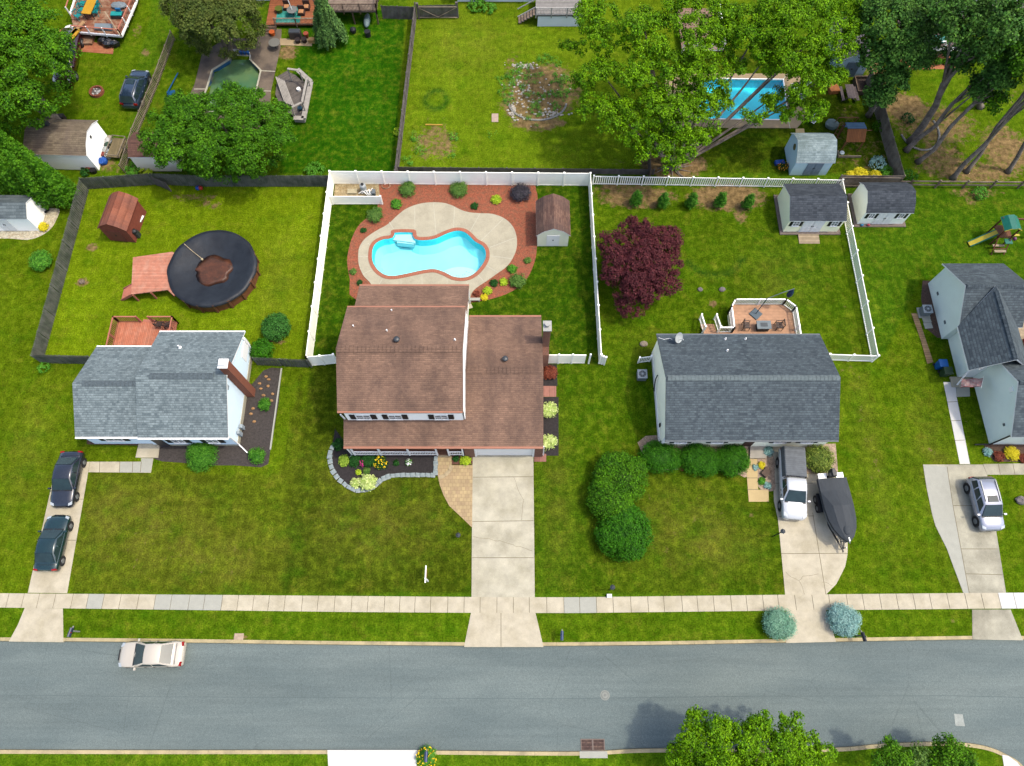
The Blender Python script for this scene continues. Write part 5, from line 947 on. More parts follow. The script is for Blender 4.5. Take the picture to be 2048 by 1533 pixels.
q=G(856,1163,0); T=thing('sign_post','white estate agent sign post with an orange and blue hanging panel in the front lawn','sign post',(q.x,q.y,0)); b=MB().box(q.x-.05,q.x+.05,q.y-.05,q.y+.05,0,1.9); b.bar((q.x,q.y-.3,1.75),(q.x-.0,q.y+.95,1.75),.09); b.build('post',white,T)
MB().box(q.x-.015,q.x+.015,q.y+.15,q.y+.8,1.0,1.62).build('panel',mat('sign_orange',A(230,150,60),.5),T)
def lamp(lbl,px,py,h,name='lamp_post'):
    q=G(px,py,0); t=thing(name,lbl,'lamp post',(q.x,q.y,0),'lawn lamp posts'); MB().cyl((q.x,q.y,0),(q.x,q.y,h),.045,n=8).build('post',black,t); b=MB().cyl((q.x,q.y,h),(q.x,q.y,h+.32),.1,.16,n=6); b.build('lantern',mat('lantern_glass',A(150,156,160),.2),t); MB().cyl((q.x,q.y,h+.32),(q.x,q.y,h+.45),.2,.03,n=6).build('lantern_cap',darkm,t)
lamp('slim black lamp post at the edge of the ranch driveway',1546,1073,1.9); lamp('short lamp with a blue grey head beside the paver path',918,1075,.7); lamp('white headed lamp post in the lawn near the pavement',1219,1180,1.5)
q=G(1218,1192); one(MB().box(q.x-.18,q.x+.18,q.y-.15,q.y+.1,0,.3),'utility_box',white,'small white utility box at the edge of the pavement','utility box')
q=G(478,1273); one(MB().box(q.x-.35,q.x+.35,q.y-.25,q.y+.2,0,.03),'meter_cover',mat('pink_cement',A(214,186,160),.9,.2,4),'pinkish square meter cover set in the verge','meter cover')
# street ironwork
q=P(1210,1391,-.1); T=thing('manhole_cover','round pale iron manhole cover in the asphalt','manhole cover',(q.x,q.y,-.1)); b=MB().cyl((q.x,q.y,-.11),(q.x,q.y,-.09),.34,n=28); b.build('frame',mat('manhole_pale',A(170,172,162),.7,.1,4),T); b=MB()
for r_ in (.29,.2,.1): b.cyl((q.x,q.y,-.09),(q.x,q.y,-.084+.004*(.3-r_)*10),r_,n=24,m=0 if r_!=.2 else 1)
b.build('lid',[mat('manhole_grey',A(150,152,146),.7,.15,6),MC['manhole_pale']],T)
a,c=P(1161,1478,-.1),P(1210,1502,-.1); T=thing('storm_drain','rusty rectangular storm drain grate set against the near kerb','storm drain',((a.x+c.x)/2,(a.y+c.y)/2,-.1)); rust=mat('rusty_iron',A(120,92,84),.8,.25,6,c2=A(150,120,104))
MB().box(a.x,c.x,c.y,a.y,-.11,-.085).build('pit',mat('pit_black',A(58,40,40),.9),T); b=MB(); mx_=(a.x+c.x)/2
for x0,x1 in ((a.x,a.x+.06),(mx_-.05,mx_+.05),(c.x-.06,c.x)): b.box(x0,x1,c.y,a.y,-.085,-.06)
b.box(a.x,c.x,a.y-.06,a.y,-.0849,-.061).box(a.x,c.x,c.y,c.y+.06,-.0849,-.061); b.build('frame',mat('drain_frame',A(150,132,122),.8),T); b=MB()
for s0,s1 in ((a.x+.06,mx_-.05),(mx_+.05,c.x-.06)):
    for k in range(9): x=lerp(s0,s1,(k+.5)/9); b.box(x-.018,x+.018,c.y+.06,a.y-.06,-.085,-.064)
    for k in (1,2): y=lerp(c.y,a.y,k/3); b.box(s0,s1,y-.02,y+.02,-.084,-.063)
b.build('grate',rust,T); MB().box(a.x-.1,c.x+.15,c.y-.45,c.y-.02,-.3,.03).build('inlet_lid',conc2,T)
struct(MB().prism([tuple(P(x,y,-.1)[:2]) for x,y in ((1908,1428),(1925,1429),(1930,1453),(1911,1452))],-.11,-.094),'pale_road_patch',mat('road_patch',A(190,194,186),.9,.2,3,fine=.15))
# bins, flag
for x,y,c,lb in ((1886,727,A(20,112,196),'blue wheeled recycling bin beside the far right house'),(1896,742,A(60,86,60),'dark green wheeled bin just in front of the blue bin')):
    q=G(x,y,.9); t=thing('wheeled_bin',lb,'bin',(q.x,q.y,0),'wheeled bins'); m_=mat('bin_'+lb[:4],c,.5,.05,1); b=MB().hull8([(q.x-.25,q.y-.22,.05),(q.x+.25,q.y-.22,.05),(q.x+.25,q.y+.22,.05),(q.x-.25,q.y+.22,.05),(q.x-.33,q.y-.3,.95),(q.x+.33,q.y-.3,.95),(q.x+.33,q.y+.3,.95),(q.x-.33,q.y+.3,.95)]); b.build('body',m_,t); MB().box(q.x-.36,q.x+.36,q.y-.36,q.y+.33,.96,1.03).build('lid',m_,t,bevel=.03)
    for s in (-1,1): MB().cyl((q.x+s*.27,q.y+.25,.12),(q.x+s*.33,q.y+.25,.12),.12,n=10).build('wheel',rubber,t)
q=Vector((38.75,22.3,2.2)); T=thing('flag','stars and stripes flag on a short pole at the far right house','flag',q); MB().cyl(q,(37.9,21.0,2.7),.02,n=6).build('pole',white,T); fr_,fw_,fb_=mat('flag_red',A(196,40,50),.8),mat('flag_white',A(244,240,236),.8),mat('flag_blue',A(32,52,104),.8); b=MB()
p0=Vector((38.55,22.0,2.28)); d=(Vector((37.9,21.0,2.7))-p0).normalized(); dn=Vector((-.75,.25,-.75)).normalized()
def fq(u0,u1,v0,v1,m,o=0):
    n=d.cross(dn).normalized()
    for s in range(4):
        ua,ub=lerp(u0,u1,s/4),lerp(u0,u1,(s+1)/4); pt=lambda u,v:p0+d*(u)+dn*v+n*(.05*math.sin(v*7+u*3)+o)
        b.add([pt(ua,v0),pt(ub,v0),pt(ub,v1),pt(ua,v1)],[(0,1,2,3)],m)
for k in range(13): 
    for s in range(5): fq(k*.085,(k+1)*.085,s*.3,(s+1)*.3,0 if k%2==0 else 1)
fq(.51,1.1,0,.3,2,.008); fq(.51,1.1,.3,.62,2,.008)
for i in range(5):
    for j in range(5): fq(.55+i*.11,.58+i*.11,.05+j*.11,.08+j*.11,1,.014)
b.build('cloth',[fr_,fw_,fb_],T)
# satellite dish on the ranch roof
q=Vector((13.5,25.0,3.25)); T=MB().cyl((13.5,25.0,3.1),(13.5,24.95,3.75),.03,n=6).build('satellite_mast',darkm,H3); b=MB(); n_=Vector((.5,-.55,.5)).normalized(); x_=n_.cross(Vector((0,0,1))).normalized(); y_=n_.cross(x_); ce=Vector((13.5,24.95,3.85)); rg=[]
for k in range(6): r_=.42*k/5+.001; rg.append([ce+n_*(.12*(k/5)**2)+(x_*math.cos(a)+y_*1.15*math.sin(a))*r_ for a in [i*math.pi/9 for i in range(18)]])
b.loft(rg,0,cap=False); b.bar(ce-y_*-.3,ce+n_*.5,.03).cyl(ce+n_*.45,ce+n_*.6,.05,n=8); b.build('satellite_dish',mat('dish_grey',A(222,226,224),.4),H3,smooth=False)
MB().tube([(13.4,25.0,3.15),(13.0,25.2,3.1),(12.5,25.1,3.15),(12.1,25.3,3.05)],.02,5).build('cable',white,H3)
# pool pump corner
struct(MB().prism(Z(600,330,.3027,[(232,128),(520,126),(528,208),(225,208)]),-.1,.03),'pump_corner_gravel',mat('tan_stone_gravel',A(208,186,144),.95,.3,5,fine=.5,c2=A(176,148,104)))
q=G(723,380,.5); T=thing('pool_filter','pale grey pool filter tank with pump and white pipes in the fence corner','pool equipment',(q.x,q.y,0)); gm=mat('filter_grey',A(206,210,210),.5); b=MB().cyl((q.x+.15,q.y+.2,.1),(q.x+.15,q.y+.2,.85),.3,n=16).sph((q.x+.15,q.y+.2,.85),(.3,.3,.2),16,6); b.build('tank',gm,T)
b=MB().cyl((q.x+.15,q.y+.2,1.0),(q.x+.15,q.y+.2,1.12),.14,n=12); b.build('gauge',black,T); b=MB(); 
for k in range(4): b.tube([(q.x-.3+k*.3,q.y-.2,.2),(q.x+.1+k*.3,q.y-.1+.1*k,.45),(q.x+.4+k*.2,q.y-.35,.4),(q.x+.6+.2*k,q.y-.4,.15)],.05,6)
b.build('pipe',white,T); MB().cyl((q.x+.5,q.y-.25,.3),(q.x+1.0,q.y-.2,.3),.15,n=12).box(q.x+1.0,q.x+1.3,q.y-.45,q.y+.05,.1,.55).build('pump',mat('pump_grey',A(130,138,142),.4),T)
q=G(705,386); one(MB().box(q.x-.45,q.x+.45,q.y-.2,q.y+.3,0,.2),'equipment_pad',mat('cream_block',A(224,208,170),.9),'cream concrete block beside the pool filter','block')
q=G(772,372,.1); one(MB().tube([(q.x+.45*math.cos(a)*(1-a*.02),q.y+.3*math.sin(a),.04+a*.006) for a in np.linspace(0,14,50)],.025,5),'garden_hose',mat('pale_hose',A(206,160,130),.6),'coiled pale garden hose lying on the red mulch','hose')
# concrete bench by the deck end
q=G(950,599,.35); T=thing('bench','small grey slab bench at the corner of the rear roof','bench',(q.x,q.y,0)); MB().box(q.x-.45,q.x+.45,q.y-.13,q.y+.13,.32,.4).build('seat',conc2,T)
for s in (-1,1): MB().box(q.x+s*.35-.05,q.x+s*.35+.05,q.y-.1,q.y+.1,0,.32).build('leg',conc2,T)
# stones
def stone(lbl,px,py,r,c,name='boulder',grp=None,cat='stone'):
    q=G(px,py); b=MB().sph((q.x,q.y,r*.3),(r,r*.8,r*.5),9,6,jit=.14); return one(b,name,c,lbl,cat,grp,smooth=False)
lav=mat('grey_stone',A(150,140,136),.9,.25,6); stone('round grey purple boulder in the lawn, left of two by the deck',1400,580,.26,lav); stone('angular grey purple boulder in the lawn, right of two by the deck',1444,580,.3,lav)
stone('tan boulder on the grass left of the ranch house roof',1287,689,.35,mat('tan_stone',A(178,160,138),.9,.25,6)); stone('grey stone pile in the far right front lawn',2040,1002,.45,lav); stone('broken tree stump left of the red pool deck',165,565,.3,mat('old_stump',A(150,132,112),.95,.4,6),'tree_stump',cat='stump')
b_=mat('brown_rock',A(120,98,84),.9,.2,5); q=G(1532,945,.2); one(MB().obox((q.x,q.y,.02),(.75,.55,.3),.8),'rock_slab',b_,'flat brown rock slab in the gravel garden by the pickup','stone',bevel=.05)
blu=mat('bluestone',A(168,182,184),.85,.2,5,c2=A(196,200,194)); pth=edge; 
b=MB(); prev=None; cnt=0
for i in range(len(pth)-1):
    a,c=Vector(pth[i]),Vector(pth[i+1]); n=max(1,round((c-a).length/.42))
    for k in range(n):
        p=a.lerp(c,(k+.5)/n); an=math.atan2(c.y-a.y,c.x-a.x); w_=random.uniform(.3,.42); o=one(MB().obox((p.x,p.y,0),(min(.4,(c-a).length/n)*.95,w_,random.uniform(.08,.16)),an+random.uniform(-.12,.12)),'edging_stone',blu,'blue grey stone bordering the black mulch front bed','edging stone','bluestone edging round the front bed')
tn=mat('orange_stone',A(206,156,104),.9,.2,5)
for x,y in z1([(1640,510),(1655,580),(1600,600),(1620,650),(1690,640),(1540,750),(1525,790),(1550,850),(1660,530),(1590,560),(1680,690)]): one(MB().sph((x,y,.05),(.16,.12,.1),7,5,jit=.2),'loose_stone',tn,'orange tan stone scattered on the dark mulch beside the white wall','stone','tan stones on the dark side bed')
# ---------------------------------------------------------------- deck furniture, play sets, gazebo
def slat_chair(lbl,x,y,z,rz,m,s=1.,group=None,name='chair',sw=.55):
    t=thing(name,lbl,'chair',(0,0,0),group); b=MB()
    for k in range(5): b.box(-sw/2+k*sw/5+.01,-sw/2+(k+1)*sw/5-.01,-.25,.25,.4,.43)
    b.build('seat',m,t,world=False); b=MB().box(-sw/2,-sw/2+.04,.22,.27,.43,.95).box(sw/2-.04,sw/2,.22,.27,.43,.95).box(-sw/2+.041,sw/2-.041,.22,.27,.88,.94)
    b.bar((-sw/2+.04,.245,.46),(sw/2-.04,.245,.88),.035).bar((sw/2-.04,.245,.46),(-sw/2+.04,.245,.88),.03); b.build('backrest',m,t,world=False)
    for u in (-1,1):
        MB().box(u*sw/2-.025,u*sw/2+.025,-.25,.22,.6,.64).box(u*sw/2-.02,u*sw/2+.02,-.25,-.21,.43,.6).build('armrest',m,t,world=False)
        for v in (-.23,.23): MB().box(u*sw/2-.02,u*sw/2+.02,v-.02,v+.02,0,.4).build('leg',m,t,world=False)
    return place(t,(x,y,z),rz,s=s)
bz=mat('bronze_metal',A(84,64,54),.5,.1,3)
slat_chair('bronze metal patio chair at the left end of the grey fire table',20.15,27.35,.75,math.pi/2*.95,bz,1.15,'patio chairs at the fire table'); slat_chair('bronze metal patio chair at the right end of the grey fire table',23.0,27.35,.75,-math.pi/2,bz,1.15,'patio chairs at the fire table')
T=thing('fire_table','grey rectangular fire pit table between two bronze chairs','table',(21.6,27.3,.75)); tm_=mat('fire_grey',A(138,150,156),.6,.1,2); MB().box(20.98,22.22,26.9,27.7,1.35,1.43).build('tabletop',tm_,T,bevel=.03); MB().box(21.1,22.1,26.98,27.6,.76,1.35).build('base',mat('fire_dark',A(60,66,72),.6),T); MB().box(21.3,21.9,27.12,27.48,1.43,1.45).build('burner_cover',mat('fire_pan',A(82,90,96),.5),T)
T=thing('parasol','closed navy cantilever parasol on a square base on the tan deck','parasol',(21.3,28.6,.75)); nb=mat('parasol_navy',A(26,62,96),.6,.1,3); sb_=mat('parasol_base',A(92,112,124),.5,.1,2); MB().obox((21.25,28.65,.76),(.85,.85,.09),.75).build('base',sb_,T,bevel=.03); MB().cyl((21.25,28.65,.8),(21.5,28.9,3.1),.04,n=8).tube([(21.5,28.9,3.1),(22.5,29.1,3.7),(23.6,29.4,3.95)],.035,6).build('pole',mat('pole_grey',A(110,124,134),.4),T)
rg=[]
for r_,z_ in ((.05,3.85),(.17,3.5),(.2,3.0),(.14,2.75),(.03,2.7)): rg.append([(23.5+r_*(1+.25*(i%2))*math.cos(i*math.pi/6),29.35+r_*(1+.25*(i%2))*math.sin(i*math.pi/6),z_) for i in range(12)])
MB().loft(rg[::-1]).build('canopy',nb,T)
slat_chair('dark chair in the corner of the red deck',P(320,644,1.3).x-.2,P(320,644,1.3).y-.1,.62,2.9,bz,1,name='chair'); slat_chair('second dark chair on the red deck, close to the railing corner',P(320,644,1.3).x+.55,P(320,644,1.3).y-.15,.62,3.3,bz,1,name='chair')
# grill and bench by the brown shed
q=P(267,464,.8); T=thing('grill','black barbecue grill against the rust brown shed','grill',(q.x,q.y,0)); b=MB().sph((q.x,q.y,.85),(.38,.28,.25),12,7); b.build('lid',black,T,smooth=True); MB().box(q.x-.33,q.x+.33,q.y-.22,q.y+.22,.1,.72).build('cart',darkm,T)
q=P(281,436,.6); T=thing('folding_chair','small folding chair with pale seat beside the rust brown shed','chair',(q.x,q.y,0)); MB().obox((q.x,q.y,.42),(.25,.7,.04),-.25).build('seat',trimw,T); b=MB().bar((q.x-.2,q.y-.3,0),(q.x+.1,q.y-.2,.5),.03).bar((q.x-.2,q.y+.3,0),(q.x+.1,q.y+.2,.5),.03); b.build('leg',rdt,T)
for i,(x,c_) in enumerate(((397,A(30,90,190)),(403,A(214,60,40)))): q=P(x,379); one(MB().sph((q.x,q.y,.2),.22,10,6),'ball',mat('ball_%d'%i,c_,.4,.03),['blue ball','red ball'][i]+' lying under the edge of the broad round tree','ball')
# play set on the right lawn
pw=mat('playset_wood',A(128,66,46),.7,.15,4); gr_=mat('playset_green',A(10,132,112),.5,.08,2); ye=mat('slide_yellow',A(240,214,60),.4,.05); q=P(2003,466,1.0); X,Y=q.x,q.y
T=thing('swing_set','wooden play set with green canopy and yellow slide on the right lawn','play set',(X,Y,0))
for u in (-.6,.6):
    for v in (-.6,.6): MB().box(X+u-.05,X+u+.05,Y+v-.05,Y+v+.05,0,2.5 if u>0 or v>0 else 2.3).build('post',pw,T)
MB().box(X-.65,X+.65,Y-.65,Y+.65,1.15,1.25).build('platform',boards('play_boards',A(140,90,60),.14),T)
b=MB(); b.loft([[(X+u,Y-.75,z),(X+u,Y+.75,z)] for u,z in ((-.75,2.35),(-.3,2.7),(.2,2.75),(.75,2.4))],0,closed=False,cap=False); b.loft([[(X+u,Y-.76,z-.03),(X+u,Y+.76,z-.03)] for u,z in ((-.76,2.35),(-.3,2.7),(.2,2.75),(.76,2.4))],1,closed=False,cap=False); b.bar((X-.75,Y-.75,2.36),(X-.3,Y-.75,2.7),.05,m=1).bar((X+.2,Y-.75,2.76),(X+.75,Y-.75,2.41),.05,m=1); b.build('canopy',[gr_,ye],T)
b=MB(); s0,s1=Vector((X-.6,Y-.1,1.3)),Vector((X-2.6,Y-.65,.12)); md=s0.lerp(s1,.8)-Vector((0,0,.05))
for a,c in ((s0,md),(md,s1)): b.bar(a,c,.42,.04,m=1); d=(c-a).normalized(); n_=Vector((-d.y,d.x,0)).normalized()*.25; b.bar(a+n_,c+n_,.07,.16,m=0).bar(a-n_,c-n_,.07,.16,m=0)
b.build('slide',[gr_,ye],T)
for k,y_ in enumerate((-1.0,-1.6)): MB().box(X-.7,X+.35,Y+y_-.12,Y+y_+.12,.42,.47).build('bench_seat' if k else 'ledge',pine,T)
b=MB().bar((X-.75,Y-1.7,0),(X-.6,Y-.7,1.2),.07).bar((X+.4,Y-1.7,0),(X+.6,Y-.7,1.2),.07).bar((X-.7,Y-1.3,.4),(X+.4,Y-1.3,.4),.06); b.build('frame',pw,T)
MB().box(X+.1,X+.75,Y-1.15,Y-.65,.9,1.0).build('green_ledge',gr_,T); MB().sph((X+.95,Y-.7,1.1),.18,10,6).build('purple_globe',mat('purple_plastic',A(128,60,110),.4),T)
MB().bar((X+.6,Y+.6,2.3),(X+4.5,Y+.5,2.2),.12).bar((X+4.5,Y+.5,2.2),(X+4.3,Y-.9,0),.09).bar((X+4.5,Y+.5,2.2),(X+4.6,Y+1.9,0),.09).build('swing_beam',pw,T)
for xx in (1.6,2.7): MB().bar((X+xx,Y+.57,2.2),(X+xx-.1,Y+.1,.5),.015).bar((X+xx+.4,Y+.57,2.2),(X+xx+.35,Y+.1,.5),.015).build('swing_chain',darkm,T); MB().box(X+xx-.12,X+xx+.42,Y-.0,Y+.2,.46,.5).build('swing_seat',ye,T)
# play set behind the pale blue shed
q=P(1703,270,1.4); X,Y=q.x,q.y; T=thing('play_fort','wooden play fort with blue roof beside the pale blue shed','play set',(X,Y,0)); ow=mat('orange_wood',A(158,98,52),.75,.15,3,c2=A(126,78,46)); br_=boards('blue_roof_boards',A(92,128,158),.2,axis='Y',gap=.12,var=.08,dark=.7)
MB().hull8([(X-.7,Y,2.2),(X+1.1,Y,2.2),(X+1.1,Y+.95,1.95),(X-.7,Y+.95,1.95),(X-.7,Y,2.27),(X+1.1,Y,2.27),(X+1.1,Y+.95,2.02),(X-.7,Y+.95,2.02)]).build('roof',br_,T); MB().hull8([(X-.7,Y-.9,1.4),(X+1.1,Y-.9,1.4),(X+1.1,Y-.01,2.15),(X-.7,Y-.01,2.15),(X-.7,Y-.9,1.46),(X+1.1,Y-.9,1.46),(X+1.1,Y-.01,2.22),(X-.7,Y-.01,2.22)]).build('front_roof',boards('orange_boards',A(158,98,52),.16,gap=.1,var=.1),T)
for u in (-.65,1.0):
    for v in (-.85,.85): MB().box(X+u-.05,X+u+.05,Y+v-.05,Y+v+.05,0,1.95 if v>0 else 1.4).build('post',ow,T)
MB().box(X-1.0,X+1.2,Y-1.6,Y-1.5,0,.25).box(X-1.0,X-.9,Y-1.5,Y-.9,0,.25).build('sandbox_frame',tanw,T); MB().bar((X-.7,Y,2.0),(X+1.7,Y,2.0),.06).bar((X-1.3,Y+.5,0),(X-.9,Y+1.3,1.6),.07).bar((X-1.0,Y+.4,0),(X-.6,Y+1.2,1.6),.07).build('ladder_rail',ow,T)
for k in range(4): MB().bar((X-1.25+.1*k,Y+.6+.2*k,.3+.35*k),(X-.95+.1*k,Y+.5+.2*k,.3+.35*k),.05).build('rung',ow,T)
MB().bar((X-.9,Y+2.0,1.5),(X+1.0,Y+2.0,1.5),.07).bar((X-.9,Y+2.0,1.5),(X-.9,Y+2.3,0),.06).bar((X+1.0,Y+2.0,1.5),(X+1.0,Y+2.3,0),.06).build('swing_bar',ow,T); MB().box(X-.1,X+.3,Y+1.7,Y+1.95,.5,.56).build('swing_seat',mat('swing_blue',A(40,120,170),.5),T)
q=P(1686,303,.6); one(MB().sph((q.x,q.y,.4),(.24,.24,.1),16,6),'tub',mat('white_tub',A(214,226,232),.4),'white round tub in the sandbox of the play fort','tub')
q=P(1665,248,.4); one(MB().sph((q.x,q.y,.3),(.75,.6,.4),9,6,jit=.15),'tarp_heap',mat('grey_green_tarp',A(132,150,146),.7,.2,3),'crumpled grey green tarp heap above the play fort','tarp heap')
q=P(1700,185,.6); T=thing('picnic_table','grey brown picnic table below the slate blue shed','picnic table',(q.x,q.y,0)); gb=boards('picnic_boards',A(122,108,108),.15,axis='X',gap=.1); MB().box(q.x-.4,q.x+.4,q.y-.9,q.y+.9,.7,.75).build('tabletop',gb,T)
for s in (-1,1): MB().box(q.x+s*.72-.14,q.x+s*.72+.14,q.y-.9,q.y+.9,.42,.46).build('bench_seat',gb,T); MB().bar((q.x-.75,q.y+s*.6,0),(q.x+.1,q.y+s*.6,.7),.06).bar((q.x+.75,q.y+s*.6,0),(q.x-.1,q.y+s*.6,.7),.06).build('leg',gb,T)
q=P(1727,170,.4); T=thing('planter_frame','open wooden planter box against the tan fence','planter',(q.x,q.y,0)); b=MB()
for a_ in ((-.8,-.7,-1,1),(.7,.8,-1,1)): b.box(q.x+a_[0],q.x+a_[1],q.y-1,q.y+1,0,.6)
b.box(q.x-.69,q.x+.69,q.y-1,q.y-.9,0,.6).box(q.x-.69,q.x+.69,q.y+.9,q.y+1,0,.6); b.build('frame',brw,T); MB().box(q.x-.68,q.x+.68,q.y-.88,q.y+.88,.1,.3).build('soil',mat('dark_soil',A(70,56,50),.95,.3,5),T)
q=P(1668,173,.5); one(MB().obox((q.x,q.y,0),(1.0,1.2,.5),.1),'crate',mat('orange_crate',A(196,120,60),.8,.15,3),'orange brown crate left of the picnic table','crate',bevel=.05)
# loungers by the blue pool
for x,y,a_,lb in ((1632,235,.8,'white framed lounge chair at the right pool corner near the shed'),(1590,196,0.1,'white lounge chair under the maple at the pool right side'),(1600,170,.2,'grey lounge chair beneath the maple by the pool, farther back')):
    q=P(x,y,.4); T=thing('lounge_chair',lb,'lounge chair',(0,0,0),'lounge chairs by the blue pool'); b=MB(); b.bar((-.8,-.3,.35),(.5,-.3,.35),.05).bar((-.8,.3,.35),(.5,.3,.35),.05).bar((.5,-.3,.35),(.95,-.3,.85),.05).bar((.5,.3,.35),(.95,.3,.85),.05).bar((-.8,-.3,.35),(-.8,.3,.35),.05); b.build('frame',white,T,world=False); MB().box(-.78,.48,-.27,.27,.33,.37).build('seat',mat('sling_grey',A(150,160,160),.7),T,world=False); MB().hull8([(.5,-.27,.35),(.5,.27,.35),(.53,.27,.33),(.53,-.27,.33),(.93,-.27,.83),(.93,.27,.83),(.96,.27,.81),(.96,-.27,.81)]).build('backrest',MC['sling_grey'],T,world=False); place(T,(q.x,q.y,.04),a_)
q=P(1560,324,.4); one(MB().obox((q.x,q.y,.1),(.9,.45,.35),.1),'toy_box',mat('blue_plastic2',A(24,84,180),.5,.1,3),'blue plastic box beside the pale blue shed','box',bevel=.04)
# collapsed gazebo deck
gw=boards('grey_planks',A(128,118,110),.14,ang=.9,gap=.14,var=.18); gp_=mat('grey_plank',A(196,186,174),.85,.2,3,stretch=(1,1,.3)); o8=Z(380,0,.2348,[(700,830),(725,660),(830,600),(930,640),(1045,745),(985,1055),(900,1050),(760,960)])
T=thing('gazebo_deck','weathered grey octagonal deck with broken benches and leaning rails','deck',(sum(p[0] for p in o8)/8,sum(p[1] for p in o8)/8,0)); MB().prism(inset(o8,.4),.1,.3).build('platform',gw,T)
for k in (3,4,5):
    a,c=Vector(o8[k]),Vector(o8[(k+1)%8]); MB().bar((*a,.75),(*c,.75),.5,.05).bar((*a,.4),(*c,.4),.06,.5).build('bench',gp_,T)
b=MB(); z_=1.9; a_=[P(*c,z_) for c in ((575,138),(598,141),(614,155),(604,205),(583,215))]
for a,c in zip(a_,a_[1:]): b.bar(a,c,.22,.06)
for p in a_: b.bar((p.x,p.y,.2),p,.1)
b.build('rail_frame',gp_,T); b=MB()
for k in range(6): a,c=P(552+k*3.2,154+k*1.5,.9),P(570+k*3.4,206+k*1.2,.5); b.bar(a,c,.11,.03)
b.build('fallen_panel',gp_,T); q=P(597,178,.5); one(MB().cyl((q.x,q.y,.32),(q.x,q.y,.55),.2,n=12),'bucket',white,'white bucket on the weathered octagonal deck','bucket')
q=P(600,217,.5); one(MB().cyl((q.x,q.y,.3),(q.x,q.y,.6),.2,.24,n=12),'plant_pot',mat('teal_glaze',A(40,80,96),.3),'dark teal pot on the weathered octagonal deck','pot')
# fire pit, paddle, trailer and clutter in the upper left yard
q=P(192,182,.25); T=thing('fire_pit','brick ringed fire pit filled with white ash','fire pit',(q.x,q.y,0)); b=MB()
for i in range(22): a=i*2*math.pi/22; b.obox((q.x+.62*math.cos(a),q.y+.62*math.sin(a),0),(.17,.22,.28),a)
b.build('brick_ring',mat('pit_brick',A(176,100,72),.9,.2,5),T); MB().cyl((q.x,q.y,0),(q.x,q.y,.12),.52,n=16).build('ash_bed',mat('ash',A(110,100,96),.95,.3,8),T); b=MB()
for i in range(14): b.sph((q.x+random.uniform(-.35,.35),q.y+random.uniform(-.35,.35),.14),random.uniform(.05,.12),6,4,jit=.2)
b.build('ash_lumps',mat('white_ash',A(224,222,218),.95,.1,5),T)
a_,c_=P(356,146,.3),P(334,187,.3); one(MB().bar(a_,c_,.1,.05).obox((c_.x+.3,c_.y+.2,.05),(.8,.55,.12),.3),'paddle_pole',mat('blue_metal',A(20,96,150),.4,.05),'blue pole and paddle lying in the grass by the picket fence','garden tool')
q=P(233,296,.5); T=thing('utility_trailer','small open timber trailer beside the grey picket fence','trailer',(q.x,q.y,0)); MB().obox((q.x,q.y,.45),(1.3,2.3,.06),-.12).build('bed',boards('trailer_boards',A(150,132,96),.14,axis='X'),T); ca,sa=math.cos(-.12),math.sin(-.12); R=lambda u,v,w:(q.x+u*ca-v*sa,q.y+u*sa+v*ca,w); b=MB()
for u in (-.65,.65): b.bar(R(u,-1.15,.85),R(u,1.15,.85),.06); [b.bar(R(u,v,.5),R(u,v,.85),.06) for v in (-1.1,0,1.1)]
b.bar(R(-.65,1.15,.85),R(.65,1.15,.85),.06).bar(R(-.65,-1.15,.85),R(.65,-1.15,.85),.06); b.build('rail',tanw,T)
for s in (-1,1): MB().cyl(R(s*.72,0,.28),R(s*.84,0,.28),.28,n=14).build('wheel',rubber,T)
for x,y,c_,nm,lb in ((204,322,A(20,96,196),'blue_tarp','crumpled bright blue tarp at the corner of the tan-roofed shed'),(211,300,A(206,210,208),'white_sack','white sack in the clutter by the tan-roofed shed'),(212,282,A(220,216,214),'white_bundle','white bundle at the top of the clutter by the tan-roofed shed'),(168,330,A(60,52,52),'dark_heap','dark clutter heap below the tan-roofed shed')): q=P(x,y,.3); one(MB().sph((q.x,q.y,.25),(.5,.45,.3),9,6,jit=.22),nm,mat(nm,c_,.6,.2,4),lb,'clutter')
for k,(x,y,c_,r_,lb) in enumerate(((205,292,A(226,226,222),.3,'white pail'),(214,290,A(60,90,70),.28,'green pail'),(207,309,A(150,60,50),.25,'red tub'),(215,312,A(230,230,226),.25,'pale tub'),(219,276,A(196,180,160),.22,'tan pot'),(178,336,A(150,60,40),.26,'rust tub'),(186,341,A(36,34,34),.3,'black pot'))): q=P(x,y,.3); one(MB().cyl((q.x,q.y,0),(q.x,q.y,.4),r_*.85,r_,n=12).cyl((q.x,q.y,.4),(q.x,q.y,.42),r_*1.05,n=12),'plant_pot',mat('clutter_%d'%k,c_,.5,.1,3),lb+' in the clutter at the gable end of the tan-roofed shed','pot')
q=P(107,243,.3); one(MB().obox((q.x+.3,q.y+.4,.0),(1.4,.5,.6),.1),'garden_cart',mat('dark_rust',A(70,56,50),.7,.3,5),'dark cart standing behind the tan-roofed shed','cart')
q=P(122,243,3.0); T=[o for o in bpy.data.objects if 'tan shingled roof' in o.get('label','')][0]
MB().box(-1.55,-.95,.55,1.0,2.9,3.25).build('roof_vent',darkm,T,world=False)
q=P(86,416,.4); T=thing('tyre','black tyre propped against the small white shed','tyre',(q.x,q.y,0)); o=MB().loft([[(q.x+(.3+.1*math.cos(t))*math.cos(a),q.y+(.3+.1*math.cos(t))*math.sin(a),.12+.1*math.sin(t)) for a in [i*math.pi/8 for i in range(16)]] for t in [j*math.pi/3 for j in range(7)]],cap=False).build('tread',rubber,T)
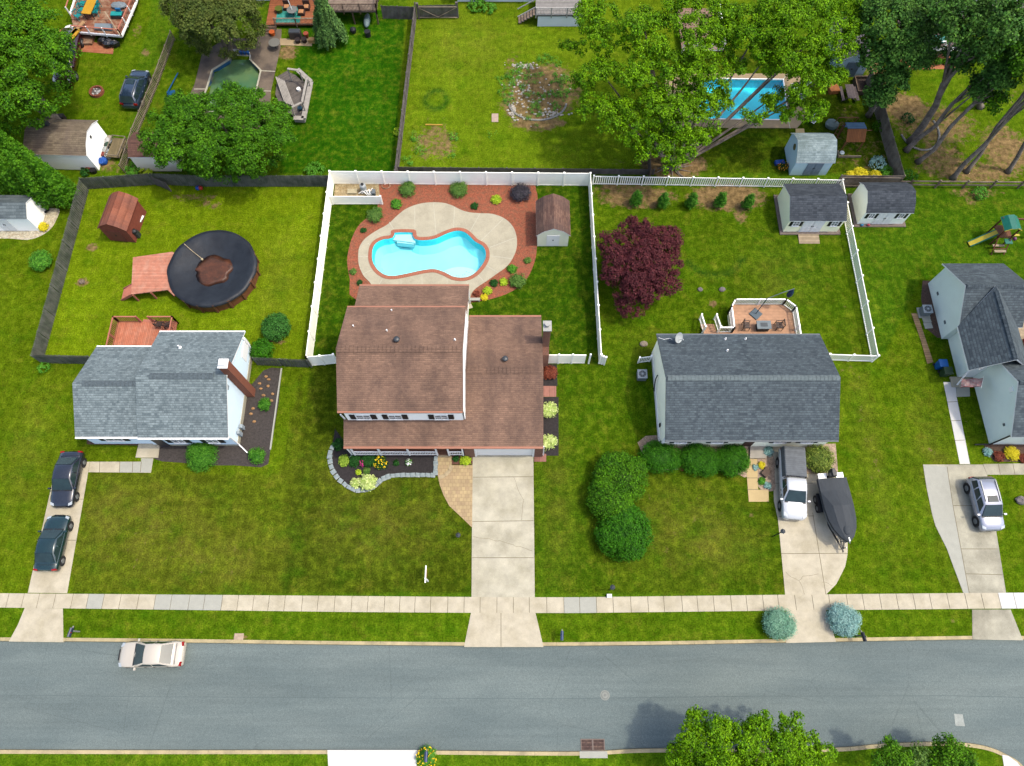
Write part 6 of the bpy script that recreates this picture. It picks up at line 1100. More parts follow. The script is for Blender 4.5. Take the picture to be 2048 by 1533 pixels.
# ---------------------------------------------------------------- houses along the top edge
lg=siding('top_grey_siding',A(196,204,214)); wt_=siding('top_white_siding',A(236,236,238)); taup=siding('taupe_siding',A(176,160,146))
def farhouse(lbl,x0,x1,yb,wm_,rm,h=2.8,dep=9,wins=(),two=False,door=None):
    a,c=P(x0,yb),P(x1,yb); h=h+(2.6 if two else 0); t=thing('house',lbl,'house',((a.x+c.x)/2,a.y+dep/2,0)); pr=[(a.y-.35,h),(a.y+dep/2,h+2.3),(a.y+dep+.35,h)]; w=MB(); wallx(w,a.x,c.x,cutprof(pr,.35)); w.build('wall',wm_,t); r=MB(); roofx(r,a.x-.25,c.x+.25,pr); r.build('roof',[rm,trimw],t)
    for x,wd,z in wins: window(t,P(x,yb).x,a.y,z,wd,1.1,.35)
    if door: MB().box(P(door,yb).x-.5,P(door,yb).x+.5,a.y-.06,a.y,.1,2.1).build('door',trimw,t)
    return t
farhouse('pale grey sided house at the top edge behind the terracotta patio',497,640,2,lg,sh_slate,wins=((548,1.6,.9),(603,1.2,1.3)),two=True)
farhouse('white sided house at the top edge behind the weathered raised deck',646,752,-22,wt_,sh_brown,wins=((690,1.0,1.2),),two=True)
farhouse('light grey house at the top edge above the pale lawn',915,1068,4,lg,sh_grey,wins=((960,1.1,1.),))
farhouse('white house at the top edge behind the white railed deck',1074,1280,-6,wt_,sh_slate,wins=((1120,1.1,1.3),),two=True)
farhouse('house at the top edge over the upper left brown deck',128,292,-14,lg,sh_slate,two=True)
t=farhouse('taupe house under the dark trees at the upper right',1880,2080,38,taup,shingle('taupe_shingles',A(150,140,132),A(120,110,104),0,.18,.3),wins=((1915,1.1,1.),),h=2.6)
farhouse('cream house hidden behind the bright green maples',1330,1640,-30,wt_,sh_brown,two=True)
# weathered raised deck and clutter
wdk=boards('weathered_deck',A(172,150,132),.15,axis='Y',gap=.12,var=.14,c2=A(146,124,110)); x0,x1=P(652,40,1.6).x,P(752,40,1.6).x; y0=P(700,24,1.6).y
T=thing('raised_deck','weathered raised deck with railings sheltering stored things','deck',(x0,y0,0)); MB().box(x0,x1,y0,y0+3.6,1.5,1.62).build('platform',wdk,T); deckrail(T,[(x0,y0),(x1,y0),(x1,y0+3.6)],1.62,.9,brw,sp=.14,pk=.04)
for x in (x0+.1,(x0+x1)/2,x1-.1): MB().box(x-.07,x+.07,y0,y0+.14,0,1.5).build('post',brw,T)
cx=x0+2.6
for k,(x,c_) in enumerate(((cx-1.2,trimw),(cx-.3,trimw),(cx+.6,trimw))): slat_chair(['white deck chair at the left on the weathered raised deck','white deck chair in the middle of the weathered raised deck','white deck chair at the right on the weathered raised deck'][k],x,y0+2.3,1.62,.2*k,c_,1.2,'white chairs on the raised deck')
q=P(733,50,.4); one(MB().sph((q.x,q.y+.6,.4),(.35,1.0,.3),12,7),'kayak',mat('grey_cover',A(128,148,150),.6,.1,3),'grey covered kayak stored below the raised deck','kayak',smooth=True); q=P(735,66,.4); one(MB().cyl((q.x,q.y,0),(q.x,q.y,.6),.3,.33,n=12),'barrel',black,'black barrel at the edge of the raised deck','barrel'); q=P(706,60,.4); one(MB().sph((q.x,q.y,.35),(.35,.35,.35),10,6,jit=.1),'black_sack',black,'black sack below the raised deck','sack')
# terracotta patio
x0,x1=P(538,20,.3).x,P(640,20,.3).x; y0=P(600,44,.8).y; T=thing('low_deck','low orange brown deck with teal rug and white front rail','deck',(x0,y0,0)); MB().box(x0,x1,y0,y0+4.5,.3,.42).build('platform',boards('terracotta_deck',A(184,110,72),.15,axis='Y',gap=.1),T); deckrail(T,[(P(548,44,.9).x,y0),(x1,y0)],.42,.8,tanw,sp=.14)
for k in range(3): MB().box(x0-.6,x0+1.0,y0-.3*(k+1),y0-.3*k-.01,.0,.32-.1*k).build('step',brw,T)
MB().box(P(557,30).x,P(605,30).x,y0+.3,y0+2.6,.425,.435).build('rug',mat('teal_rug',A(20,150,136),.9,.3,3,c2=A(110,200,190)),T)
q=P(584,20,1.1); T=thing('patio_table','round glass patio table on the teal rug','table',(q.x,q.y,.43)); MB().cyl((q.x,q.y,1.1),(q.x,q.y,1.14),.55,n=20).build('tabletop',mat('glass_top',A(150,150,146),.2,.1,2),T); MB().cyl((q.x,q.y,.43),(q.x,q.y,1.1),.05).build('leg',darkm,T); MB().cyl((q.x,q.y,1.14),(q.x-.3,q.y+.4,3.0),.03).build('pole',trimw,T)
org=mat('orange_cushion',A(226,160,110),.8,.1,3)
for x,y,lb in ((602,22,'wicker armchair with peach cushion, front right of the round patio table'),(612,12,'wicker armchair with peach cushion behind, nearest the white post'),(573,12,'wicker armchair with peach cushion left of the patio table')): q=P(x,y,.8); T=thing('armchair',lb,'armchair',(q.x,q.y,.43),'wicker armchairs on the low deck'); MB().box(q.x-.35,q.x+.35,q.y-.35,q.y+.35,.43,.75).box(q.x-.35,q.x+.35,q.y+.2,q.y+.35,.76,1.25).build('frame',mat('wicker',A(88,60,50),.8,.2,6),T); MB().box(q.x-.26,q.x+.26,q.y-.34,q.y+.18,.76,.86).build('cushion',org,T,bevel=.03)
q=P(590,67,.6); T=thing('grill','long charcoal grey barbecue cabinet below the low deck rail','grill',(q.x,q.y,0)); MB().box(q.x-.6,q.x+.6,q.y-.3,q.y+.3,0,.85).build('cabinet',mat('grill_brown',A(88,78,76),.5,.1,3),T,bevel=.03); MB().box(q.x-.58,q.x+.58,q.y-.28,q.y+.28,.86,.95).build('lid',darkm,T,bevel=.03)
for x,y,r,c_,lb in ((595,81,.3,A(60,46,44),'dark brown pot, left of two on the small tan patio'),(608,80,.3,A(72,52,46),'dark brown pot, right of two on the small tan patio'),(612,69,.28,A(196,92,60),'terracotta pot behind the two dark pots'),(544,66,.3,A(226,104,30),'orange pot at the foot of the steps'),(520,62,.25,A(196,60,30),'red pot at the left end of the steps'),(560,26,.4,A(110,120,30),'yellow green planter on the low deck')): q=P(x,y,.3); z_=0 if y>40 else .43; one(MB().cyl((q.x,q.y,z_),(q.x,q.y,z_+.45),r*.75,r,n=14),'plant_pot',mat('pot_%d'%x,c_,.6,.1,3),lb,'pot')
q=P(548,84,.8); T=thing('patio_table','round grey garden table at the edge of the brown patio','table',(q.x,q.y,0)); MB().cyl((q.x,q.y,.7),(q.x,q.y,.74),.6,n=20).build('tabletop',mat('grey_top',A(140,136,126),.5,.1,3),T); MB().cyl((q.x,q.y,0),(q.x,q.y,.7),.06).build('leg',darkm,T)
q=P(600,92,.4); q=P(615,80,.3); one(MB().box(q.x+.1,q.x+.7,q.y-.2,q.y+.25,0,.4),'wooden_box',mat('pale_box',A(226,176,110),.8,.1,3),'pale wooden box beside the dark pots','box')
# upper left brown deck
z_=.9; dk2=[tuple(P(x,y,z_)[:2]) for x,y in ((141,30),(160,-30),(282,-30),(273,6),(244,74),(150,66))]; wd2=boards('wet_brown_deck',A(164,100,72),.15,axis='Y',gap=.1,var=.25,c2=A(196,160,130))
T=thing('deck','brown plank deck with turquoise furniture and white rail posts at upper left','deck',(dk2[5][0],dk2[5][1],0)); MB().prism(dk2,.75,.9).build('platform',wd2,T)
for a,c in ((dk2[2],dk2[3]),(dk2[3],dk2[4]),(dk2[4],dk2[5]),(dk2[0],dk2[1])):
    a,c=Vector(a),Vector(c); MB().bar((*a,.95),(*c,.95),.14,.2).build('rim_board',trimw,T); MB().bar((*a,1.8),(*c,1.8),.12,.05).build('handrail',rdt,T); k=max(1,round((c-a).length/1.8))
    for i in range(k+1): p=a.lerp(c,i/k); MB().bar((*p,.7),(*p,1.85),.1).build('rail_post',trimw,T)
a,c=P(163,70),P(184,92); MB().box(a.x,c.x+.1,c.y,a.y,0,.3).box(a.x,c.x-.3,a.y-.3,a.y+.7,.31,.6).build('step',wd2,T)
struct(MB().prism(PX([(120,60),(108,92),(160,104),(226,109),(228,92),(160,80)]),-.1,.03),'brick_patio',boards('brick_patio_paving',A(196,116,84),.22,axis='Y',gap=.06,var=.15,c2=A(206,140,96)))
tq=mat('turquoise_cushion',A(20,176,176),.7,.1,3); q=P(178,12,1.7); T=thing('dining_table','bright yellow dining table on the upper left deck','table',(q.x,q.y,.9)); MB().obox((q.x,q.y,1.62),(1.0,2.2,.06),-.12).build('tabletop',yel,T)
for u in (-.4,.4): 
    for v in (-1,1): MB().box(q.x+u-.03,q.x+u+.03,q.y+v-.03,q.y+v+.03,.9,1.62).build('leg',bz,T)
for x,y,rz_,lb in ((164,5,1.4,'turquoise chair, rear left at the yellow table'),(163,18,1.5,'turquoise chair, front left at the yellow table'),(193,10,-1.6,'turquoise chair, rear right at the yellow table'),(190,22,-1.6,'turquoise chair, front right at the yellow table'),(155,30,1.0,'turquoise chair alone at the left deck corner')): q=P(x,y,1.4); slat_chair(lb,q.x,q.y,.9,rz_,tq,1.05,'turquoise dining chairs')
q=P(233,27,1.3); T=thing('sofa','turquoise cushioned love seat on the upper left deck','sofa',(q.x,q.y,.9)); MB().box(q.x-.6,q.x+.6,q.y-.4,q.y+.4,.9,1.25).build('frame',darkm,T); MB().box(q.x-.58,q.x+.58,q.y-.38,q.y+.2,1.26,1.4).build('cushion',tq,T,bevel=.04); MB().box(q.x-.0,q.x+.5,q.y+.1,q.y+.3,1.41,1.75).build('pillow',mat('blue_pillow',A(30,120,180),.8),T,bevel=.04)
q=P(206,52,1.2); one(MB().hull8([(q.x-.9,q.y-.35,.95),(q.x+.9,q.y-.45,.95),(q.x+.9,q.y+.2,.95),(q.x-.9,q.y+.3,.95),(q.x-.9,q.y-.35,1.15),(q.x+.9,q.y-.45,1.2),(q.x+.9,q.y+.2,1.3),(q.x-.9,q.y+.3,1.25)]),'lounger_cushion',mat('grey_cushion',A(150,162,170),.8,.1,2),'grey lounger cushion thrown on the front of the brown deck','cushion'); q=P(237,10,1.2); one(MB().sph((q.x,q.y,1.15),(.9,.5,.2),8,5,jit=.1),'grey_cover',MC['grey_cushion'],'crumpled grey cover behind the turquoise love seat','cover')
a,c=P(210,24,1.9),P(241,72,1.6); one(MB().bar(a,c,.1,.12),'loose_beam',pine,'long pale beam leaning across the corner of the brown deck','beam')
for x,y,r,lb in ((205,82,.55,'black garbage bag, left of three below the brown deck'),(216,86,.7,'black garbage bag, largest middle one below the brown deck'),(229,88,.5,'black garbage bag, right of three below the brown deck')): q=P(x,y,.3); one(MB().sph((q.x,q.y,.3),(r,r*.8,.4),10,6,jit=.18),'garbage_bag',mat('bag_black',A(34,34,38),.25,.1,4,spec=.6),lb,'garbage bag','black garbage bags')
for x,y,lb in ((141,56,'white sheet bundle in the clutter beside the maroon pickup'),(130,68,'white bag next to the maroon pickup tailgate')): q=P(x,y,.5); one(MB().sph((q.x,q.y,.4),(.6,.4,.35),9,6,jit=.2),'white_bag',white,lb,'bag')
# white railed deck with stairs at the top
x0,x1=P(1072,28,1.6).x,P(1165,28,1.6).x; y0=P(1100,30,1.5).y; T=thing('deck','white railed grey deck with stairs at the top edge of the pale lawn','deck',(x0,y0,0)); MB().box(x0,x1,y0,y0+3.5,1.3,1.42).build('platform',boards('grey_deck',A(176,170,166),.15,axis='Y'),T); deckrail(T,[(x0,y0),(x1,y0)],1.42,.9,mat('offwhite_rail',A(214,208,202),.6),sp=.15); MB().box(x0+.2,x1,y0+.05,y0+.12,0,1.28).build('skirt',lg,T)
b=MB(); xa=x0; 
for k in range(6): b.box(xa-.3*(k+1),xa-.3*k,y0+.3,y0+1.4,1.15-.2*k,1.2-.2*k)
b.build('stair',wdk,T); [MB().bar((xa,y0+v,2.2),(xa-1.9,y0+v,1.0),.08).build('stair_rail',MC['offwhite_rail'],T) for v in (.3,1.4)]
# deck glimpsed between the maples, and the long white deck at the upper right
x0,x1,y0=P(1365,100,1).x,P(1448,100,1).x,P(1400,100,1).y; T=thing('deck','pinkish deck with white rails glimpsed between the maples','deck',(x0,y0,0)); MB().box(x0,x1,y0,y0+6,.7,.82).build('platform',boards('pink_deck',A(176,140,124),.15,axis='Y'),T); deckrail(T,[(x0,y0),(x1,y0),(x1,y0+6)],.82,.9,vinw,sp=.14)
x0,x1,y0=P(1805,100,1).x,P(1918,100,1).x,P(1860,92,1.8).y; T=thing('raised_deck','dark raised deck with a white rail over the orange planting bed','deck',(x0,y0,0)); MB().box(x0,x1,y0,y0+4,1.3,1.45).build('platform',boards('dark_deck',A(110,90,84),.15,axis='Y'),T); MB().box(x0,x1,y0-.06,y0,1.2,1.45).build('rim_board',trimw,T); deckrail(T,[(x0,y0),(x1,y0)],1.45,.9,vinw,sp=.3)
for k in range(4): x=lerp(x0+.1,x1-.1,k/3); MB().box(x-.07,x+.07,y0,y0+.14,0,1.3).build('post',tanw,T)
q=P(1870,80,2.2); T=thing('parasol','folded teal parasol lying over the dark raised deck','parasol',q); MB().sph((q.x,q.y,2.2),(1.3,.55,.35),12,6,jit=.1).build('canopy',mat('teal_cloth',A(16,120,110),.7,.2,3),T)
q=P(1905,66,2.1); T=thing('side_table','pale yellow table at the right end of the dark raised deck','table',(q.x,q.y,1.45)); MB().box(q.x-.5,q.x+.5,q.y-.35,q.y+.35,2.05,2.12).build('tabletop',mat('pale_yellow',A(226,206,140),.6),T); MB().box(q.x-.05,q.x+.05,q.y-.05,q.y+.05,1.45,2.05).build('leg',tanw,T)
rb('orange_planting_bed',PX([(1800,112),(1912,106),(1910,138),(1800,140)]),A(206,130,88),mn='orange_mulch')
# right edge deck of the far right house
x0,y0=42.6,23.2; T=thing('deck','light plank deck with tan railing cut by the right edge','deck',(x0,y0,0)); MB().box(42.4,46.5,24.4,30.2,.5,.62).build('platform',pine,T); deckrail(T,[(42.6,30.2),(46.5,30.2)],.62,.95,tanw,sp=.16)
one(MB().box(44.0,44.7,25.4,26.3,.63,1.3),'cooler',mat('cooler_red',A(196,40,50),.5),'red and white cooler on the light deck at the right edge','cooler',bevel=.05)
for x,c_,lb in ((1724,A(40,140,190),'small blue toy before the pale grey shed'),(1737,A(206,60,96),'small red toy before the pale grey shed')): q=P(x,450.5,.2); one(MB().sph((q.x,q.y,.22),(.16,.12,.1),8,5),'toy',mat('toy_%d'%x,c_,.5),lb,'toy')
# pieces on the concrete side of the far right house
for i,(x,y) in enumerate(((1850,628),(1853,640),(1856,652))): q=P(x,y); one(MB().obox((q.x,q.y,0),(.7,.55,.05),.1),'paving_slab',conc2,['uppermost','middle','lowest'][i]+' grey paving slab below the far right air conditioner','slab','slabs along the far right house wall')
# ---------------------------------------------------------------- trees and plants
bark=mat('bark',A(172,154,138),.95,.25,4,fine=.35,c2=A(130,114,102)); barkd=mat('dark_bark',A(120,104,94),.95,.25,4,fine=.2)
L_bright=leafmat('leaf_bright',A(54,104,4),A(124,166,6),.3); L_mid=leafmat('leaf_mid',A(40,88,8),A(88,136,16),.25); L_dark=leafmat('leaf_dark',A(40,84,28),A(96,136,50),.25); L_left=leafmat('leaf_left',A(42,90,10),A(96,144,16),.28)
L_arb=leafmat('leaf_arborvitae',A(44,96,12),A(96,146,22),.15,1.3,.3); L_olive=leafmat('leaf_olive',A(58,80,30),A(102,110,46),.2,.8,.35); L_weep=leafmat('leaf_weeping',A(48,82,42),A(100,134,62),.15,1.2,.35)
L_purp=leafmat('leaf_purple',A(62,26,32),A(100,46,50),.15,1.1,.3); L_hedge=leafmat('leaf_hedge',A(30,80,6),A(66,122,14),.15,2,.35); L_box=leafmat('leaf_box',A(58,100,34),A(112,140,62),.15,3,.3); L_lime=leafmat('leaf_lime',A(128,168,30),A(206,222,60),.25,3,.2); L_yel=leafmat('leaf_yellow',A(206,190,24),A(246,226,60),.25,3,.2)
L_var=leafmat('leaf_variegated',A(150,182,60),A(236,238,170),.2,4,.25); L_blue=leafmat('leaf_blue_spruce',A(84,136,108),A(146,184,156),.1,3,.25); L_teal=leafmat('leaf_blue_spruce_b',A(96,144,138),A(166,198,190),.1,3,.25); L_blk=leafmat('leaf_blackish',A(44,44,50),A(84,78,86),.15,3,.3); L_mar=leafmat('leaf_maroon',A(104,44,36),A(150,84,60),.15,3,.3); L_weed=leafmat('leaf_weed',A(50,118,30),A(112,168,50),.25,2,.3); L_thuja=leafmat('leaf_thuja',A(40,98,18),A(92,146,40),.15,3,.3)
L_flow=leafmat('petal_yellow',A(240,190,20),A(250,214,40),.2); L_or=leafmat('petal_orange',A(226,130,30),A(240,170,40),.2); L_mag=leafmat('petal_magenta',A(190,30,120),A(220,70,150),.2); L_wh=leafmat('petal_white',A(240,236,236),A(250,240,246),.2); L_dfl=leafmat('leaf_deep',A(24,64,20),A(46,96,34),.15,3,.35)
def trunk(par,base,tops,r,m=bark,n=8,flare=1.5):
    b=MB(); base=Vector(base)
    for tp,rr in tops:
        tp=Vector(tp); pts=[base,base.lerp(tp,.12)]+[base.lerp(tp,t)+Vector((random.uniform(-.15,.15),random.uniform(-.15,.15),0))*t for t in (.4,.7)]+[tp]; b.tube(pts,[rr*flare,rr,rr*.85,rr*.6,rr*.25],n)
    return b.build('trunk',m,par,smooth=True)
def tree(lbl,base,blobs,n,size,lm,tops=None,r=.25,tm=bark,clus=None,cr=.6,group=None,name='tree',**k):
    base=Vector(base); t=thing(name,lbl,'tree',base,group); 
    if tops is None: tops=[((bl[0],bl[1],bl[2]),r*.8) for bl in blobs[:5]]
    trunk(t,base,tops,r,tm); crown('crown',blobs,n,size,lm,t,tuple(base),clus,cr,**k); return t
def rb_blobs(c,R,n,rs,flat=.7,zj=.5):
    "n lumps of radius about rs spread through an ellipsoid of radii R round c"
    out=[]
    for i in range(n):
        a=2*math.pi*(i*.618+random.uniform(-.05,.05)); rr=math.sqrt((i+.5)/n)*.82; out.append((c[0]+R[0]*rr*math.cos(a),c[1]+R[1]*rr*math.sin(a),c[2]+R[2]*(.55*math.sqrt(max(0,1-rr*rr)))+random.uniform(-zj,zj),rs*random.uniform(.8,1.2),rs*random.uniform(.8,1.2),rs*flat*random.uniform(.8,1.15)))
    return out
def bush(lbl,px,py,r,lm,h=None,n=None,size=.1,name='shrub',group=None,zc=None,core=True,cat='shrub',cr=None,lump=0,sx=1,**k):
    "one rounded shrub; px,py is the middle of its crown in the photograph"
    h=h or r*.85; q=P(px,py,h*.75); c=(q.x,q.y); bl=[(c[0],c[1],h*.48,r*sx,r,h*.52)]
    lump=lump or (3 if r>.6 else 0)
    if lump:
        for i in range(lump): a=random.uniform(0,6.28); bl.append((c[0]+r*sx*.55*math.cos(a),c[1]+r*.55*math.sin(a),h*random.uniform(.45,.7),r*.5,r*.5,h*.35))
    n=n or int(1500*r*r/(size/.1)**2+300); o=crown(name,bl,n,size,lm,None,(c[0],c[1],0),max(16,n//9),cr or max(.1,r*.2),core=core,up=.6,fill=.0,**k)
    return tag(o,lbl,cat,group)
def fluff(bl,k=5,f=.5):
    out=[]
    for b in bl:
        for i in range(k): a=6.28*(i+random.random())/k; u=random.uniform(.35,.85); out.append((b[0]+b[3]*u*math.cos(a),b[1]+b[4]*u*math.sin(a),b[2]+b[5]*random.uniform(-.4,.6),b[3]*f*random.uniform(.7,1.2),b[4]*f*random.uniform(.7,1.2),b[5]*f))
    return out
def shift(c,z): q=P(*c,z); return (q.x,q.y)
# broad round tree
c=P(444,272,4.2); bl=rb_blobs((c.x,c.y,3.8),(7.4,5.1,3.2),52,1.2,.8,.35)+[(c.x,c.y,2.8,5,3.3,2.9)]
tree('broad dense round green tree between the green pool and the round pool yard',(c.x+.5,c.y-.8,0),bl,96000,.165,L_mid,r=.3,cr=.4,clus=2000)
# big tree at the upper left edge
c=P(35,120,8); bl=rb_blobs((c.x-2,c.y,6.8),(7,8,4.5),50,1.4,.8,.6)+[(c.x-2,c.y,6,5,6,4)]
tree('large leafy tree filling the upper left corner over the maroon pickup',(c.x,c.y-1,0),bl,90000,.2,L_left,r=.4,cr=.5,clus=2200)
# arborvitae
arb=[(20,355,7.6),(60,352,7.8),(98,372,7.4),(30,392,7.2),(72,398,7.2),(112,408,6.6),(145,405,6.2),(-20,370,7.5),(-15,410,7)]
for i,(x,y,h) in enumerate(arb):
    q=P(x,y); t=thing('arborvitae','tall columnar arborvitae in the dense clump beside the white tan-roofed shed','conifer',(q.x,q.y,0),'arborvitae clump at the left edge'); MB().cyl((q.x,q.y,0),(q.x,q.y,h*.8),.16,.04,n=7).build('trunk',barkd,t)
    bl=[(q.x,q.y,h*f,rr,rr,h*.2) for f,rr in ((.2,1.25),(.38,1.15),(.55,.95),(.7,.7),(.83,.44),(.94,.22))]; crown('crown',bl,9500,.13,L_arb,t,(q.x,q.y,0),900,.15,up=.3,fill=.0,core=True)
# dark olive tree at the top, weeping conifer
c=P(430,38,4.5); bl=rb_blobs((c.x,c.y+.5,4),(5.0,3.6,3),20,1.4,.8,.4)+[(c.x,c.y+.5,3.2,4,2.8,2.8)]; tree('dark olive tree overhanging the head of the murky green pool',(c.x,c.y,0),bl,52000,.18,L_olive,r=.3,cr=.5,clus=1000)
q=P(664,96); t=thing('weeping_conifer','drooping weeping conifer in front of the weathered raised deck','conifer',(q.x,q.y+.6,0)); MB().tube([(q.x,q.y+.6,0),(q.x-.1,q.y+.7,3),(q.x-.8,q.y+.6,5.6)],[.2,.14,.05]).build('trunk',barkd,t)
n=15000; th=RNG.uniform(0,6.28,n); sid=RNG.integers(0,90,n); sa_=RNG.uniform(0,6.28,90)[sid]; sr=(RNG.uniform(.2,1,90)**.7)[sid]; sz=RNG.uniform(2.2,5.8,90)[sid]; tt=RNG.random(n); rad=sr*(.35+.65*(1-sz/6.2))*2.1*(.45+.75*tt**.6)
C=np.stack([q.x+rad*np.cos(sa_)+RNG.normal(0,.1,n),q.y+.6+rad*np.sin(sa_)*.95+RNG.normal(0,.1,n),np.maximum(.08,sz-tt**1.5*sz*.75)],1); Nn=np.stack([np.cos(sa_),np.sin(sa_)-.2,RNG.normal(.6,.4,n)],1)+RNG.normal(0,.3,(n,3)); Nn/=np.linalg.norm(Nn,axis=1)[:,None]
rnd_mesh('crown',quads(C,Nn,.26,.4),L_weep,t,(q.x,q.y+.6,0))
# big bright maple, two crowns
tb=P(1347,335); mb_=[]
for x,y,z,R_ in ((1215,60,9,2.2),(1290,40,10,2.5),(1370,30,10,2.4),(1200,130,8,1.9),(1270,150,8.5,2.2),(1350,120,9,2.2),(1190,205,7,1.6),(1250,230,7,2.),(1330,205,8,2.2),(1330,270,6.5,1.7),(1380,210,7.5,1.3),(1375,290,6,1.3),(1405,215,7,1.4),(1425,165,8,1.4),(1425,232,6.5,.9),(1398,262,6,1.2),(1385,180,8,1.5),(1350,235,7,1.6),(1440,100,9,1.6),(1400,70,10,2),(1410,130,9,1.8),(1290,295,5.5,1.2),(1345,310,5.5,1.1),(1440,40,10,2),(1180,20,9,1.8),(1300,90,9.5,2),(1150,85,7,1.2),(1165,160,7,1.1)): p=P(x,y,z); mb_.append((p.x,p.y,z-.6,R_,R_,R_*.65))
tree('tall bright green maple rooted beside the white picket fence',(tb.x,tb.y,0),fluff(mb_,6),88000,.18,L_bright,tops=[((b[0],b[1],b[2]),.16) for b in mb_[3:14:2]]+[(mb_[1][:3],.3)],r=.45,cr=.42,clus=1700,fill=.25)
tb=P(1364,326); mb_=[]
for x,y,z,R_ in ((1480,50,10,2),(1530,30,11,2.3),(1600,20,11,2.4),(1680,20,11,2.2),(1540,100,9,1.7),(1600,90,10,2.2),(1670,80,10,1.9),(1620,160,8,1.8),(1665,140,8,1.4),(1630,215,7,1.3),(1595,195,7,.8),(1500,222,6.5,.5),(1545,195,6.5,.8),(1560,178,7,.7),(1528,228,6.2,.55),(1575,215,6.5,.8),(1470,120,8,1.),(1715,45,10,1.3),(1440,195,7,1.)): p=P(x,y,z); mb_.append((p.x,p.y,z-.6,R_,R_,R_*.65))
tree('second bright green maple leaning over the right end of the blue pool',(tb.x,tb.y,0),fluff(mb_,6),68000,.18,L_bright,tops=[((b[0],b[1],b[2]),.14) for b in (mb_[1],mb_[5],mb_[8],mb_[3],mb_[13],mb_[10])]+[(mb_[4][:3],.15)],r=.3,cr=.42,clus=1300,fill=.25)
# roots pale patch at maple foot
# dark tree
tb=P(1737,232); mb_=[]
for x,y,z,R_ in ((1790,40,11,2.4),(1830,20,11,2),(1770,100,9,1.9),(1815,90,10,1.9),(1860,55,10,1.5),(1790,150,8,1.4),(1765,185,6.5,1.1),(1775,10,11,2.),(1850,105,9,1.)): p=P(x,y,z); mb_.append((p.x,p.y,z-.5,R_,R_,R_*.7))
tree('dark blue-green tree with a pale leaning trunk by the slate blue shed',(tb.x,tb.y,0),mb_,36000,.22,L_dark,tops=[((b[0],b[1],b[2]),.12) for b in mb_[1:5]]+[(mb_[5][:3],.24)],r=.32,cr=.55,clus=800)
# tall trees on the right, bare leaning trunks with high crowns
specs=[((1822,285),(1935,105),.42,18,[(1960,60,12,2.4),(1925,110,9,1.3),(1915,30,13,2.2)]),((1812,302),(1990,160),.27,16,[(2000,130,10,1.8),(1960,170,8,.9)]),((1835,325),(2075,180),.25,15,[(2050,90,12,2.6),(1990,195,7,.9)]),
 ((1905,358),(2120,215),.27,15,[(2110,130,12,2.6)]),((1932,345),(2160,225),.22,14,[(2140,60,12,2.4)]),((2015,345),(2200,240),.24,13,[(2160,150,11,2.2)]),((1960,215),(2050,20),.3,17,[(2020,30,14,3.0),(2070,110,12,2.2)])]
lbls=['thickest leaning grey trunk with dark high crown, left of the shaded right yard','forked slim tree rising just right of the thickest trunk','slender long leaning tree from the stone ringed bed','bent tree rooted near the split rail fence with its crown off to the right','thin tree parallel to the bent one near the split rail fence','small trunk at the far right by the bare soil','dark tree crown filling the upper right corner']
for (b0,t0,r_,H_,bs),lb in zip(specs,lbls):
    r_*=.78
    p=P(*b0); zt=bs[0][2]; mb_=[]; 
    for x,y,z,R_ in bs:
        w_=P(x,y,z); mb_+= rb_blobs((w_.x,w_.y,z-.4),(R_*1.1,R_*1.1,R_*.8),7,R_*.6,.7,.3)
    w_=P(bs[0][0],bs[0][1],bs[0][2]); t=thing('tree',lb,'tree',(p.x,p.y,0)); b=MB(); e=Vector((w_.x,w_.y,zt)); mid=[Vector((p.x,p.y,0)).lerp(e,f)+Vector((random.uniform(-.35,.35),random.uniform(-.35,.35),0)) for f in (.15,.35,.55,.75)]
    b.tube([(p.x,p.y,0),(p.x+(mid[0].x-p.x)*.3,p.y+(mid[0].y-p.y)*.3,.6)]+mid+[e],[r_*1.7,r_*1.1,r_,r_*.9,r_*.75,r_*.6,r_*.3],10)
    for q_ in mb_[1::2]: b.tube([mid[random.choice((1,2,2,3))],mid[2].lerp(Vector(q_[:3]),.5)+Vector((0,0,.3)),q_[:3]],[r_*.45,r_*.3,.04],6)
    b.build('trunk',bark,t,smooth=True); crown('crown',mb_,5200*len(bs),.24,L_dark if '2020' in str(bs) or 'thickest' in lb else L_left,t,(p.x,p.y,0),110*len(bs),.6,fill=.2)
# purple tree
c=P(1285,518,3.2); bl=rb_blobs((c.x,c.y,2.6),(3.75,4.0,2.2),34,1.1,.7,.25)+[(c.x,c.y,2.4,2.3,2.3,2)]; qb=P(1268,618,2.2); bl+=[(qb.x,qb.y+.75,1.9,1.3,1.3,.9),(qb.x+.1,qb.y+1.9,2.3,1.9,1.5,1.2)]
tree('dark purple leaved tree on the lawn right of the pool fence',(c.x,c.y-.3,0),bl,42000,.16,L_purp,r=.2,cr=.33,clus=1600,core=False)
# bottom street tree and neighbours
mb_=[]
for x,y,z,R_ in ((1410,1480,5.0,1.5),(1465,1500,5.3,1.4),(1530,1490,5.2,1.5),(1590,1490,5.0,1.4),(1630,1520,4.6,1.2),(1380,1530,4.4,1.3),(1450,1560,5,1.6),(1530,1570,5,1.6),(1600,1570,4.8,1.4),(1395,1455,4.6,.7),(1462,1462,4.8,.7),(1528,1452,4.8,.75),(1588,1452,4.8,.75),(1500,1466,4.6,.5),(1560,1470,4.4,.5),(1370,1500,4,.7)): p=P(x,y,z); mb_.append((p.x,p.y,z-.5,R_,R_,R_*.75))
tree('bright green street tree at the bottom edge casting its shadow on the road',(P(1480,1600).x,-8.6,0),fluff(mb_,6),46000,.145,L_bright,tops=[((b[0],b[1],b[2]),.08) for b in mb_[:8]],r=.22,cr=.3,clus=1500,fill=.25)
mb_=[]
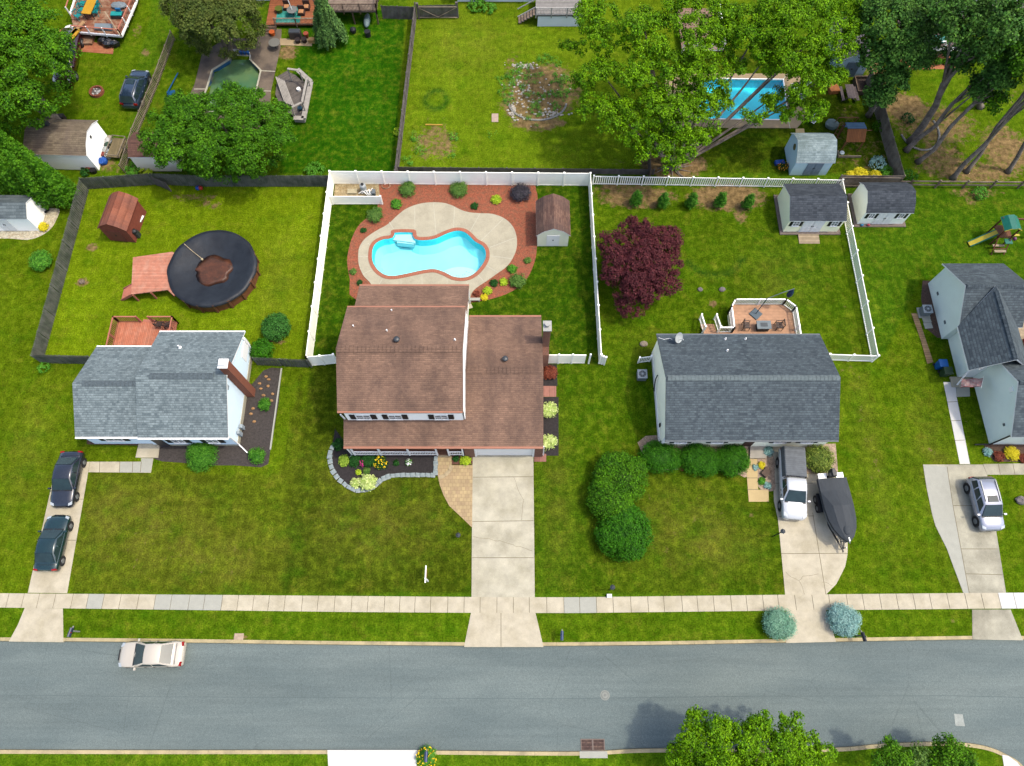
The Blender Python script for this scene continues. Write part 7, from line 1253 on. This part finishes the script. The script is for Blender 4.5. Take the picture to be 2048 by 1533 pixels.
for x,y,z,R_ in ((1785,1500,3.6,.55),(1800,1520,3.2,.8),(1765,1525,3,.7),(1786,1482,4.,.35)): p=P(x,y,z); mb_.append((p.x,p.y,z-.4,R_,R_,R_))
tree('small thin crowned tree at the near verge, between the street tree and the corner',(P(1790,1560).x,-7,0),mb_,3200,.14,L_left,r=.08,cr=.35,clus=110,fill=.4)
mb_=[]
for x,y,z,R_ in ((1905,1500,3.4,.8),(1890,1525,3,.9),(1930,1520,3,.8)): p=P(x,y,z); mb_.append((p.x,p.y,z-.4,R_,R_,R_))
tree('small leafy tree at the near verge beside the curved corner kerb',(P(1905,1560).x,-7,0),mb_,6500,.14,L_left,r=.1,cr=.35,clus=220,fill=.3)
mb_=[(P(1845,1518,2.6).x,P(1845,1518,2.6).y,2.2,.8,.8,.7)]; tree('sparse grey-green sapling between the two small verge trees',(mb_[0][0],mb_[0][1]-.5,0),mb_,1100,.13,L_box,r=.06,cr=.3,clus=70,fill=.4)
# front lawn round bushes, hedge balls
for x,y,r,h,lb in ((1243,952,2.05,2.1,'upper of three big round bushes in the lawn left of the cream house'),(1222,995,1.75,2.2,'middle leftmost of three big round bushes in the lawn'),(1250,1062,2.1,2.0,'lowest of three big round bushes in the lawn')): bush(lb,x,y,r,L_hedge if y>1000 else L_mid,h,11000,.13,lump=3,cr=.25)
for x,y,lb in ((1323,912,'left hedge ball against the cream house front wall'),(1402,918,'middle hedge ball against the cream house front wall'),(1466,918,'right hedge ball beside the maroon front door')): bush(lb,x,y,1.3 if x<1460 else 1.25,L_hedge,1.3,9500,.12,asp=.35,sx=1.32 if x<1460 else 1.1,lump=4)
bush('sprawling olive barberry hedge right of the pickup',1640,914,1.15,leafmat('leaf_barberry',A(74,104,34),A(136,146,60),.15,3,.35),1.0,4200,.1,sx=1.05,lump=3)
for x,y,m_,lb in ((1562,1246,L_blue,'round green-blue dwarf spruce left of the ranch driveway apron'),(1691,1239,L_teal,'round powder blue dwarf spruce right of the ranch driveway apron')): bush(lb,x,y,1.12,m_,1.25,7500,.085,asp=.5)
for i,(x,y) in enumerate(((1273,398),(1327,402),(1384,402),(1442,400),(1498,404))):
    q=P(x,y,.9); t=thing('young_arborvitae',['first young arborvitae from the left','second young arborvitae from the left','third and middle young arborvitae','fourth young arborvitae from the left','fifth and rightmost young arborvitae, nearest the cream shed'][i]+' in the row by the picket fence','conifer',(q.x,q.y,0),'young arborvitae row by the picket fence'); MB().cyl((q.x,q.y,0),(q.x,q.y,1.2),.05,.02,n=6).build('trunk',bark,t); crown('crown',[(q.x,q.y,.6,.55,.55,.6),(q.x,q.y,1.15,.42,.42,.6),(q.x,q.y,1.65,.22,.22,.4)],1500,.11,L_thuja,t,(q.x,q.y,0),150,.16,up=.2,fill=0,core=True)
# pool yard planting
PY='shrubs in the red mulch round the pool'
for x,y,r,m_,lb in ((749,428,.82,L_box,'rounded boxwood at the left side of the pool mulch'),(814,377,.8,L_box,'rounded boxwood near the pump corner screen'),(916,377,.86,L_box,'rounded boxwood midway along the back fence'),(1040,382,.98,L_blk,'blackish purple shrub by the back fence, left of the barn shed'),(992,398,.5,L_lime,'bright chartreuse shrub near the back fence'),(792,406,.55,L_weed,'low green shrub below the pump corner'),(949,411,.36,L_dfl,'small dull green shrub in the mulch behind the deck'),(1024,537,.45,L_weed,'small bright green shrub above the right boxwood'),(1035,560,.75,L_box,'rounded boxwood at the lower right of the pool mulch'),(988,565,.38,L_dfl,'little dark shrub among the lower right plants'),(1007,563,.38,L_lime,'little chartreuse plant beside the right boxwood'),(975,581,.4,L_lime,'lime green perennial near the house corner'),(968,594,.33,L_yel,'golden yellow plant closest to the rear roof corner'),(727,460,.26,L_dfl,'tiny green shrub at the left mulch edge, uppermost'),(705,543,.3,L_box,'tiny green shrub at the left mulch edge, middle'),(719,565,.25,L_dfl,'tiny dark shrub at the left mulch edge, lowest'),(953,587,.3,L_mar,'reddish perennial near the bench'),(1055,520,.32,L_box,'thin grey-green perennial right of the deck')): bush(lb,x,y,r,m_,None,None,.085,group=PY)
# left house planting
bush('large glossy round shrub on the left back lawn near the white fence',549,651,1.15,leafmat('leaf_holly',A(34,84,26),A(72,122,48),.15,2.5,.35),1.5,5200,.13,lump=3); bush('dark shrub peeping out behind the left house gable wall',522,697,.95,L_hedge,1.3,3000,.12)
bush('clipped lobed shrub against the left house front wall',401,911,1.2,L_thuja,1.1,6500,.085,lump=2); bush('small clipped ball in the dark bed below the brick chimney',528,808,.55,L_thuja,.7,None,.075); bush('clipped ball at the front corner of the dark bed',512,911,.68,L_thuja,.8,None,.075)
bush('round leafy shrub on the lawn left of the weathered fence',77,517,.95,L_weed,1.1,2800,.12); bush('yellow flowering clump in the pebble bed',84,452,.45,L_yel,.5,None,.09,cat='flowers',name='flower_clump')
bush('small weed clump outside the weathered fence corner',85,733,.5,L_weed,.4,400,.12,core=False)
# main house front beds
for x,y,r,m_,lb,c_ in ((688,921,.5,leafmat('leaf_grassy',A(110,146,40),A(168,190,70),.2,4,.3),'yellow green grassy clump at the left end of the front bed','plant'),(708,920,.55,L_dfl,'dark green leafy plant left of the pink flowers','plant'),(738,918,.62,L_dfl,'dark green leafy plant between the pink and the yellow flowers','plant'),(717,945,.22,L_lime,'tiny lime plant in the front bed','plant'),(733,941,.26,L_box,'small green plant above the big hosta','plant'),(733,964,.72,L_var,'big variegated hosta in the front bed curve','plant'),(711,966,.42,L_var,'smaller yellow hosta in the front bed curve','plant'),(792,926,.22,L_dfl,'sparse small seedling in the middle of the front bed','plant'),(931,921,.46,L_lime,'lime clipped ball in the little brown bed by the garage','shrub'),(912,917,.24,L_dfl,'little dark plant beside the porch steps','plant'),(1098,818,.7,L_var,'upper yellow hosta along the right wall bed','plant'),(1097,883,.7,L_var,'lower yellow hosta along the right wall bed','plant'),(1099,744,.66,L_mar,'bronze twiggy shrub beside the right gate','shrub'),(676,888,.5,L_dfl,'dark shrub at the left corner of the porch','shrub')): bush(lb,x,y,r,m_,r*.8,None,.11 if 'hosta' in lb else .08,cat=c_,name='hosta' if 'hosta' in lb else 'garden_plant')
def flowers(lbl,x,y,r,lm,pm,h=.5):
    q=P(x,y,h*.7); t=thing('flower_clump',lbl,'flowers',(q.x,q.y,0)); crown('foliage',[(q.x,q.y,h*.4,r,r,h*.45)],int(1300*r*r+150),.08,lm,t,(q.x,q.y,0),60,r*.2,core=True); crown('blossom',[(q.x,q.y,h*.5,r*.95,r*.95,h*.5)],int(260*r*r+40),.1,pm,t,(q.x,q.y,0),int(90*r+14),.05,up=1.2,fill=0,zcut=.1)
flowers('yellow and orange day lilies in the front bed',760,925,.6,L_dfl,L_flow); flowers('magenta and white flowers in the front bed',724,926,.28,L_dfl,L_mag); flowers('pot of white and red flowers in the front bed',817,924,.27,L_weed,L_wh,.45); flowers('yellow flowers round the mailbox across the street',852,1516,.75,L_weed,L_flow,.6); flowers('orange lilies beside the pale blue shed',1566,330,.6,L_dfl,L_or)
for x,y,r,m_,lb in ((1538,903,.42,L_teal,'blue spruce seedling by the front door landing'),(1524,930,.28,L_yel,'small yellow plant in the gravel garden'),(1511,935,.22,L_teal,'small teal plant in the gravel garden, left'),(1524,962,.28,L_weed,'small green plant in the gravel garden'),(1536,971,.28,L_teal,'small teal plant at the bottom of the gravel garden'),(1364,934,.28,L_mar,'red plant between the left and middle hedge balls'),(1436,932,.28,L_mar,'red plant between the middle and right hedge balls'),(1977,904,.36,L_teal,'blue spruce seedling at the far right house corner'),(1999,912,.45,L_mar,'maroon shrub at the far right house front'),(2026,906,.6,L_yel,'bright golden round shrub at the far right house front'),(2047,916,.4,L_mar,'red shrub right of the golden shrub')): bush(lb,x,y,r,m_,None,None,.08)
for x,y,r,lb in ((1702,350,.5,'left yellow shrub above the tan fence'),(1722,347,.75,'middle yellow shrub above the tan fence'),(1752,349,.55,'right yellow shrub above the tan fence')): bush(lb,x,y,r,L_yel,.9,None,.1)
for x,y,r,m_,lb in ((1758,325,.8,L_teal,'pale grey-green shrub inside the fence corner'),(1775,342,.7,L_weed,'green shrub in the fence corner angle'),(1762,250,.7,L_mid,'leafy shrub at the foot of the pale trunk'),(1740,180,.6,L_dfl,'dark bush beneath the dark tree'),(1820,350,.8,L_hedge,'dark round shrub outside the tan fence corner'),(1818,235,.6,L_dfl,'bush inside the stone ringed bed'),(1962,385,.7,L_weed,'bush growing beside the split rail fence'),(628,337,.9,L_weed,'bright weedy sapling at the fence beside the broad round tree'),(795,262,.45,L_lime,'lime sapling growing on the grey stockade fence'),(265,335,.8,L_weed,'weedy shrub at the end of the grey picket fence'),(290,342,.6,L_lime,'lime weeds on the dark fence corner'),(170,342,.5,L_dfl,'dark weeds beneath the white tan-roofed shed')): bush(lb,x,y,r,m_,None,None,.12,core=False,lump=2)
for i,(x,lb) in enumerate(((1828,'first'),(1844,'second'),(1858,'third'),(1877,'fourth'),(1895,'fifth'))): bush(lb+' small round shrub from the left in the orange bed below the deck',x,121,.42,L_mid,.5,None,.1,group='shrubs in the orange bed')
for x,y,r,lb in ((953,8,.9,'leafy pale green plants at the top edge by the grey wall'),(978,14,.7,'leafy plants right of the pale clump at the top edge')): bush(lb,x,y,r,L_weed,.6,None,.16,core=False,lump=3,cat='plant')
# overgrown heap in the middle yard (uncountable weeds)
bl=[]; 
for x,y,r in ((1015,165,.9),(1012,185,.9),(1030,150,.9),(1045,135,.8),(1090,120,.9),(1110,125,.8),(1020,205,.7),(1060,190,.7),(1110,190,.8),(1125,160,.8),(1070,218,.8),(1110,215,.7),(1080,150,.6),(840,300,.8),(830,275,.7),(905,275,.6),(900,310,.5),(815,325,.8),(1055,240,.4)): p=P(x,y); bl.append((p.x,p.y,.12,r*.9,r*.8,.2))
for k in range(22): p=P(random.gauss(1075,38),random.gauss(178,32)); bl.append((p.x,p.y,.08,.45,.4,.12))
o=crown('weeds',bl,6500,.1,L_weed,None,(P(1070,170).x,P(1070,170).y,0),420,.25,up=1,zcut=-.1,fill=.1); o['kind']='stuff'
# pale rubble round the heap
b=MB()
for k in range(260):
    a=random.gauss(0,1); u=random.random(); x,y=random.choice([(1025+random.gauss(0,4),225+random.gauss(0,10)),(1075+random.gauss(0,25),180+random.gauss(0,22)),(1048+random.gauss(0,14),132-random.gauss(0,3)),(1100+random.gauss(0,16),228+random.gauss(0,3)),(1040+random.gauss(0,10),180+random.gauss(0,20))]); p=P(x,y); r=random.uniform(.05,.16); b.sph((p.x,p.y,.04),(r,r*.8,r*.5),6,4,jit=.2)
o=b.build('rubble',mat('pale_rubble',A(226,214,196),.9,.2,5),org=(P(1070,180).x,P(1070,180).y,0)); o['kind']='stuff'
q=P(990,236); one(MB().box(q.x-.33,q.x+.33,q.y-.55,q.y+.5,0,.04),'paving_slab',mat('pink_slab',A(222,192,170),.9,.12,3),'pinkish rectangular paving slab on the pale lawn','slab')
q=P(868,251); one(MB().obox((q.x,q.y,0),(1.7,.14,.1),-.03),'timber',mat('yellow_timber',A(214,170,60),.8,.1,3),'yellowish timber lying on the weedy patch','timber')
b=MB(); p=P(1050,245)
for i in range(30):
    a=math.pi*(1.05+.9*i/29); b.obox((P(1075,205).x+2.9*math.cos(a),P(1075,205).y+2.3*math.sin(a),.0),(.3,.18,.1),a+1.5)
o=b.build('stone_ring',mat('grey_rubble',A(186,180,168),.9,.2,5),org=(p.x,p.y,0)); o['kind']='stuff'
b=MB(); 
for i in range(46):
    a=-2.9+3.4*i/45; c_=P(1838,262); b.sph((c_.x+1.9*math.cos(a),c_.y+2.4*math.sin(a),.05),(.13,.1,.09),6,4,jit=.2)
o=b.build('stone_border',MC['grey_rubble'],org=(c_.x,c_.y,0)); o['kind']='stuff'
# maple roots
b=MB(); c_=P(1347,335)
for i in range(16):
    a=random.uniform(2.7,6.8); l=random.uniform(.9,2.4); b.tube([(c_.x,c_.y,.35),(c_.x+l*.4*math.cos(a),c_.y+l*.4*math.sin(a),.1),(c_.x+l*math.cos(a+.2),c_.y+l*math.sin(a+.2),.0)],[.14,.08,.02],6)
tr_=[o for o in bpy.data.objects if o.type=='EMPTY' and o.get('label','').startswith('tall bright')][0]; b.build('root',bark,tr_)
print('objects',len(bpy.data.objects),'polys',sum(len(m.polygons) for m in bpy.data.meshes))
